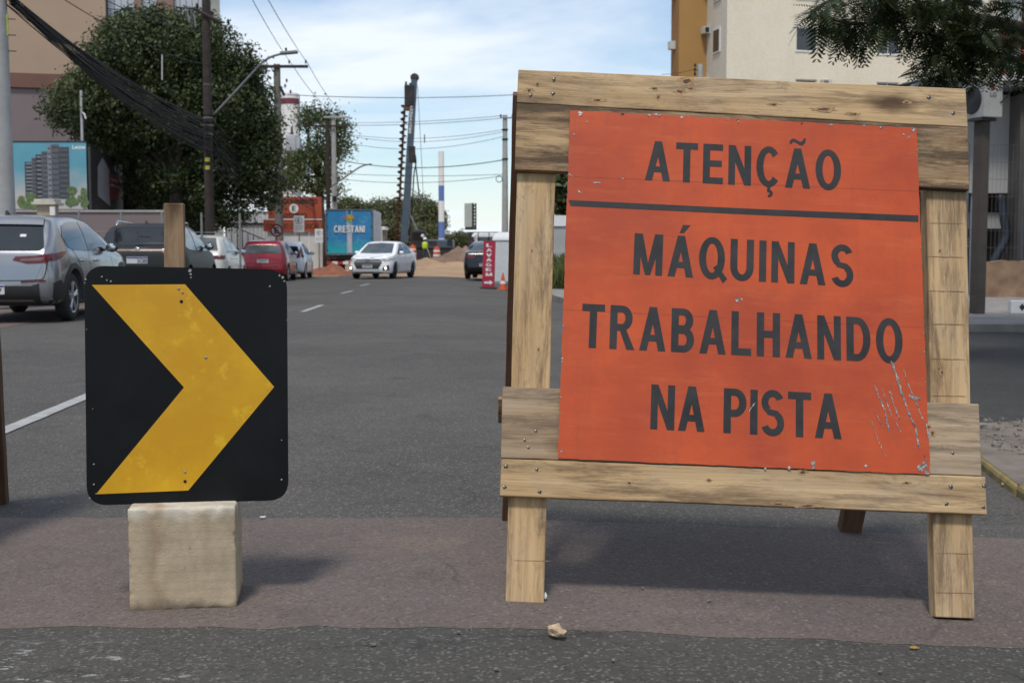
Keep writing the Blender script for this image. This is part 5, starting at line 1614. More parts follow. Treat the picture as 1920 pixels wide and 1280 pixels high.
at = thing('apartment_block', 'cream tiled apartment block with ochre corner rising behind the orange board', 'building', (P(1358, 477, 75).x, 75, 0), R(13))
cols = [(1493, 1533), (1646, 1687), (1803, 1843)]
holes, wins, acs = [], [], []
wref = px_on(at, 1512, 52).z
for (a, b_) in cols:
    x0, x1 = px_on(at, a, 70).x, px_on(at, b_, 70).x
    for k in range(-3, 4):
        zt = wref + 3.13 * k
        if zt - 1.42 < 1: continue
        holes.append((x0, x1, zt - 1.42, zt)); 
TOPZ = wref + 3.13 * 3 + 1.5
xe = px_on(at, 1872, 70).x
wall_with_holes('wall', 0, xe, 0, TOPZ, holes, M_CREAMT, at)
MB().box(0.02, xe + 12, .26, 7, 0, TOPZ - .3).build('block_core', M_CREAMT, at)
for h in holes:
    if h[2] > 9:
        window(at, h[0], h[1], h[2], h[3], .12, M_WFRAME, M_PANE, mull=0 if h[0] < 9 else 1)
        MB().box(h[0] - .06, h[1] + .06, -.05, .12, h[2] - .06, h[2] - .002).build('sill', M_WFRAME, at)
        aircon(at, h[1] + .22, h[3] - .42, -.002, M_ACW)
MB().box(-.012, .02, 0.002, 6, 0, TOPZ).build('return_wall', mat('cream_render', (.58, .53, .44), .8), at)
for k in range(-1, 3):
    zt = wref + 3.13 * k
    MB().bevbox(-.10, -.012, .9, 2.0, zt - 1.5, zt, .01).build('side_window', M_WFRAME, at)
    MB().box(-.115, -.10, 1.0, 1.9, zt - 1.4, zt - .1).build('pane', M_PANE, at)
    a = MB().bevbox(-.42, -.012, 2.6, 3.2, zt - .1, zt + .32, .015).build('air_conditioner', M_ACW, at)
    MB().box(-.36, -.10, 2.58, 2.60, zt - .04, zt + .26).build('grille', M_TRIM, a)
# coloured end of the facade, set proud
for k in range(-2, 3):
    zt = wref + 3.13 * k - .75
    M_ = (M_REDT, M_REDT, M_REDT, M_MART, M_YELT)[k + 2]
    MB().box(xe + .02, xe + 9, -.35, .25, zt - 3.1, zt - 1.45).build('spandrel', M_, at)
    window(at, xe + .02, xe + 1.55, zt - 1.44, zt - .01, -.05, M_WFRAME, M_PANEL, mull=1)
    MB().box(xe + 1.56, xe + 9, -.33, .25, zt - 1.449, zt).build('pier', M_, at)
    aircon(at, xe + .3, zt - 1.9, -.352, M_ACW)
# ochre wing behind the corner
MB().box(-1.85, -.02, 3.2, 4.6, 0, TOPZ - 1).build('ochre_wing', M_OCHRE, at)
MB().box(-1.95, -1.85, 3.3, 4.3, 0, TOPZ - 1).build('ochre_wing_edge', M_OCHRED, at)
for k in range(-2, 2):
    zt = wref + 3.13 * k
    MB().bevbox(-2.3, -1.95, 3.5, 4.0, zt - 1, zt - .5, .015).build('air_conditioner', M_ACW, at)

# ---- low workshop building on the right
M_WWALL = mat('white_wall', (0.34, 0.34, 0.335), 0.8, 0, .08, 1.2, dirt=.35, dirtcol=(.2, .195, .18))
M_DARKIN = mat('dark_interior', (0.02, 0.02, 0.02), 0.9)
M_GREYST = mat('grey_stucco', (0.10, 0.088, 0.078), 0.9, 0, .2, 2, bump=.4, dirt=.3)
M_ROOFM = mat('metal_roof', (0.30, 0.31, 0.32), 0.5, .5, .15, 2)
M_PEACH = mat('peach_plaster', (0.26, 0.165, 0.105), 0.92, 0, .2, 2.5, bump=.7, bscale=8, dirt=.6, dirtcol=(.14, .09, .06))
M_TARP = mat('black_tarp', (0.012, 0.012, 0.013), 0.6, 0, .3, 3)
M_BLUEP = mat('blue_pipe', (0.022, 0.03, 0.043), 0.5, 0, .2, 3)
YW = 29.0
wk = thing('workshop_building', 'low white workshop with dark carport on the right', 'building', (P(1700, 477, YW).x, YW, 0))
def wx(px): return px_on(wk, px, 400).x
def wz(py): return px_on(wk, 1850, py).z
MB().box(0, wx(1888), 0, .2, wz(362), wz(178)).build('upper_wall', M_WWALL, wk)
MB().box(wx(1889), wx(2100), -.6, 6, -.1, wz(182)).build('grey_wall', M_GREYST, wk)
MB().box(-.1, wx(2100), -.9, 6.5, wz(172), wz(163)).build('eave', M_ROOFM, wk)
MB().box(-.15, wx(2100), -.98, -.90, wz(162), wz(152)).build('white_gutter', M_WFRAME, wk)
MB().add([(-.1, -.9, wz(163) + .03), (wx(2100), -.9, wz(163) + .03), (wx(2100), 7, wz(163) + .55), (-.1, 7, wz(163) + .55)], [(0, 1, 2, 3)]).build('roof_sheet', M_ROOFM, wk)
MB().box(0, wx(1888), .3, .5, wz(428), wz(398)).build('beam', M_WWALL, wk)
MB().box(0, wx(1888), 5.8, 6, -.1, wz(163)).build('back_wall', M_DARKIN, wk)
MB().box(0, .2, .2, 6, -.1, wz(163)).build('end_wall', M_GREYST, wk)
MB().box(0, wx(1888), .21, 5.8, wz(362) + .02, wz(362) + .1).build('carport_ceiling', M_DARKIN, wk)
for x in (wx(1806), wx(1822)):
    MB().box(x, x + .09, .05, .14, -.1, wz(362)).build('carport_post', mat('pale_blue_post', (.26, .30, .34), .6), wk)
pw = [Vector((wx(a), -.3, wz(b_))) for a, b_ in ((1862, 372), (1868, 378), (1873, 410), (1879, 440), (1874, 456), (1864, 474), (1855, 493))]
MB().tube(crom(pw, 4), .10, 10).build('bent_pipe', M_BLUEP, wk, True)
MB().prism([(wx(1906), wz(172)), (wx(1925), wz(166)), (wx(2000), wz(170)), (wx(2000), wz(345)), (wx(1896), wz(270))], -1.05, -1.01, 'y').build('awning', M_TARP, wk)
MB().add([(wx(1893), -1.5, wz(182)), (wx(1990), -1.5, wz(166)), (wx(1990), -.62, wz(160)), (wx(1893), -.62, wz(176))], [(0, 1, 2, 3)]).build('awning', M_TARP, wk)
for k in range(3):
    MB().box(wx(1836), wx(1856), 1.0, 1.4, wz(463) + k * .085, wz(463) + k * .085 + .06).build('white_slat', M_WFRAME, wk)
MB().box(wx(1912), wx(1922), -.68, -.60, wz(322), wz(300)).build('wall_lamp', M_TARP, wk)
# peach wall
pk = heightfield('peach_wall', 0, 1, 0, 1, 2, 2, lambda x, y: 0, M_PEACH)
bpy.data.objects.remove(pk)
v, f = [], []
nx, nz_ = 60, 14
xA, xB = P(1835, 520, 27).x, P(2150, 520, 27).x
zT = P(1850, 489, 27).z
for j in range(nz_ + 1):
    for i in range(nx + 1):
        x = xA + (xB - xA) * i / nx; z = -.1 + (zT + .1) * j / nz_
        v.append((x, 27 + .05 * fr(x, z, 2.2, 5), z + (.03 * fr(x, 0, 3, 8) if j == nz_ else 0)))
for j in range(nz_):
    for i in range(nx):
        p = j * (nx + 1) + i; f.append((p, p + 1, p + nx + 2, p + nx + 1))
n0 = len(v)
for j in (0, nz_):
    for i in range(nx + 1): v.append((v[j * (nx + 1) + i][0], 27.25, v[j * (nx + 1) + i][2]))
for i in range(nx):
    f.append((nz_ * (nx + 1) + i, nz_ * (nx + 1) + i + 1, n0 + nx + 1 + i + 1, n0 + nx + 1 + i))
f.append((0, nz_ * (nx + 1), n0 + nx + 1, n0))
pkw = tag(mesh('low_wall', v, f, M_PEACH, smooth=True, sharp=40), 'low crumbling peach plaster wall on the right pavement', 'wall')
# wire mesh fence
fn = thing('mesh_fence', 'thin wire mesh fence above the peach wall', 'fence', (P(1812, 477, 27.6).x, 27.6, 0))
M_WIRE = mat('fence_wire', (0.12, 0.12, 0.125), 0.6, .4)
fx1 = px_on(fn, 2050, 400).x; fz0, fz1 = px_on(fn, 1850, 560).z, px_on(fn, 1850, 272).z
mb = MB()
k = 0
while k * .09 < fx1:
    mb.tube([(k * .09, 0, fz0), (k * .09, 0, fz1)], .0035, 3, False); k += 1
for k in range(10):
    z = fz0 + (fz1 - fz0) * k / 9
    mb.tube([(0, .007, z), (fx1, .007, z)], .005, 3, False)
o = mb.build('wire_mesh', M_WIRE, fn, fix=False); o['kind'] = 'stuff'
for k in range(3):
    MB().tube([(k * 1.25, .03, fz0 - .1), (k * 1.25, .03, fz1 + .05)], .03, 8).build('fence_post', M_WIRE, fn)
# square post with the air conditioner outdoor unit
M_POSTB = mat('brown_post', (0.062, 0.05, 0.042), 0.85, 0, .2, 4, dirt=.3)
g = G(1832, 588, zr + .12)
po = thing('square_post', 'tall brown square post on the right pavement under the air conditioner', 'post', (g.x, g.y, zr + .12), R(28))
pz = P(1832, 228, g.y).z
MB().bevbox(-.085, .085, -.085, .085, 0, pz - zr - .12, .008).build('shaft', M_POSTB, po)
MB().bevbox(-.17, .17, -.14, .14, pz - zr - .12, pz - zr - .08, .006).build('top_bracket', M_STEELD, po)
M_ACG = mat('aircon_grey', (0.36, 0.355, 0.34), 0.5, 0, .08, dirt=.25)
ac = thing('air_conditioner', 'grey outdoor air conditioner unit with red round logo on the post', 'air conditioner', (g.x + .02, g.y, pz + .045), R(-72))
MB().bevbox(-.30, .22, -.17, .17, 0, .56, .012).build('casing', M_ACG, ac)
MB().lathe([(.001, -.178), (.20, -.178), (.215, -.172), (.215, -.169)], 28, 'y', (-.06, 0, .28)).build('fan_recess', M_TRIM, ac)
for r_ in (.06, .10, .14, .18, .21):
    pts = [(-.06 + r_ * math.cos(2 * math.pi * k / 28), -.186, .28 + r_ * math.sin(2 * math.pi * k / 28)) for k in range(29)]
    MB().tube(pts, .003, 4, False).build('guard_ring', M_STEELD, ac)
MB().lathe([(.001, 0), (.048, 0), (.048, .003), (.001, .003)], 24, 'x', (.2205, -.02, .455)).build('logo_disc', mat('logo_red', (.26, .012, .03), .4), ac)
text_on('logo_type', 'LG', mat('logo_grey', (.08, .08, .08), .5), ac, (.2225, -.01, .345), (0, 1, 0), (0, 0, 1), width=.12, height=.075, offset=.03)
mb = MB()
for a in range(0, 300, 15):
    pass
mb.tube([(.226, -.02 + .028 * math.cos(R(a)), .455 + .028 * math.sin(R(a))) for a in range(0, 300, 15)], .003, 4)
mb.build('logo_face', M_WFRAME, ac)
MB().tube(crom([(.22, .10, .50), (.30, .16, .49), (.36, .2, .40), (.28, .18, .30), (.22, .13, .22)], 5), .012, 6).build('pipe_loop', M_STEELD, ac, True)
g = G(1914, 587, zr + .12)
bxm = thing('sign_box', 'white box with black diamond mark on the right pavement', 'box', (g.x, g.y, zr + .12), R(-12))
MB().bevbox(-.17, .30, -.1, .15, 0, .20, .008).build('casing', M_WFRAME, bxm)
MB().prism([(-.0, .04), (.045, .10), (0, .16), (-.045, .10)], -.104, -.1015, 'y').build('diamond_mark', M_TRIM, bxm)

# ---- left building
M_TAN = mat('tan_render', (0.37, 0.265, 0.185), 0.88, 0, .06, .35, bump=.15, dirt=.2, dirtcol=(.28, .20, .14))
M_BROWNB = mat('brown_band', (0.155, 0.075, 0.055), 0.85, 0, .08, 1)
M_MAUVE = mat('mauve_render', (0.185, 0.145, 0.145), 0.88, 0, .06, .35, dirt=.2, dirtcol=(.13, .10, .10))
M_CLAD = mat('pale_cladding', (0.45, 0.46, 0.48), 0.35, .2, .08, .6)
M_CONC = mat('concrete', (0.33, 0.32, 0.30), 0.9, 0, .15, 2, bump=.3, dirt=.35, dirtcol=(.18, .17, .16))
YB = 54.0
lb = thing('tan_building', 'big tan building with mauve base and pale cladding behind the left tree', 'building', (P(417, 477, YB).x, YB, 0), R(13.4))
def bx_(px): return px_on(lb, px, 300).x
def bz(py): return px_on(lb, 60, py).z
TZ = bz(-160)
MB().box(bx_(-120), bx_(204), 0, 12, bz(138), TZ).build('upper_wall', M_TAN, lb)
MB().box(bx_(-120), bx_(206), -.08, 12, bz(165), bz(139)).build('band', M_BROWNB, lb)
MB().box(bx_(-120), bx_(205), .05, 12, -.1, bz(166)).build('base_wall', M_MAUVE, lb)
x0 = bx_(206)
MB().box(x0, bx_(401), 1.0, 12, bz(300), TZ).build('recess_wall', M_TAN, lb)
nP = 0
for a, b_ in ((206, 257), (271, 299), (331, 399)):
    n_ = max(2, int((b_ - a) / 11))
    for k in range(n_):
        xa, xb = lerp(bx_(a), bx_(b_), k / n_), lerp(bx_(a), bx_(b_), (k + 1) / n_)
        for r_ in range(4):
            MB().box(xa + .012, xb - .012, .6, .75, bz(240) + r_ * 2.6, bz(240) + r_ * 2.6 + 2.57).build('cladding_panel', M_CLAD, lb)
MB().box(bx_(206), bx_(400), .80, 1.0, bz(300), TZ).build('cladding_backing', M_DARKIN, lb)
for a, b_ in ((257.5, 270.5), (299.5, 330.5)):
    MB().box(bx_(a), bx_(b_), .35, 1.0, bz(330), TZ).build('brown_pier', mat('brown_pier', (.24, .15, .11), .85), lb)
MB().box(bx_(400), bx_(417), .1, 12, -.1, TZ - 2).build('concrete_column', M_CONC, lb)
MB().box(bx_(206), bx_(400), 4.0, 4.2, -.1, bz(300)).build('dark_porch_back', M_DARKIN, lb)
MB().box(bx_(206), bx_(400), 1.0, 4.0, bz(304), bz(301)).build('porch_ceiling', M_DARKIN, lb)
for k in range(4):
    MB().box(bx_(272 + k * 8.5), bx_(279.5 + k * 8.5), 1.5 + .1 * k, 1.6 + .1 * k, .1, bz(332)).build('white_panel', M_CLAD, lb)
MB().box(bx_(256), bx_(268), .9, 1.2, -.1, bz(300)).build('porch_pillar', M_BROWNB, lb)

# ---- printed hoarding and the dark one beside it
M_HSKY = mat('hoarding_sky', (0.10, 0.30, 0.38), 0.5, 0, .1, .8)
t_ = M_HSKY.node_tree; nn, lk = t_.nodes, t_.links; b_ = nn['Principled BSDF']
src = b_.inputs['Base Color'].links[0].from_socket
co = nn.new('ShaderNodeTexCoord'); sx_ = nn.new('ShaderNodeSeparateXYZ'); lk.new(co.outputs['Object'], sx_.inputs[0])
nz1 = nn.new('ShaderNodeTexNoise'); nz1.inputs['Scale'].default_value = 1.3; nz1.inputs['Detail'].default_value = 5; lk.new(co.outputs['Object'], nz1.inputs['Vector'])
ad_ = nn.new('ShaderNodeMath'); ad_.operation = 'MULTIPLY_ADD'; ad_.inputs[1].default_value = 1.6; lk.new(nz1.outputs['Fac'], ad_.inputs[0])
ng = nn.new('ShaderNodeMath'); ng.operation = 'MULTIPLY'; ng.inputs[1].default_value = -1; lk.new(sx_.outputs[2], ng.inputs[0]); lk.new(ng.outputs[0], ad_.inputs[2])
mr_ = nn.new('ShaderNodeMapRange'); mr_.inputs['From Min'].default_value = -2.95; mr_.inputs['From Max'].default_value = -2.0; lk.new(ad_.outputs[0], mr_.inputs['Value'])
mx_ = nn.new('ShaderNodeMix'); mx_.data_type = 'RGBA'; mx_.inputs['B'].default_value = (.45, .43, .40, 1); lk.new(mr_.outputs[0], mx_.inputs['Factor']); lk.new(src, mx_.inputs['A']); lk.new(mx_.outputs['Result'], b_.inputs['Base Color'])
YH = 40.0
hd = thing('hoarding', 'sky blue hoarding printed with a dark apartment tower', 'billboard', (P(166, 477, YH).x, YH, 0))
def hx(px): return px_on(hd, px, 330).x
def hz(py): return px_on(hd, 100, py).z
MB().box(hx(-60), 0, 0, .06, hz(392), hz(267)).build('panel', M_HSKY, hd)
MB().box(hx(-60), .03, -.012, .0, hz(267), hz(264.5)).build('edge_strip', M_TRIM, hd)
Mgt = [mat('print_grey%d' % k, c, .55) for k, c in enumerate(((.025, .026, .03), (.10, .105, .115), (.20, .21, .23), (.045, .05, .06)))]
for k, (a, b2, t0, m_) in enumerate(((47, 62, 304, 0), (60, 70, 296, 1), (68, 80, 290, 0), (79, 92, 284, 1), (90, 98, 273, 2), (97, 112, 271, 1), (111, 130, 276, 3))):
    MB().box(hx(a), hx(b2), -.006 - .002 * k, -.001, hz(372), hz(t0)).build('printed_tower', Mgt[m_], hd)
    for r_ in range(10):
        zz = hz(372) + (hz(t0) - hz(372)) * (r_ + .3) / 10
        MB().box(hx(a) + .03, hx(b2) - .03, -.0085 - .002 * k, -.007 - .002 * k, zz, zz + .05).build('printed_window_row', Mgt[3 if m_ in (1, 2) else 2] if m_ != 3 else Mgt[1], hd)
text_on('logo_type', 'Lettiei', M_CREAM, hd, (hx(149), -.004, hz(276)), (1, 0, 0), (0, 0, 1), width=.42, height=.12, offset=.03)
Mpt = mat('print_tree', (.10, .15, .05), .6, 0, .4, 9)
for k in range(15):
    xx, zz = random.uniform(hx(130), hx(163)), random.uniform(hz(384), hz(352)); r_ = random.uniform(.08, .16)
    ps = [(xx + math.cos(q * .7) * r_ * random.uniform(.6, 1.2), zz + math.sin(q * .7) * r_ * random.uniform(.6, 1.2)) for q in range(9)]
    mesh('printed_leaves', [(a, -.02 - k * .0005, c2) for a, c2 in ps], [tuple(range(9))], Mpt, hd)
for k in range(10):
    xx, zz = random.uniform(hx(34), hx(62)), random.uniform(hz(388), hz(368)); r_ = random.uniform(.08, .14)
    ps = [(xx + math.cos(q * .7) * r_, zz + math.sin(q * .7) * r_) for q in range(9)]
    mesh('printed_leaves', [(a, -.02 - k * .0005, c2) for a, c2 in ps], [tuple(range(9))], Mpt, hd)
for x in (hx(-50), hx(60), -.1):
    MB().tube([(x, .09, 0), (x, .09, hz(268))], .03, 8).build('support_post', M_STEELD, hd)
pA, pB = P(168, 335, 40.0), P(228, 350, 46.5)
rz2 = math.atan2(pB.y - pA.y, pB.x - pA.x)
h2 = thing('hoarding', 'dark hoarding with red text panel beside the blue one', 'billboard', (pA.x, pA.y, 0), rz2)
L2 = math.hypot(pB.x - pA.x, pB.y - pA.y)
za, zb_ = P(168, 396, 40).z, P(168, 275, 40).z
M_HBLK = mat('hoarding_black', (.035, .034, .034), .5)
MB().box(0, L2, -.04, .04, za, zb_).build('panel', M_HBLK, h2)
MB().prism([(L2 * .18, za + .55), (L2 * .55, za + .30), (L2 * .55, zb_ - .5), (L2 * .34, zb_ - .18), (L2 * .2, zb_ - .55)], -.047, -.042, 'y').build('printed_house', mat('print_pale', (.30, .29, .31), .6), h2)
MB().box(L2 * .53, L2 * .95, -.052, -.048, za + .55, zb_ - .62).build('red_panel', mat('print_red', (.20, .035, .04), .5), h2)
for k, (zz, s_) in enumerate(((zb_ - .80, 'Transformando o'), (zb_ - 1.0, 'centro da cidade'))):
    text_on('panel_type', s_, M_CREAM, h2, (L2 * .74, -.055, zz), (1, 0, 0), (0, 0, 1), width=L2 * .34, height=.10)
text_on('corner_type', 'SEDE', M_CREAM, h2, (L2 * .80, -.045, zb_ - .25), (1, 0, 0), (0, 0, 1), width=L2 * .18, height=.12)
text_on('corner_type', 'SEDE', M_CREAM, h2, (L2 * .80, -.045, zb_ - .40), (1, 0, 0), (0, 0, 1), width=L2 * .18, height=.12)
for x in (.15, L2 * .5, L2 - .15):
    MB().tube([(x, .08, 0), (x, .08, zb_ - .1)], .03, 8).build('support_post', M_STEELD, h2)
# railings and gate pillar behind the parked cars
M_RAIL = mat('railing_grey', (.22, .22, .22), .6, .3)
gp = thing('gate_pillar', 'squat pale stone gate pillar under the blue hoarding', 'pillar', (P(92, 477, 34).x, 34, .13))
z1 = P(92, 374, 34).z - .13
MB().bevbox(-.22, .22, -.22, .22, 0, z1 - .16, .01).build('shaft', mat('pillar_stone', (.36, .29, .21), .9, 0, .15, 5, bump=.4), gp)
MB().bevbox(-.33, .33, -.33, .33, z1 - .16, z1 - .08, .015).build('cap', mat('pillar_cap', (.48, .44, .38), .9), gp)
MB().bevbox(-.28, .28, -.28, .28, z1 - .08, z1, .015).build('cap', mat('pillar_cap', (.48, .44, .38), .9), gp)
MB().bevbox(.16, .30, -.30, -.225, z1 - .55, z1 - .2, .01).build('intercom', M_WFRAME, gp)
wl = thing('garden_wall', 'low mauve wall below the hoardings behind the parked cars', 'wall', (P(30, 477, 36).x, 36, .13))
MB().box(-3, 4.6, -.1, .1, 0, P(100, 398, 36).z - .13).build('wall_body', M_MAUVE, wl)
MB().box(-3, 4.6, -.14, .14, P(100, 398, 36).z - .13, P(100, 398, 36).z - .07).build('coping', M_CONC, wl)
fe = thing('pavement_railing', 'grey post and wire railing behind the dark SUV', 'railing', (P(150, 477, 31).x, 31, .13))
for k in range(5):
    MB().tube([(k * .9, k * .5, 0), (k * .9, k * .5, P(160, 395, 31).z - .13)], .03, 8).build('railing_post', M_RAIL, fe)
for z in (.4, .9, 1.4):
    MB().tube([(0, 0, z), (3.6, 2.0, z)], .012, 6).build('railing_wire', M_RAIL, fe)
# white shed, stair railing behind the cream and red cars
sh = thing('white_shed', 'white corrugated shed seen under the tree behind the red car', 'shed', (P(425, 477, 72).x, 72, 0))
xs1 = px_on(sh, 505, 420).x
for k in range(11):
    MB().box(xs1 * k / 11 + .01, xs1 * (k + 1) / 11 - .01, 0, .1 + .02 * (k % 2), .2, px_on(sh, 460, 402).z).build('sheet', M_WFRAME, sh)
MB().box(-.1, xs1 + .1, .15, 5, .1, px_on(sh, 460, 396).z).build('shed_core', M_WWALL, sh)
MB().box(-.1, xs1, -.1, .0, px_on(sh, 460, 421).z, px_on(sh, 460, 418).z).build('rail', M_STEELD, sh)
sr = thing('stair_railing', 'dark ramp railing behind the red hatchback', 'railing', (P(425, 477, 57).x, 57, .13))
for k in range(9):
    z0_, z1_ = 1.9 - k * .1, 2.4 - k * .12
    MB().tube([(k * .25, 0, .1), (k * .25, 0, z1_ - .13)], .022, 6).build('baluster', M_STEELD, sr)
for q in (.5, .9, 1.3, 2.25):
    MB().tube([(0, 0, q), (2.0, 0, q - .85 if q > 1.2 else q * .7)], .03, 6).build('handrail', M_STEELD, sr)

def glyph_on(ch, m, parent, centre, width, height):
    c = Vector(centre)
    letters(ch, c - Vector((width / 2, 0, height / 2)), Vector((1, 0, 0)), Vector((0, 0, 1)), Vector((0, -1, 0)), width, height, m, parent, Vector(), None, 'parking_letter', lift=.002)
# ---- orange parking hoarding with its white wall
YO = 67.0
M_OSIGN = mat('orange_board', (.36, .07, .03), .6, 0, .12, 1.5, dirt=.3, dirtcol=(.2, .05, .03))
M_OTXT = mat('dark_red_type', (.025, .008, .006), .7)
os_ = thing('parking_hoarding', 'orange red parking hoarding above a white panel wall', 'billboard', (P(497, 477, YO).x, YO, 0))
def ox(px): return px_on(os_, px, 420).x
def oz(py): return px_on(os_, 550, py).z
MB().box(ox(503), ox(603), 0, .06, oz(411), oz(369)).build('panel', M_OSIGN, os_)
MB().box(ox(494), ox(603), -.03, .03, oz(434), oz(412)).build('lower_panel', M_OSIGN, os_)
MB().box(ox(500), ox(604), -.06, -.035, oz(412.5), oz(410.5)).build('edge_strip', M_WFRAME, os_)
text_on('board_type', 'ESTACIONAMENTO', M_OTXT, os_, (ox(552), -.004, oz(378)), (1, 0, 0), (0, 0, 1), width=ox(596) - ox(508), height=.28, offset=.05)
text_on('board_type', 'ROTATIVO', M_OTXT, os_, (ox(551), -.004, oz(404.5)), (1, 0, 0), (0, 0, 1), width=ox(575) - ox(526), height=.24, offset=.05)
text_on('board_type', 'CONVÊNIO COM CLÍNICAS', M_OTXT, os_, (ox(549), -.034, oz(423)), (1, 0, 0), (0, 0, 1), width=ox(597) - ox(499), height=.36, offset=.02)
def ring_sign(parent, x, y, z, r_, rot=0, slash=False, face=None):
    MB().lathe([(.001, 0), (r_, 0), (r_, .006), (.001, .006)], 28, 'y', (x, y, z)).build('sign_face', face or M_CREAM, parent)
    return
ring_sign(os_, ox(551.5), -.02, oz(391), .25)
glyph_on('E', M_TRIM, os_, (ox(551.5), -.024, oz(391)), .2, .28)
for k in range(4):
    xa, xb = lerp(ox(500), ox(604), k / 4), lerp(ox(500), ox(604), (k + 1) / 4)
    MB().box(xa + .01, xb - .01, .1, .16, 0, oz(434)).build('wall_panel', M_WFRAME, os_)
# road signs on posts
M_GALV = mat('galvanised', (.22, .225, .23), .6, .4, .2, 4)
M_SRED = mat('sign_red', (.38, .02, .025), .5)
def post_sign(px, py, Y, basepx, kind, label):
    p = P(px, py, Y)
    t = thing('road_sign', label, 'road sign', (p.x, Y, .0), R(2))
    h = p.z
    if kind == 'round':
        MB().tube([(0, .03, 0), (0, .03, h + .2)], .03, 8).build('post', M_GALV, t)
        MB().lathe([(.001, 0), (.25, 0), (.25, -.008), (.001, -.008)], 32, 'y', (0, 0, h)).build('plate', M_CREAM, t)
        mb = MB()
        n = 32
        for k in range(n):
            a0, a1 = 2 * math.pi * k / n, 2 * math.pi * (k + 1) / n
            mb.add([(math.cos(a0) * .25, -.010, h + math.sin(a0) * .25), (math.cos(a1) * .25, -.010, h + math.sin(a1) * .25), (math.cos(a1) * .185, -.010, h + math.sin(a1) * .185), (math.cos(a0) * .185, -.010, h + math.sin(a0) * .185)], [(0, 1, 2, 3)])
        mb.build('red_ring', M_SRED, t)
        glyph_on('E', M_TRIM, t, (0, -.0115, h), .17, .25)
        MB().prism([(-.155, .105 + h), (-.105, .155 + h), (.155, -.105 + h), (.105, -.155 + h)], -.0135, -.0125, 'y').build('red_slash', M_SRED, t)
    else:
        W_, H_ = kind
        MB().tube([(0, .03, 0), (0, .03, h + H_ / 2 - .05)], .03, 8).build('post', M_GALV, t)
        MB().bevbox(-W_ / 2, W_ / 2, -.008, .004, h - H_ / 2, h + H_ / 2, .004).build('plate', M_CREAM, t)
        mb = MB(); n = 28; zc = h + H_ * .2; r0, r1 = W_ * .34, W_ * .29
        for k in range(n):
            a0, a1 = 2 * math.pi * k / n, 2 * math.pi * (k + 1) / n
            mb.add([(math.cos(a) * r_, -.010, zc + math.sin(a) * r_) for a, r_ in ((a0, r0), (a1, r0), (a1, r1), (a0, r1))], [(0, 1, 2, 3)])
        mb.build('ring', mat('sign_line', (.12, .05, .05), .6), t)
        glyph_on('E', M_TRIM, t, (0, -.010, zc), W_ * .26, W_ * .36)
        for k in range(3):
            MB().box(-W_ * .36, W_ * .36, -.011, -.009, h - H_ * (.14 + .1 * k), h - H_ * (.11 + .1 * k)).build('printed_line', mat('sign_grey', (.25, .25, .25), .6), t)
    return t
post_sign(518.5, 432, 48, None, 'round', 'round no parking sign with red slash above the red car')
post_sign(560.5, 420, 58, None, (.50, .78), 'white rectangular E sign in front of the orange hoarding')
post_sign(598, 442, 56, None, (.36, .62), 'small white E sign on a thin post beside the box truck')

# ------------------------------------------------------------------ poles, lamps, wires
M_CPOLE = mat('concrete_pole', (.36, .355, .34), .9, 0, .12, 3, bump=.3, bscale=20, dirt=.3, dirtcol=(.2, .19, .18))
M_WPOLE = mat('wood_pole', (.036, .025, .021), .9, 0, .3, 5, bump=.4, bscale=15)
M_CABLE = mat('cable_black', (.012, .012, .013), .7)
M_INS = mat('insulator_brown', (.05, .03, .025), .35)
def wire_pts(a, b_, sag, n=18):
    a, b_ = Vector(a), Vector(b_)
    return [a.lerp(b_, k / n) + Vector((0, 0, -sag * 4 * (k / n) * (1 - k / n))) for k in range(n + 1)]
def wire(a, b_, sag, r_, label, name='overhead_wire', group='overhead wires', n=18):
    o = MB().tube(wire_pts(a, b_, sag, n), r_, 5, False).build(name, M_CABLE, None, True, fix=False)
    return tag(o, label, 'wire', group)
def crossarm(t, z, x0, x1, m, y=-.16, h=.10):
    return MB().bevbox(x0, x1, y - .05, y + .05, z - h / 2, z + h / 2, .008).build('crossarm', m, t)
def insulator(t, x, z, y=-.16):
    return MB().lathe([(.018, 0), (.018, .06), (.065, .07), (.03, .12), (.055, .13), (.02, .19), (.01, .2)], 10, 'z', (x, y, z)).build('insulator', M_INS, t, True)
# nearest concrete pole
Y = 21.5; p0 = P(6, 477, Y)
u0 = thing('utility_pole', 'thick pale concrete utility pole at the left picture edge', 'utility pole', (p0.x, Y, .13))
MB().lathe([(.24, 0), (.24, .3), (.125, 9.5), (.001, 9.5)], 24).build('shaft', M_CPOLE, u0, True, sharp=60)
MB().bevbox(-.02 + .17, .20, -.02, .02, P(22, 68, Y).z - .13, P(22, 28, Y).z - .13, .004).build('yellow_tag', mat('tag_yellow', (.45, .5, .05), .6), u0)
for z in (P(22, 30, Y).z - .13, P(22, 60, Y).z - .13, P(22, 90, Y).z - .13):
    MB().lathe([(.178, z), (.178, z + .02)], 20).build('steel_band', M_STEELD, u0)
    MB().tube([(.15, 0, z - .05), (.33, 0, z - .06)], .01, 5).build('peg', M_STEELD, u0)
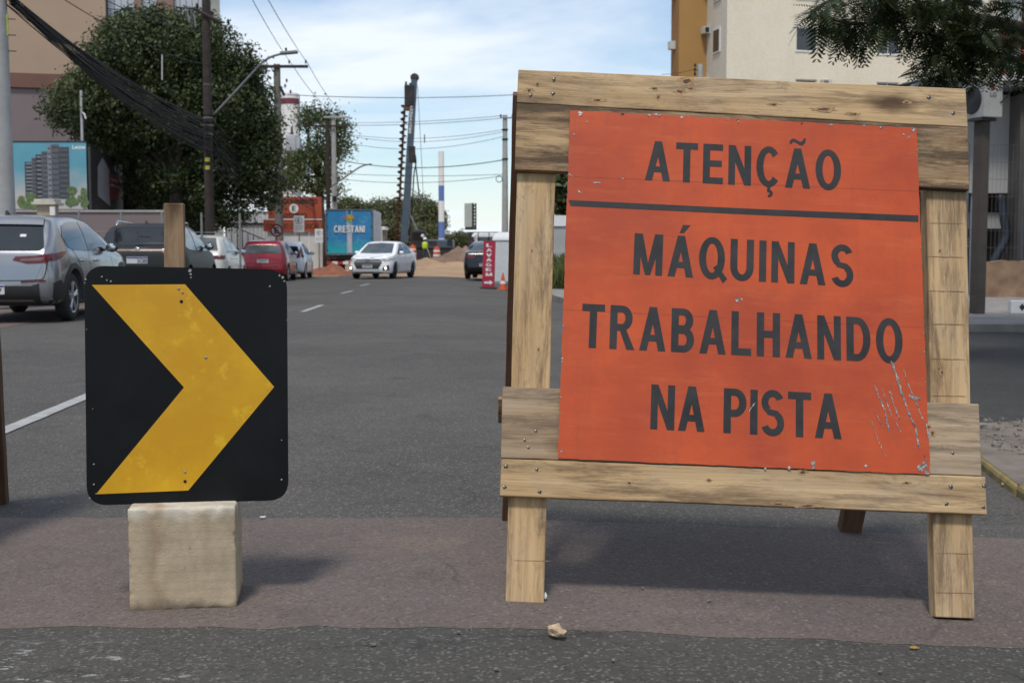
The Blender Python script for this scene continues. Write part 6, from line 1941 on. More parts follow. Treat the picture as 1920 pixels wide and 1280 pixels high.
# dark wooden pole with the long street lamp arm
Y = 38.0; p1 = P(394, 477, Y)
u1 = thing('utility_pole', 'dark wooden utility pole carrying the street lamp arm in front of the tree', 'utility pole', (p1.x, Y, .13))
def z1_(py): return P(394, py, 38.0).z - .13
MB().lathe([(.15, 0), (.115, 9.5), (.001, 9.5)], 18).build('shaft', M_WPOLE, u1, True, sharp=60)
for py in (160, 186, 203, 278): 
    MB().lathe([(.128, z1_(py)), (.128, z1_(py) + .03)], 16).build('steel_band', M_GALV, u1)
for py in (215, 222, 229, 236, 243, 252, 261):
    MB().tube([(.14 * math.cos(q * .4), .14 * math.sin(q * .4), z1_(py) + .01 * math.sin(q * 3 + py)) for q in range(17)], .014, 5).build('cable_wrap', M_CABLE if py % 2 else M_GALV, u1)
for py, c_ in ((300, (.55, .5, .03)), (315, (.5, .45, .05))):
    MB().bevbox(-.07, .07, -.14, -.122, z1_(py) - .06, z1_(py) + .06, .004).build('tag', mat('tag_y%d' % py, c_, .6), u1)
xa, xb = P(365, 18, 38).x - p1.x, P(418, 44, 38).x - p1.x
MB().tube([(xa, -.15, z1_(18)), (xb, -.15, z1_(45))], .055, 8).build('crossarm', M_WPOLE, u1)
MB().tube([(P(332, 16, 38).x - p1.x, -.1, z1_(16)), (P(365, 17, 38).x - p1.x, -.1, z1_(17))], .03, 6).build('bracket_arm', M_STEELD, u1)
for k, px in enumerate((347, 352, 358, 364)):
    MB().tube([(P(px, 18, 38).x - p1.x, -.12, z1_(18)), (P(px + 5, 44, 38).x - p1.x, -.12, z1_(40 + 4 * k))], .022, 6).build('fuse_cutout', M_GALV if k % 2 else M_INS, u1)
for px, py in ((372, 20), (400, 34), (430, 50)):
    insulator(u1, P(px, py, 38).x - p1.x, z1_(py), -.15)
lm_pts = [P(a, b2, 38) - Vector((p1.x, 38, .13)) for a, b2 in ((400, 216), (440, 178), (477, 142), (500, 122), (518, 114), (540, 110))]
arm_ = [Vector((q.x, -.02 - .9 * k / 5, q.z)) for k, q in enumerate(lm_pts)]
MB().tube(crom(arm_, 4), .035, 8).build('lamp_arm', M_GALV, u1, True)
q = arm_[-1]
hd_ = MB().bevbox(0, .52, -.11, .11, -.04, .05, .03).build('lamp_head', mat('lamp_head_grey', (.16, .17, .17), .5), u1, True)
hd_.location = q + Vector((-.06, 0, 0)); hd_.rotation_euler = (0, R(-5), 0)
MB().lathe([(.03, 0), (.035, .1), (.001, .11)], 10).build('photo_cell', M_STEELD, hd_).location = (.18, 0, .05)
# concrete pole with transformer
Y = 56.0; p2 = P(524, 477, Y)
u2 = thing('utility_pole', 'concrete utility pole with crossarm and grey transformer', 'utility pole', (p2.x, Y, .13))
def z2_(py): return P(524, py, 56.0).z - .13
def x2_(px): return P(px, 300, 56.0).x - p2.x
MB().lathe([(.20, 0), (.15, z2_(121)), (.001, z2_(121))], 20).build('shaft', mat('dark_concrete_pole', (.17, .155, .135), .9, 0, .2, 3, bump=.3, dirt=.4), u2, True, sharp=60)
MB().bevbox(x2_(477), x2_(581), -.24, -.16, z2_(129), z2_(123.5), .01).build('crossarm', M_WPOLE, u2)
MB().tube([(x2_(512), -.18, z2_(128)), (0, -.16, z2_(142))], .02, 6).build('brace', M_STEELD, u2)
for px in (481, 546, 577): insulator(u2, x2_(px), z2_(122), -.2)
for a, b2, c_, d_ in ((513, 164, 521, 178), (529, 164, 537, 181)):
    MB().tube([(x2_(a), -.3, z2_(b2)), (x2_(c_), -.3, z2_(d_))], .07, 6).build('crossarm', M_WPOLE, u2)
for px, py in ((541, 157), (548, 178), (538, 167)): insulator(u2, x2_(px), z2_(py), -.22)
tz0, tz1 = z2_(284), z2_(254)
tf = MB().bevbox(x2_(539), x2_(558), -.42, .12, tz0, tz1, .04).build('transformer', M_LTGREY, u2, True, sharp=40)
for k in range(7):
    MB().box(x2_(558) + .01, x2_(565), -.40 + k * .08, -.37 + k * .08, tz0 + .1, tz1 - .1).build('cooling_fin', M_LTGREY, tf)
MB().tube([(x2_(549), -.15, tz1), (x2_(549), -.15, tz1 + .35)], .05, 8).build('bushing', M_INS, tf)
MB().box(0, x2_(540), -.1, .0, tz1 - .2, tz1 - .12).build('hanger', M_STEELD, u2)
MB().lathe([(.24, z2_(345)), (.24, z2_(330))], 14).build('cable_coil', M_CABLE, u2)
# far pair of poles
Y = 76.0; p3 = P(628, 477, Y)
u3 = thing('utility_pole', 'far pale concrete pole with a crossarm beside the box truck', 'utility pole', (p3.x, Y, 0))
def z3_(py): return P(628, py, 76.0).z
def x3_(px): return P(px, 300, 76.0).x - p3.x
MB().lathe([(.19, 0), (.13, z3_(216)), (.001, z3_(216))], 16).build('shaft', M_CPOLE, u3, True, sharp=60)
MB().bevbox(x3_(608), x3_(657), -.2, -.12, z3_(222), z3_(219), .01).build('crossarm', M_CPOLE, u3)
MB().bevbox(x3_(571), x3_(652), -.3, -.22, z3_(239), z3_(235.5), .01).build('crossarm', M_WPOLE, u3)
for px, py in ((632, 218), (648, 218), (576, 235), (600, 235), (647, 235)): insulator(u3, x3_(px), z3_(py), -.2)
MB().bevbox(x3_(624), x3_(632), -.35, -.15, z3_(378), z3_(368), .02).build('meter_box', M_CABLE, u3)
p3b = P(616.5, 477, 74)
u3b = thing('utility_pole', 'slim brown wooden pole left of the far concrete pole', 'utility pole', (p3b.x, 74, 0))
MB().lathe([(.15, 0), (.12, P(616, 228, 74).z), (.001, P(616, 228, 74).z)], 14).build('shaft', M_WPOLE, u3b, True, sharp=60)
MB().tube(crom([Vector((.1, 0, P(620, 352, 74).z)), Vector((P(655, 326, 74).x - p3b.x, -.3, P(655, 328, 74).z)), Vector((P(680, 312, 74).x - p3b.x, -.5, P(680, 313, 74).z)), Vector((P(699, 309, 74).x - p3b.x, -.6, P(699, 309, 74).z))], 5), .05, 6).build('lamp_arm', M_GALV, u3b, True)
# right hand concrete pole
Y = 63.0; p4 = P(947, 477, Y)
u4 = thing('utility_pole', 'slim concrete utility pole behind the white portable toilet', 'utility pole', (p4.x, Y, 0))
def z4_(py): return P(947, py, 63.0).z
MB().lathe([(.19, 0), (.115, z4_(216)), (.001, z4_(216))], 16).build('shaft', M_CPOLE, u4, True, sharp=60)
MB().bevbox(P(938, 300, 63).x - p4.x, P(966, 300, 63).x - p4.x, -.16, -.1, z4_(223), z4_(220.5), .01).build('crossarm', M_GALV, u4)
for py in (245, 263, 300): MB().lathe([(.16, z4_(py)), (.16, z4_(py) + .08)], 12).build('steel_band', M_STEELD, u4)
MB().tube([(-.3 + .16 * math.cos(q * .42), -.1, z4_(336) + .16 * math.sin(q * .42)) for q in range(16)], .02, 5).build('cable_coil', M_CABLE, u4)
for px, py in ((939, 222), (961, 222)): insulator(u4, P(px, 300, 63).x - p4.x, z4_(py), -.13)
# pole top seen in front of the apartment block
p5 = P(1309, 477, 52)
u5 = thing('utility_pole', 'grey pole top in front of the ochre wing above the board', 'utility pole', (p5.x, 52, 0))
MB().lathe([(.15, 0), (.115, P(1309, 121, 52).z), (.001, P(1309, 121, 52).z)], 14).build('shaft', M_CPOLE, u5, True, sharp=60)
for py in (128, 136, 144): insulator(u5, P(1301, 300, 52).x - p5.x, P(1301, py, 52).z, -.05)
MB().tube([(P(1300, 300, 52).x - p5.x, -.05, P(1300, 132, 52).z), (0, 0, P(1300, 132, 52).z)], .02, 5).build('bracket_arm', M_STEELD, u5)

# cable bundles: each cable its own part
def bundle(name, label, A, B, n, spreadA, spreadB, sag0, sag1, r_=.014, seed=1):
    rnd = random.Random(seed)
    t = thing(name, label, 'cable bundle', tuple(A))
    for k in range(n):
        a = Vector((rnd.gauss(0, spreadA[0]), rnd.gauss(0, spreadA[0]), rnd.uniform(-1, 1) * spreadA[1]))
        b_ = B - A + Vector((rnd.gauss(0, spreadB[0]), rnd.gauss(0, spreadB[0]), rnd.uniform(-1, 1) * spreadB[1]))
        MB().tube(wire_pts(a, b_, rnd.uniform(sag0, sag1), 16), r_ * rnd.uniform(.6, 1.35), 5, False).build('cable', M_CABLE, t, True, fix=False)
    return t
A0 = P(20, 2, 21.5); B0 = P(390, 258, 38)
bundle('cable_bundle', 'thick black bundle of cables sweeping down from the concrete pole to the wooden pole', A0, B0, 34, (.05, .08), (.08, .55), .06, .42, .0115, 4)
bundle('cable_bundle', 'loose sagging cables between the wooden pole and the transformer pole', P(397, 262, 38), P(522, 335, 56), 22, (.06, .7), (.06, .35), .3, 1.0, .014, 5)
bundle('cable_bundle', 'sagging cables between the transformer pole and the far poles', P(528, 340, 56), P(616, 372, 74), 10, (.06, .35), (.06, .3), .3, .9, .014, 6)
# wires along the street at the pole tops, then across it
for k, (a, b2, sg, r_, lb_) in enumerate((
    (P(60, -40, 21.5), P(392, 122, 38), .25, .010, 'thin wire in front of the tan wall above the cable bundle'),
    (P(140, -30, 21.5), P(392, 60, 38), .2, .010, 'thin wire from the top edge crossing the tan wall to the wooden pole'),
    (P(160, -40, 24), P(371, 19, 38), .1, .010, 'thin wire from the top edge to the left end of the wooden pole crossarm'),
    (P(430, 52, 38), P(481, 119, 56), .12, .012, 'wire from the wooden pole to the left insulator of the transformer pole'),
    (P(452, -40, 34), P(546, 119, 56), .12, .012, 'wire from the top edge to the middle insulator of the transformer pole'),
    (P(470, -60, 30), P(577, 119, 56), .12, .012, 'wire from the top edge to the right insulator of the transformer pole'),
    (P(481, 119, 56), P(576, 233, 76), .3, .014, 'wire from the left insulator of the transformer pole down to the far crossarm'),
    (P(546, 119, 56), P(632, 216, 76), .3, .014, 'wire from the middle insulator of the transformer pole to the far poles'),
    (P(577, 119, 56), P(648, 216, 76), .3, .014, 'wire from the right insulator of the transformer pole to the far poles'),
    (P(538, 178, 56), P(1000, 176, 60), .16, .016, 'highest wire crossing the street from the transformer pole to the board'),
    (P(648, 230, 76), P(944, 217, 63), .12, .012, 'upper of two close wires from the far poles to the slim right pole'),
    (P(648, 235, 76), P(940, 222, 63), .12, .014, 'lower of two close wires from the far poles to the slim right pole'),
    (P(650, 252, 76), P(945, 243, 63), .35, .012, 'thin wire with a spacer, upper of three in front of the auger'),
    (P(650, 254, 76), P(945, 247, 63), .45, .012, 'thin wire with a spacer, middle of three in front of the auger'),
    (P(650, 268, 76), P(945, 256, 63), .5, .012, 'thin wire with a spacer, lowest of three in front of the auger'),
    (P(630, 299, 76), P(944, 300, 63), .45, .024, 'thicker sagging cable crossing behind the blue and white pole'),
    (P(632, 325, 76), P(944, 327, 63), .12, .014, 'low cable crossing the street below the thicker one'),
    (P(632, 335, 76), P(944, 330, 63), .3, .014, 'lowest cable crossing the street above the far trees'),
    (P(1240, 140, 62), P(1303, 130, 52), .05, .012, 'short wire reaching the pole top by the ochre wing'),
    )):
    wire(a, b2, sg, r_, lb_)
sp_ = MB().tube([P(796, 252, 69), P(796, 268, 69)], .03, 6).build('wire_spacer', M_STEELD, None)
tag(sp_, 'short dark spacer bar hanging on the wires right of the mast', 'spacer')
for px, py, l_ in ((304, 103, 47), (428, 208, 34), (475, 239, 31)):
    Ysp = 36.0 if px < 320 else 46
    o = MB().tube([P(px, py, Ysp), P(px, py + l_, Ysp)], .02, 6).build('wire_spacer', mat('spacer_white', (.42, .42, .42), .6), None)
    tag(o, {304: 'white vertical wire spacer in front of the tree crown', 428: 'white vertical wire spacer just right of the wooden pole', 475: 'white vertical wire spacer left of the transformer pole'}[px], 'spacer')
# small steel mast in front of the tree by the hoarding
p = P(159.5, 477, 41.6)
t = thing('steel_mast', 'thin galvanised mast with a small lamp behind the blue hoarding', 'mast', (p.x, 41.6, .13))
MB().tube([(0, 0, 0), (0, 0, P(159, 170, 41.6).z - .13)], .05, 10).build('shaft', M_GALV, t, True)
MB().tube([(0, -.03, P(159, 200, 39).z), (.12, -.06, P(159, 205, 39).z), (.16, -.06, P(159, 214, 39).z)], .03, 6).build('lamp', M_WFRAME, t)
# ------------------------------------------------------------------ trees
def leaf_mat(name, c1, c2, trans=.25, rough=.5):
    m = bpy.data.materials.new(name)
    t, b = nodes_of(m); nn, lk = t.nodes, t.links
    at_ = nn.new('ShaderNodeAttribute'); at_.attribute_name = 'tone'
    mx = nn.new('ShaderNodeMix'); mx.data_type = 'RGBA'; mx.inputs['A'].default_value = c1 + (1,); mx.inputs['B'].default_value = c2 + (1,)
    lk.new(at_.outputs['Fac'], mx.inputs['Factor'])
    lk.new(mx.outputs['Result'], b.inputs['Base Color'])
    b.inputs['Roughness'].default_value = rough
    b.inputs['Specular IOR Level'].default_value = .35
    tr_ = nn.new('ShaderNodeBsdfTranslucent'); lk.new(mx.outputs['Result'], tr_.inputs[0])
    ms = nn.new('ShaderNodeMixShader'); ms.inputs[0].default_value = trans
    lk.new(b.outputs[0], ms.inputs[1]); lk.new(tr_.outputs[0], ms.inputs[2])
    lk.new(ms.outputs[0], nn['Material Output'].inputs[0])
    MATS[name] = m
    return m
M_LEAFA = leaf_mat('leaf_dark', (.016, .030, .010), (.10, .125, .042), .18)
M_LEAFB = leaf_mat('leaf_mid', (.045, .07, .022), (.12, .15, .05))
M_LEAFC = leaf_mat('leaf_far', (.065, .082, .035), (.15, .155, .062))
M_LEAFJ = leaf_mat('leaf_feather', (.012, .022, .007), (.042, .06, .016), .3)
M_GRASS = leaf_mat('grass_blade', (.06, .085, .025), (.16, .17, .06), .3)
M_BARK = mat('bark', (.06, .045, .035), .95, 0, .3, 6, bump=.6, bscale=14)
def tone_mesh(name, V, F, tones, m, parent):
    me = bpy.data.meshes.new(name)
    me.vertices.add(len(V)); me.vertices.foreach_set('co', np.asarray(V, np.float32).ravel())
    F = np.asarray(F, np.int32)
    nf, k = F.shape
    me.loops.add(nf * k); me.loops.foreach_set('vertex_index', F.ravel())
    me.polygons.add(nf); me.polygons.foreach_set('loop_start', np.arange(0, nf * k, k, dtype=np.int32)); me.polygons.foreach_set('loop_total', np.full(nf, k, np.int32))
    a = me.attributes.new('tone', 'FLOAT', 'FACE'); a.data.foreach_set('value', np.asarray(tones, np.float32))
    me.materials.append(m)
    me.update(calc_edges=True)
    o = bpy.data.objects.new(name, me)
    return link(o, parent)
def crown(name, parent, blobs, nclump, per, size, spread, m, seed, shell=.45, droop=0.0):
    """leaf sized faces in clumps through the crown's volume; blobs: centre and radii, in the tree's own axes"""
    rg = np.random.default_rng(seed)
    vol = np.array([b_[1][0] * b_[1][1] * b_[1][2] for b_ in blobs]); vol = vol / vol.sum()
    idx = rg.choice(len(blobs), nclump, p=vol)
    C0 = np.array([b_[0] for b_ in blobs], float)[idx]; R0 = np.array([b_[1] for b_ in blobs], float)[idx]
    d = rg.normal(size=(nclump, 3)); d /= np.linalg.norm(d, axis=1)[:, None]
    rad = rg.random(nclump) ** shell
    cl_ = C0 + d * R0 * rad[:, None]
    n = nclump * per
    ctr = np.repeat(cl_, per, 0) + rg.normal(size=(n, 3)) * spread * np.array([1, 1, .75])
    nr = rg.normal(size=(n, 3)) + np.repeat(d, per, 0) * .5 + np.array([0, 0, .6])
    nr /= np.linalg.norm(nr, axis=1)[:, None]
    tv = np.cross(nr, rg.normal(size=(n, 3))); tv[:, 2] -= droop; tv /= np.linalg.norm(tv, axis=1)[:, None]
    bv = np.cross(nr, tv)
    s_ = size * (0.6 + .8 * rg.random(n))[:, None]
    V = np.stack([ctr - tv * s_ * .5, ctr + bv * s_ * .24 + nr * s_ * .06, ctr + tv * s_ * .55, ctr - bv * s_ * .24 + nr * s_ * .06], 1).reshape(-1, 3)
    F = np.arange(n * 4).reshape(n, 4)
    tone = np.clip(np.repeat(rg.random(nclump), per) * .72 + rg.random(n) * .28, 0, 1)
    return tone_mesh(name, V, F, tone, m, parent)
def limb(mb, a, b_, r0, r1, rnd, bend=.12, n=6):
    a, b_ = Vector(a), Vector(b_)
    L_ = (b_ - a).length
    pts = []
    o1 = Vector((rnd.uniform(-1, 1), rnd.uniform(-1, 1), rnd.uniform(-.5, .5))) * bend * L_
    for k in range(n + 1):
        t = k / n
        pts.append(a.lerp(b_, t) + o1 * math.sin(math.pi * t))
    mb.tube(pts, [lerp(r0, r1, k / n) for k in range(n + 1)], 8)
    return pts[-1]
def tree(name, label, base, trunk_top, r0, blobs, nclump, per, size, spread, m, seed, group=None, limbs=10, shell=.45):
    rnd = random.Random(seed)
    t = thing(name, label, 'tree', base, 0, group)
    b0 = Vector(base)
    mb = MB()
    tt = Vector(trunk_top) - b0
    mb.tube([(0, 0, 0), (tt.x * .3 + .05, tt.y * .3, tt.z * .33), (tt.x * .7 - .04, tt.y * .7, tt.z * .7), tuple(tt)], [r0 * 1.35, r0, r0 * .85, r0 * .7], 12)
    mb.build('trunk', M_BARK, t, True, fix=False)
    bl = [(tuple(Vector(c) - b0), r_) for c, r_ in blobs]
    for k in range(limbs):
        c, r_ = bl[k % len(bl)]
        e = Vector(c) + Vector((rnd.uniform(-.6, .6) * r_[0], rnd.uniform(-.6, .6) * r_[1], rnd.uniform(-.2, .7) * r_[2]))
        mb = MB()
        s_ = tt * rnd.uniform(.7, 1.0)
        limb(mb, s_, e, r0 * .45, r0 * .08, rnd)
        mid = s_.lerp(e, .55)
        for q in range(2):
            limb(mb, mid, mid + Vector((rnd.uniform(-1, 1) * r_[0], rnd.uniform(-1, 1) * r_[1], rnd.uniform(.1, .8) * r_[2])) * .6, r0 * .2, r0 * .05, rnd)
        mb.build('limb', M_BARK, t, True, fix=False)
    crown('crown', t, bl, nclump, per, size, spread, m, seed, shell)
    return t
def B(px, py, Y, rx, ry=None, rz=None):
    """a crown lobe centred on a pixel at depth Y; radii given in pixels there"""
    k = Y / FPX
    return (tuple(P(px, py, Y)), (rx * k, (ry or rx) * k, (rz or rx) * k))
def GR(px, Y): 
    p = P(px, 477, Y); return (p.x, Y, 0.05)
tree('broadleaf_tree', 'large dark dense tree in front of the tan building', GR(338, 44), tuple(P(330, 300, 44)), .30,
     [B(300, 110, 44, 118, 110, 90), B(235, 130, 44.5, 92, 90, 78), B(375, 95, 43.5, 70, 80, 65), B(180, 190, 43, 78, 80, 60), B(140, 205, 44, 55, 70, 42), B(115, 215, 44, 34, 40, 26), B(250, 70, 44, 70, 70, 48), B(330, 70, 44, 75, 70, 50), B(290, 200, 44, 150, 110, 80), B(405, 190, 44, 82, 90, 90),
      B(455, 215, 45, 58, 80, 80), B(440, 290, 45, 75, 90, 75), B(485, 300, 45, 40, 70, 58), B(375, 330, 44.5, 110, 80, 60), B(250, 260, 45, 110, 80, 55), B(400, 390, 45, 75, 70, 42), B(210, 235, 44, 80, 80, 40), B(300, 350, 46, 70, 60, 70), B(470, 165, 45, 40, 60, 45), B(495, 245, 45, 36, 60, 50), B(490, 355, 45, 44, 60, 45), B(455, 120, 44, 36, 50, 36)],
     4800, 36, .135, .19, M_LEAFA, 3, limbs=16, shell=.42)
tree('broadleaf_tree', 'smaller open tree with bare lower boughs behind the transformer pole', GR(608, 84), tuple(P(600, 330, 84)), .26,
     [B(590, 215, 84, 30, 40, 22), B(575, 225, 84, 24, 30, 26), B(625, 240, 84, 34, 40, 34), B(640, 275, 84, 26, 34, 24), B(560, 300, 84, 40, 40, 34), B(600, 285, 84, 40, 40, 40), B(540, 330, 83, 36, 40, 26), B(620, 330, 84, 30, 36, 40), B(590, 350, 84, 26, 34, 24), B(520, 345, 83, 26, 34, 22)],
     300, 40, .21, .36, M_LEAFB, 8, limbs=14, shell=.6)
G_FAR = 'trees beyond the works'
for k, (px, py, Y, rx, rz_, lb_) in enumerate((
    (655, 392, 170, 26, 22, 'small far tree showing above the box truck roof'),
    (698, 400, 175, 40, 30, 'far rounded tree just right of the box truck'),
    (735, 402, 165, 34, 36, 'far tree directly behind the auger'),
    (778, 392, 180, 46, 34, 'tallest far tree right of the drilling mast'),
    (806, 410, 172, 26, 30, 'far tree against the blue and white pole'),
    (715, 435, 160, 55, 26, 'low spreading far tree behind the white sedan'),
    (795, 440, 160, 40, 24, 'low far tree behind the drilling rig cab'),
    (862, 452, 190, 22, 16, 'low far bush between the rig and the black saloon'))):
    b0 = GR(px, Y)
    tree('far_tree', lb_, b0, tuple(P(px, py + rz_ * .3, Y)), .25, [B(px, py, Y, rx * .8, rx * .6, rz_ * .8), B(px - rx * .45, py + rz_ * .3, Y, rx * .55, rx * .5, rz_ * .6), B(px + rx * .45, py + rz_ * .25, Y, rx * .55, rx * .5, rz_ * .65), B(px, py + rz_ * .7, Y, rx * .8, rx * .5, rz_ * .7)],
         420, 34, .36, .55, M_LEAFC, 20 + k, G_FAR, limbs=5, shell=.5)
for k, (x_, y_, lb_) in enumerate(((5.2, 63, 'unseen tree added behind the orange board for reflections, nearest the far end'), (8.6, 57, 'unseen tree added behind the orange board for reflections, middle one'), (11.5, 50, 'unseen tree added behind the orange board for reflections, nearest one'))):
    tree('broadleaf_tree', lb_, (x_, y_, 0), (x_, y_, 3.4), .22, [((x_, y_, 4.8), (2.6, 2.6, 1.9)), ((x_ + 1.2, y_ - .5, 4.0), (2.2, 2.2, 1.6)), ((x_ - 1.0, y_ + .6, 3.9), (1.9, 2.0, 1.5))], 420, 24, .3, .34, M_LEAFA, 60 + k, 'unseen trees added to darken car reflections', limbs=6)  # hidden trees, added to darken the reflections in the parked cars
fh = thing('reflection_house', 'unseen low house added behind the orange board to block bright reflections', 'house', (2.7, 67, 0))  # unseen house, added to keep the bright horizon out of car reflections
MB().box(0, 9, 0, 7, 0, 2.7).build('wall', mat('house_wall', (.22, .17, .13), .9), fh)
MB().prism([(-.3, 2.7), (9.3, 2.7), (7.5, 3.5), (1.5, 3.5)], -.3, 7.3, 'y').build('roof', mat('house_roof', (.16, .07, .045), .9), fh)
window(fh, 1, 2.4, .9, 2.1, -.03, M_WFRAME, M_PANE)
window(fh, 5, 6.4, .9, 2.1, -.03, M_WFRAME, M_PANE)
# tree and rough grass seen through the gap beside the left trestle leg
tree('far_tree', 'dark tree glimpsed between the left trestle leg and the orange board', GR(1062, 60), tuple(P(1062, 400, 60)), .2, [B(1062, 360, 60, 30, 30, 36), B(1085, 380, 60, 36, 30, 40), B(1040, 385, 60, 14, 20, 22)], 260, 22, .3, .3, M_LEAFA, 41, limbs=5)
gw = thing('white_wall', 'white wall glimpsed between the left trestle leg and the orange board', 'wall', (P(1010, 477, 47).x, 47, 0))
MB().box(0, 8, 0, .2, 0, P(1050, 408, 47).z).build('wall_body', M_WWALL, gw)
MB().box(-.05, 8.05, -.06, .26, P(1050, 424, 47).z, P(1050, 404, 47).z).build('coping', M_WFRAME, gw)
# grass tuft, uncountable
def grass(name, label, x0, x1, y0, y1, n, h0, h1, seed, z=0.0):
    rg = np.random.default_rng(seed)
    x = rg.uniform(x0, x1, n); y = rg.uniform(y0, y1, n); h = rg.uniform(h0, h1, n)
    a = rg.uniform(0, 6.28, n); lx, ly = np.cos(a), np.sin(a); ln = rg.uniform(.1, .6, n) * h
    w_ = .012 + .012 * rg.random(n)
    V = np.stack([np.stack([x - ly * w_, y + lx * w_, np.full(n, z)], 1), np.stack([x + ly * w_, y - lx * w_, np.full(n, z)], 1),
                  np.stack([x + lx * ln * .4 + ly * w_ * .6, y + ly * ln * .4, z + h * .7], 1), np.stack([x + lx * ln, y + ly * ln, z + h], 1)], 1).reshape(-1, 3)
    return tag(tone_mesh(name, V, np.arange(n * 4).reshape(n, 4), rg.random(n), M_GRASS, None), label, 'grass', kind='stuff')
gg = G(1048, 543)
grass('tall_grass', 'tall rough grass at the kerb behind the orange board', gg.x - .25, gg.x + 5, gg.y, gg.y + 4, 5200, .3, 1.05, 9)

# feathery tree overhanging from the right
jt = thing('feathery_tree', 'dark feathery leaved branches overhanging from the top right', 'tree', (6.9, 12.6, zr + .1))
jb = Vector(jt.location)
MB().tube([(0, 0, 0), (.05, -.05, 1.2), (-.1, -.1, 2.4), (-.2, -.2, 3.6)], [.24, .19, .17, .14], 12).build('trunk', M_BARK, jt, True, fix=False)
rnd = random.Random(5)
def jp(px, py, Y): return P(px, py, Y) - jb
bran = [
    [Vector((-.1, -.1, 2.4)), jp(1990, 80, 12), jp(1905, 52, 11.6), jp(1830, 36, 11.2), jp(1770, 30, 11), jp(1735, 18, 10.8), jp(1705, -12, 10.6), jp(1650, -30, 10.5)],
    [jp(1905, 52, 11.6), jp(1900, 70, 11.5), jp(1862, 78, 11.3), jp(1830, 95, 11.2), jp(1790, 120, 11.1), jp(1770, 145, 11.0)],
    [jp(1950, 60, 12), jp(1915, 110, 11.8), jp(1880, 100, 11.6), jp(1845, 115, 11.5)],
    [jp(1735, 18, 10.8), jp(1700, 30, 10.8), jp(1660, 40, 10.7), jp(1600, 45, 10.6), jp(1560, 35, 10.6)],
    [jp(1650, -30, 10.5), jp(1600, -15, 10.5), jp(1550, 5, 10.5), jp(1520, 25, 10.5)],
    [jp(1830, 36, 11.2), jp(1800, 5, 11.3), jp(1770, -30, 11.4)],
    [jp(1770, 30, 11), jp(1768, 70, 10.9), jp(1755, 110, 10.9), jp(1730, 130, 10.9)],
    [jp(1705, -12, 10.6), jp(1650, 10, 10.5), jp(1625, 40, 10.5)],
    [Vector((-.2, -.2, 3.6)), Vector((-.6, -1.2, 4.6)), Vector((-1.0, -2.2, 5.3)), Vector((-1.6, -3.0, 5.8))],
    [Vector((-.2, -.2, 3.6)), Vector((.6, .5, 4.8)), Vector((1.6, 1.0, 5.6))],
    [Vector((-.2, -.2, 3.6)), Vector((-.8, 1.0, 4.9)), Vector((-1.2, 2.4, 5.6)), Vector((-1.5, 3.5, 5.9))],
    [Vector((-.2, -.2, 3.6)), Vector((1.0, -1.0, 4.6)), Vector((2.2, -1.6, 5.2))],
]
spots = []
for i, b_ in enumerate(bran):
    pts = crom(b_, 6)
    r0 = .085 if i in (0, 8, 9, 10, 11) else .028
    MB().tube(pts, [lerp(r0, .008, k / (len(pts) - 1)) for k in range(len(pts))], 7).build('limb', M_BARK, jt, True, fix=False)
    if i >= 8:
        for k in range(90):
            spots.append((pts[rnd.randrange(len(pts) // 3, len(pts))] + Vector((rnd.gauss(0, .55), rnd.gauss(0, .55), rnd.gauss(0, .35))), .5))
    else:
        for k, p in enumerate(pts):
            if i == 0 and k < 12: continue
            for q in range(2): spots.append((p + Vector((rnd.gauss(0, .05), rnd.gauss(0, .12), rnd.gauss(0, .04))), .3))
# foliage masses where the photograph shows them
for px, py, n_, sx_, sy_ in ((1545, 22, 12, 22, 10), (1590, 45, 18, 24, 12), (1575, 8, 16, 30, 8), (1590, 62, 8, 12, 10), (1640, 2, 18, 30, 6), (1660, 25, 5, 14, 8), (1700, 5, 30, 40, 9), (1705, 50, 6, 10, 10), (1770, 4, 34, 50, 9), (1840, 6, 30, 44, 10), (1760, 62, 30, 26, 16),
                             (1800, 72, 26, 26, 16), (1770, 95, 26, 26, 14), (1825, 100, 24, 24, 16), (1735, 70, 10, 12, 12), (1790, 125, 22, 24, 12), (1760, 138, 10, 14, 8), (1885, 104, 12, 18, 10), (1905, 12, 12, 16, 10), (1845, 60, 10, 22, 8)):
    for k in range(int(n_ * 1.25)):
        spots.append((jp(px + rnd.gauss(0, sx_ * .55), py + rnd.gauss(0, sy_ * .55), 11 + rnd.gauss(0, .2)), .26))
V, F, T = [], [], []
for c, L_ in spots:
    L_ = L_ * rnd.uniform(.6, 1.25)
    az = rnd.uniform(0, 6.28); el = rnd.uniform(-1.1, .25)
    d = Vector((math.cos(az) * math.cos(el), math.sin(az) * math.cos(el), math.sin(el)))
    sd = d.cross(Vector((0, 0, 1)))
    if sd.length < .1: sd = Vector((1, 0, 0))
    sd.normalize(); upv = sd.cross(d).normalized()
    roll = rnd.uniform(-.6, .6); sd = (sd * math.cos(roll) + upv * math.sin(roll)).normalized()
    tn = rnd.random()
    np_ = 11
    for k in range(np_):
        t_ = (k + 1) / (np_ + 1)
        p = c + d * (L_ * t_) + Vector((0, 0, -.25 * L_ * t_ * t_))
        pl = L_ * .30 * math.sin(math.pi * (.18 + .78 * t_)) + .012
        for s_ in (-1, 1):
            e = (sd * s_ + d * .55 + Vector((0, 0, -.12))).normalized()
            wv_ = d * (L_ * .036)
            i0 = len(V)
            V += [tuple(p - wv_ * .4), tuple(p + e * pl * .5 - wv_), tuple(p + e * pl), tuple(p + e * pl * .5 + wv_)]
            F.append((i0, i0 + 1, i0 + 2, i0 + 3)); T.append(min(1, max(0, tn * .6 + rnd.random() * .4)))
tone_mesh('crown', V, F, T, M_LEAFJ, jt)
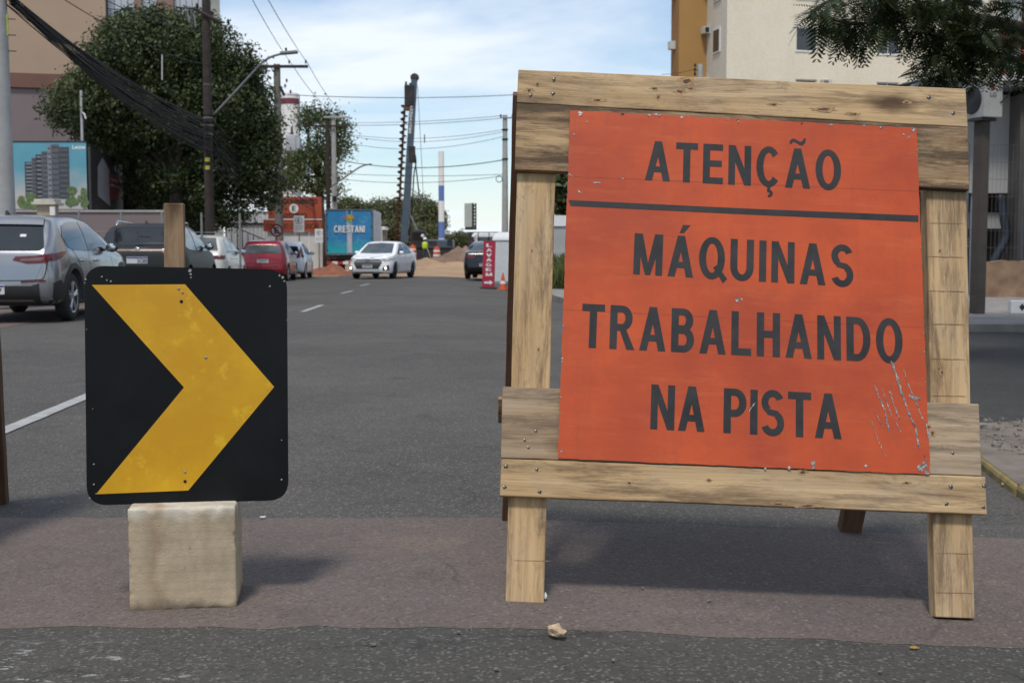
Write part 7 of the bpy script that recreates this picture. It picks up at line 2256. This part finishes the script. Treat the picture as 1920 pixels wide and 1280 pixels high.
crown('upper_crown', jt, [((-1.6, -3.6, 5.6), (1.6, 2.2, .9)), ((.6, -1.6, 6.0), (2.4, 2.6, 1.1)), ((-1.2, 1.6, 6.2), (2.2, 2.4, 1.0)), ((1.4, 2.0, 5.8), (2.2, 2.4, 1.0)), ((-.4, -6.0, 5.8), (2.2, 1.8, .8)), ((2.4, -4.2, 5.6), (2.0, 2.0, .9))], 900, 26, .16, .32, M_LEAFJ, 77, .5)
tree('broadleaf_tree', 'unseen tree added outside the right picture edge to shade the workshop', (14.6, 24.6, zr + .12), (14.4, 24.6, 4.2), .22,  # added out of view to throw shade on the workshop front
     [((13.6, 24.6, 6.4), (2.6, 2.4, 1.6)), ((16, 24.8, 6.2), (2.6, 2.4, 1.8)), ((12.9, 25.0, 6.9), (2.0, 2.0, 1.2))], 700, 26, .2, .3, M_LEAFA, 52, limbs=9)

# ------------------------------------------------------------------ the works at the end of the street
def mound(name, cx_, cy_, rx, ry, h, m, seed, nx=46, ny=26, p_=1.3):
    def fn(x, y):
        d = math.hypot((x - cx_) / rx, (y - cy_) / ry)
        k = max(0, 1 - d) ** p_
        return -.05 + k * h * (1 + .55 * fr(x, y, .55, seed)) + .10 * h * fr(x, y, 2.0, seed) * min(1, k * 3)
    o = heightfield(name, cx_ - rx, cx_ + rx, cy_ - ry, cy_ + ry, nx, ny, fn, m)
    return tag(o, kind='structure')
M_EARTHD = mat('earth_dark', (.19, .12, .08), .95, 0, .35, .9, bump=.6, bscale=3, dirt=.4, dirtcol=(.12, .08, .055))
pm = P(858, 477, 88); mound('earth_mound', pm.x, 88, 4.2, 7, 1.25, M_EARTHD, 1)
pm = P(835, 477, 96); mound('earth_mound', pm.x, 96, 3.5, 5, .5, M_EARTHD, 5)
pm = P(815, 477, 82); mound('earth_mound', pm.x, 82, 5.0, 5, .75, M_EARTH, 9)
pm = P(890, 477, 98); mound('earth_mound', pm.x, 98, 6, 6, 1.7, M_EARTHD, 13)
pm = G(622, 516); mound('red_soil_mound', pm.x, pm.y, 1.35, 1.3, .50, M_REDSOIL, 17)
pm = G(586, 518); mound('red_soil_mound', pm.x - .2, pm.y + 4, 2.6, 2.2, .42, M_REDSOIL, 21)
# drilling rig
YR = 106.0
M_RIGB = mat('rig_blue', (.055, .085, .12), .5, .1, .15, 1.2, dirt=.35, dirtcol=(.12, .10, .08))
M_RIGD = mat('rig_dark', (.02, .02, .022), .6, .2, .3, 2, dirt=.4, dirtcol=(.09, .06, .04))
M_AUG = mat('auger_rust', (.105, .055, .036), .8, .2, .3, 3, dirt=.4, dirtcol=(.22, .15, .10))
rig = thing('drilling_rig', 'tall dark blue drilling rig with rusty auger at the end of the street', 'drilling rig', (P(775, 477, YR).x, YR, .45))
RLc = Vector(rig.location)
def rp(px, py, Y=YR): return P(px, py, Y) - RLc
mt, mbm = rp(777, 148), rp(758, 455)
def beam(a, b_, w0, w1, d0, d1):
    """tapered box section from a to b"""
    a, b_ = Vector(a), Vector(b_)
    vs_ = []
    for p, w_, d_ in ((a, w0, d0), (b_, w1, d1)):
        vs_ += [p + Vector((sx * w_ / 2, sy * d_ / 2, 0)) for sx, sy in ((-1, -1), (1, -1), (1, 1), (-1, 1))]
    return MB().add(vs_, [(0, 3, 2, 1), (4, 5, 6, 7)] + [(k, (k + 1) % 4, 4 + (k + 1) % 4, 4 + k) for k in range(4)])
mast = beam(mbm, mt, .62, .50, .6, .5).build('mast', M_RIGB, rig)
dirm = (mt - mbm).normalized()
for k in range(9):
    q = mt.lerp(mbm, .17 + .0195 * k)
    text_on('mast_type', 'FUNDACOES'[k], M_CREAM, mast, q + Vector((-.06, -.32, 0)), (1, 0, 0), (0, 0, 1), width=.22, height=.22, offset=.04)
MB().lathe([(.001, -.2), (.30, -.2), (.36, -.1), (.36, .1), (.30, .2), (.001, .2)], 20, 'y', tuple(mt + Vector((.02, 0, .1)))).build('crown_sheave', M_RIGD, rig)
MB().bevbox(-.35, .35, -.3, .3, -.15, .15, .05).build('crown_block', M_RIGD, rig).location = mt + Vector((.03, 0, .12))
rh = MB().bevbox(-.42, .42, -.35, .35, -.9, .9, .06).build('rotary_head', M_RIGD, rig); rh.location = rp(768, 180)
MB().tube([(-.3, 0, .9), (-.3, 0, 1.2)], .09, 8).build('hydraulic_motor', M_RIGD, rh); MB().tube([(.1, -.2, .9), (.1, -.2, 1.05)], .12, 8).build('hydraulic_motor', M_RIGD, rh)
MB().bevbox(-.45, .15, -.3, .3, -1.25, -.9, .05).build('drive_collar', M_AUG, rh)
a0, a1 = rp(759, 197), rp(744, 468)
MB().tube([a0, a1], .10, 10).build('auger_stem', M_AUG, rig, True)
ax_ = (a1 - a0); La = ax_.length; ax_.normalize(); e1 = ax_.orthogonal().normalized(); e2 = ax_.cross(e1)
turns, n = 22, 22 * 18
v, f = [], []
for k in range(n + 1):
    t_ = k / n; an = 2 * math.pi * turns * t_
    c = a0 + ax_ * (La * t_); rdir = e1 * math.cos(an) + e2 * math.sin(an)
    v += [c + rdir * .09, c + rdir * .33 + ax_ * .02, c + rdir * .33 + ax_ * .06, c + rdir * .09 + ax_ * .05]
for k in range(n):
    for q in range(4):
        q2 = (q + 1) % 4
        f.append((k * 4 + q, k * 4 + q2, (k + 1) * 4 + q2, (k + 1) * 4 + q))
mesh('auger_flight', v, f, M_AUG, rig)
MB().tube([rp(783, 160), rp(792, 330), rp(796, 430)], .02, 5, False).build('winch_rope', M_CABLE, rig)
MB().tube(crom([rp(772, 268), rp(780, 300), rp(776, 330), rp(772, 400), rp(766, 440)], 5), .06, 6).build('hose', M_CABLE, rig, True)
MB().tube(crom([rp(778, 296), rp(783, 340), rp(786, 365)], 5), .06, 6).build('hose', M_CABLE, rig, True)
MB().tube([rp(786, 440), rp(765, 395)], .09, 8).build('mast_strut', M_GALV, rig)
MB().bevbox(-.25, .3, -.3, .3, -.7, .7, .04).build('feed_cylinder', M_RIGD, rig).location = rp(772, 290)
# carrier: tracks, cab, engine house
for sy in (-1.1, 1.1):
    tk = MB()
    prof = [(math.cos(R(a)) * .42 - 1.9, math.sin(R(a)) * .42 + .42) for a in range(90, 271, 20)] + [(math.cos(R(a)) * .42 + 2.0, math.sin(R(a)) * .42 + .42) for a in range(-90, 91, 20)]
    tk.prism(prof, sy - .3, sy + .3, 'y')
    tk.build('track', M_RIGD, rig).location = (1.2, 0, -.02)
MB().bevbox(-1.0, 3.4, -1.2, 1.2, .75, 1.0, .05).build('turntable_deck', M_RIGD, rig)
cabx = rp(772, 470).x, rp(800, 470).x
cb = MB().bevbox(cabx[0], cabx[1], -1.3, -.2, 1.0, rp(785, 432).z, .12).build('cab', M_RIGD, rig)
MB().box(cabx[0] + .15, cabx[1] - .2, -1.32, -1.30, 1.7, rp(785, 437).z).build('cab_window', M_GLASS, cb)
MB().lathe([(.001, -.01), (.14, -.01), (.14, 0), (.001, 0)], 12, 'y', (cabx[1] - .25, -1.325, rp(785, 442).z)).build('work_lamp', M_WFRAME, cb)
eh = MB().bevbox(rp(800, 470).x + .05, rp(851, 470).x, -1.3, 1.2, 1.0, rp(830, 449).z, .15).build('engine_house', M_RIGB, rig)
MB().box(rp(803, 470).x, rp(821, 470).x, -1.33, -1.30, 1.25, rp(830, 452).z).build('engine_door', M_RIGD, eh)
for k in range(5):
    MB().box(rp(840, 470).x, rp(849, 470).x, -1.33, -1.30, 1.25 + k * .12, 1.32 + k * .12).build('vent_slat', M_RIGD, eh)
# blue and white pole, advertising totem, water tower
M_PBL = mat('pole_blue', (.10, .17, .42), .5, 0, .05)
YP = 150.0
p = P(828, 477, YP)
t = thing('banded_pole', 'tall round pole painted in blue and white bands', 'pole', (p.x, YP, 0))
for k, (a, b2) in enumerate(((284, 348), (348, 377), (377, 416), (416, 447), (447, 490))):
    MB().lathe([(.34 + .012 * k, P(828, b2, YP).z if b2 < 489 else 0), (.34 + .012 * k, P(828, a, YP).z)], 18).build('band', M_CREAM if k % 2 == 0 else M_PBL, t, True, sharp=60)
YT = 118.0
p = P(882, 477, YT)
t = thing('advert_totem', 'tall advertising sign on a dark post above the black saloon', 'sign', (p.x, YT, 0), R(-35))
MB().tube([(0, 0, 0), (0, 0, P(882, 436, YT).z)], .16, 10).build('post', M_STEELD, t)
zb0, zb1 = P(882, 425, YT).z, P(882, 381, YT).z
MB().bevbox(-.62, .40, -.12, .12, zb0, zb1, .02).build('panel', mat('totem_pale', (.38, .42, .38), .5), t)
for k in range(7):
    z_ = zb0 + (zb1 - zb0) * k / 7
    MB().box(.42, .52, -.25, .25, z_, z_ + .16).build('lattice_rung', M_STEELD, t)
for y_ in (-.25, .25):
    MB().box(.42, .52, y_ - .05, y_ + .05, zb0 - .3, zb1).build('lattice_post', M_STEELD, t)
MB().box(-.5, .5, -.2, .2, zb0 - .3, zb0 - .02).build('base_box', M_STEELD, t)
MB().tube([(-1.2, 0, zb0 - .55), (1.1, 0, zb0 - .55)], .03, 5).build('lamp_bar', M_STEELD, t)
YTW = 140.0
p = P(547, 477, YTW)
M_MAROON = mat('maroon_band', (.13, .03, .045), .6)
t = thing('water_tower', 'white cylindrical water tower with maroon band behind the transformer pole', 'water tower', (p.x, YTW, 0))
r_ = 17 * YTW / FPX
for k, (a, b2, m_, dr) in enumerate(((176, 186, M_CREAM, -.06), (186, 196.5, M_MAROON, .04), (196.5, 420, M_CREAM, 0))):
    MB().lathe([(r_ + dr, P(547, b2, YTW).z if b2 < 400 else 0), (r_ + dr, P(547, a, YTW).z)], 30).build('drum', m_, t, True, sharp=60)
MB().lathe([(r_ - .2, P(547, 176, YTW).z), (.001, P(547, 172, YTW).z)], 24).build('lid', M_CREAM, t)
MB().tube([(r_ + .1, -.3, 0), (r_ + .1, -.3, P(547, 178, YTW).z)], .06, 5).build('ladder', M_GALV, t)
# canopy roof right of the truck
t = thing('canopy_roof', 'flat white canopy roof right of the box truck', 'canopy', (P(700, 477, 120).x, 120, 0))
MB().bevbox(0, px_on(t, 722, 428).x, 0, 3, px_on(t, 710, 431).z, px_on(t, 710, 425).z, .03).build('roof_slab', M_CREAM, t)
MB().box(.1, px_on(t, 721, 428).x, .3, 2.8, 0, px_on(t, 710, 432).z).build('wall', mat('canopy_wall', (.14, .12, .11), .9), t)
# traffic barrels
M_CONEO = mat('cone_orange', (.55, .09, .025), .55, 0, .15, 8, dirt=.3)
def barrel(px, py, Y, label):
    p = P(px, py, Y)
    t = thing('traffic_barrel', label, 'traffic barrel', (p.x, Y, p.z), 0, 'orange barrels at the works')
    for k, (z0_, z1_, r0_, r1_) in enumerate(((0, .28, .32, .30), (.28, .42, .29, .285), (.42, .62, .28, .27), (.62, .76, .265, .26), (.76, .98, .255, .22))):
        MB().lathe([(r0_, z0_), (r1_, z1_)], 18).build('band', M_CONEO if k % 2 == 0 else M_CREAM, t, True, sharp=50)
    MB().lathe([(.10, .98), (.08, 1.08), (.001, 1.08)], 12).build('handle', M_CONEO, t)
barrel(819, 487, 97, 'orange striped barrel right of the worker')
barrel(774, 484, 97, 'orange striped barrel left of the worker beside the sedan')
# worker with a staff
YK = 99.0
pw_ = P(797, 488, YK)
pe = thing('person', 'worker in yellow vest and white helmet seen from behind holding a staff', 'person', (pw_.x, YK, pw_.z))
M_SKIN = mat('skin', (.25, .14, .09), .6); M_TROU = mat('dark_trousers', (.05, .055, .075), .85); M_BOOT = mat('boots', (.03, .025, .02), .8)
skv = [(0, 0, .95), (0, -.02, 1.15), (0, -.05, 1.40), (0, -.03, 1.50), (0, -.02, 1.60), (0, -.02, 1.70),
       (-.19, -.04, 1.40), (-.25, .02, 1.15), (-.20, .18, 1.02), (.19, -.04, 1.40), (.28, .04, 1.18), (.30, .22, 1.20),
       (-.10, 0, .90), (-.11, -.01, .50), (-.11, .03, .08), (-.11, .16, .04), (.10, 0, .90), (.13, .06, .50), (.14, .02, .08), (.14, .14, .04),
       (.30, .27, 1.20), (-.19, .24, 1.0)]
ske = [(0, 1), (1, 2), (2, 3), (3, 4), (4, 5), (2, 6), (6, 7), (7, 8), (2, 9), (9, 10), (10, 11), (0, 12), (12, 13), (13, 14), (14, 15), (0, 16), (16, 17), (17, 18), (18, 19), (11, 20), (8, 21)]
rad = [.15, .14, .17, .06, .09, .08, .075, .055, .04, .075, .055, .04, .095, .07, .045, .04, .095, .07, .045, .04, .035, .035]
me = bpy.data.meshes.new('body'); me.from_pydata(skv, ske, [])
bo = bpy.data.objects.new('body', me); link(bo, pe)
sm = bo.modifiers.new('skin', 'SKIN'); sv = me.skin_vertices[0].data
for k, r_ in enumerate(rad): sv[k].radius = (r_, r_ * .8)
sv[0].use_root = True
ss = bo.modifiers.new('sub', 'SUBSURF'); ss.levels = 2; ss.render_levels = 2
dg = bpy.context.evaluated_depsgraph_get()
nm = bpy.data.meshes.new_from_object(bo.evaluated_get(dg)); bo.modifiers.clear(); bo.data = nm
nm.materials.clear()
for m_ in (M_SKIN, M_TROU, M_BOOT, mat('shirt', (.22, .23, .22), .85)): nm.materials.append(m_)
for pl in nm.polygons:
    z = pl.center.z
    pl.material_index = 2 if z < .12 else 1 if z < .98 else 0 if z > 1.5 or abs(pl.center.x) > .17 and z < 1.12 else 3
nm.shade_smooth()
MB().lathe([(.155, .93), (.20, 1.0), (.205, 1.2), (.225, 1.38), (.16, 1.47), (.07, 1.50)], 18, 'z').build('vest', M_VEST, pe, True).scale = (1.05, .82, 1)
MB().lathe([(.20, 1.685), (.145, 1.69), (.14, 1.75), (.11, 1.82), (.05, 1.845), (.001, 1.85)], 18, 'z', (0, -.02, 0)).build('helmet', M_CREAM, pe, True)
so = tag(MB().tube([P(800, 463, YK - .1), P(809, 487, YK - .1)], .035, 6).build('wooden_staff', M_CHIPW, None), 'pale wooden staff leaning beside the worker', 'staff')

# ------------------------------------------------------------------ LAVAGEM sign, cones, portable toilet
g = G(916, 541, -.05)
lv = thing('wash_sign', 'narrow red standing sign reading LAVAGEM with an arrow', 'sign', (g.x, g.y, zg(g.x, g.y)), R(4))
M_LRED = mat('sign_crimson', (.36, .018, .045), .45, 0, .05, 3)
hgt = P(916, 452, g.y).z - zg(g.x, g.y)
wd_ = .385
MB().prism([(-wd_ / 2, .05), (wd_ / 2 - .02, .05), (wd_ / 2 + .02, hgt), (-wd_ / 2 + .045, hgt)], -.03, .03, 'y').build('panel', M_LRED, lv)
MB().bevbox(-.25, .25, -.22, .22, 0, .05, .01).build('base', M_STEELD, lv)
lh = .095
for k, ch in enumerate('LAVAGEM'):
    z = hgt - .17 - k * .142
    cx_ = .02 - .02 * (k / 6)
    letters(ch, Vector((cx_ - .085, -.031, z)), Vector((1, 0, 0)), Vector((0, 0, 1)), Vector((0, -1, 0)), .17 if ch != 'M' else .19, lh, M_CREAM, lv, Vector(), None, lift=.002)
MB().prism([(-.13, .155), (.03, .155), (.03, .115), (.13, .185), (.03, .255), (.03, .215), (-.13, .215)], -.034, -.0305, 'y').build('arrow', M_CREAM, lv)
def cone(px, py, label, h=.50):
    g = G(px, py, -.05)
    t = thing('traffic_cone', label, 'traffic cone', (g.x, g.y, zg(g.x, g.y)), R(random.uniform(-20, 20)), 'traffic cones by the wash sign')
    MB().bevbox(-.15, .15, -.15, .15, 0, .03, .01).build('base', M_CONEO if px < 950 else M_STEELD, t)
    r = lambda z: .115 * (1 - z / (h * 1.08)) + .008
    MB().lathe([(r(.03), .03), (r(h * .36), h * .36)], 20).build('body', M_CONEO, t, True, sharp=60)
    MB().lathe([(r(h * .36) + .002, h * .36), (r(h * .52) + .002, h * .52)], 20).build('white_band', M_CREAM, t, True, sharp=60)
    MB().lathe([(r(h * .52), h * .52), (r(h), h), (.001, h)], 20).build('tip', M_CONEO, t, True, sharp=60)
cone(943, 542, 'orange cone with white band right of the LAVAGEM sign')
cone(960, 543, 'orange cone half hidden by the left trestle leg')
g = G(927, 531, -.05)
M_TOI = mat('toilet_white', (.62, .63, .63), .5, 0, .05, 2)
M_TOG = mat('toilet_grey', (.24, .26, .27), .5, 0, .1, 2)
pt = thing('portable_toilet', 'white portable toilet with curved roof and grey door', 'portable toilet', (g.x, g.y, zg(g.x, g.y)), R(62))
pt.scale = (.84, .84, .84)
for z_ in range(15):
    z = .12 + z_ * .1167
    MB().bevbox(-.02, .0, -1.12, 0, z, z + .105, .006).build('rib', M_TOI, pt)
MB().bevbox(0, 1.1, -1.12, 0, .1, 1.88, .02).build('shell', M_TOI, pt)
MB().bevbox(-.02, 1.12, -1.16, .02, 0, .1, .02).build('base', M_TOG, pt)
prof = [(-.0 - .06, 1.80), (.05, 1.95), (.3, 2.06), (.55, 2.09), (.8, 2.06), (1.05, 1.95), (1.16, 1.80), (1.16, 1.86), (1.05, 2.01), (.8, 2.12), (.55, 2.15), (.3, 2.12), (.05, 2.01), (-.06, 1.86)]
MB().prism(prof, -1.24, .06, 'y').build('curved_roof', M_TOI, pt, True, sharp=40)
MB().prism([(.02, 1.88), (.08, 1.95), (.3, 2.05), (.55, 2.08), (.8, 2.05), (1.02, 1.95), (1.08, 1.88)], -1.10, -.02, 'y').build('gable', M_STEELD, pt)
dr_ = MB().bevbox(.06, 1.04, -1.165, -1.12, .12, 1.98, .02).build('door', M_TOG, pt)
MB().bevbox(.15, .30, -1.18, -1.165, .95, 1.2, .01).build('lock', M_STEELD, dr_)
for k in range(4):
    MB().box(.2, .3, -1.172, -1.165, 1.45 + k * .1, 1.50 + k * .1).build('vent', M_STEELD, dr_)
# rubble on the corner pavement
M_RUB = mat('rubble_stone', (.20, .175, .15), .95, 0, .35, 20)
rg = random.Random(3)
v, f = [], []
for k in range(1500):
    x = rg.uniform(2.5, 4.6); y = rg.uniform(4.9, 7.45)
    s_ = rg.uniform(.004, .014) * (2.4 if rg.random() < .06 else 1)
    i0 = len(v)
    bx_o = [Vector((a, b2, c)) for a in (-1, 1) for b2 in (-1, 1) for c in (-1, 1)]
    for q in bx_o:
        v.append((x + q.x * s_ * rg.uniform(.5, 1.1), y + q.y * s_ * rg.uniform(.5, 1.1), zr + .055 + s_ * .35 + q.z * s_ * rg.uniform(.3, .7)))
    f += [tuple(i0 + q for q in ff) for ff in ((0, 1, 3, 2), (4, 6, 7, 5), (0, 4, 5, 1), (2, 3, 7, 6), (0, 2, 6, 4), (1, 5, 7, 3))]
tag(mesh('rubble', v, f, M_RUB), 'loose gravel and rubble on the pavement corner', 'rubble', kind='stuff')
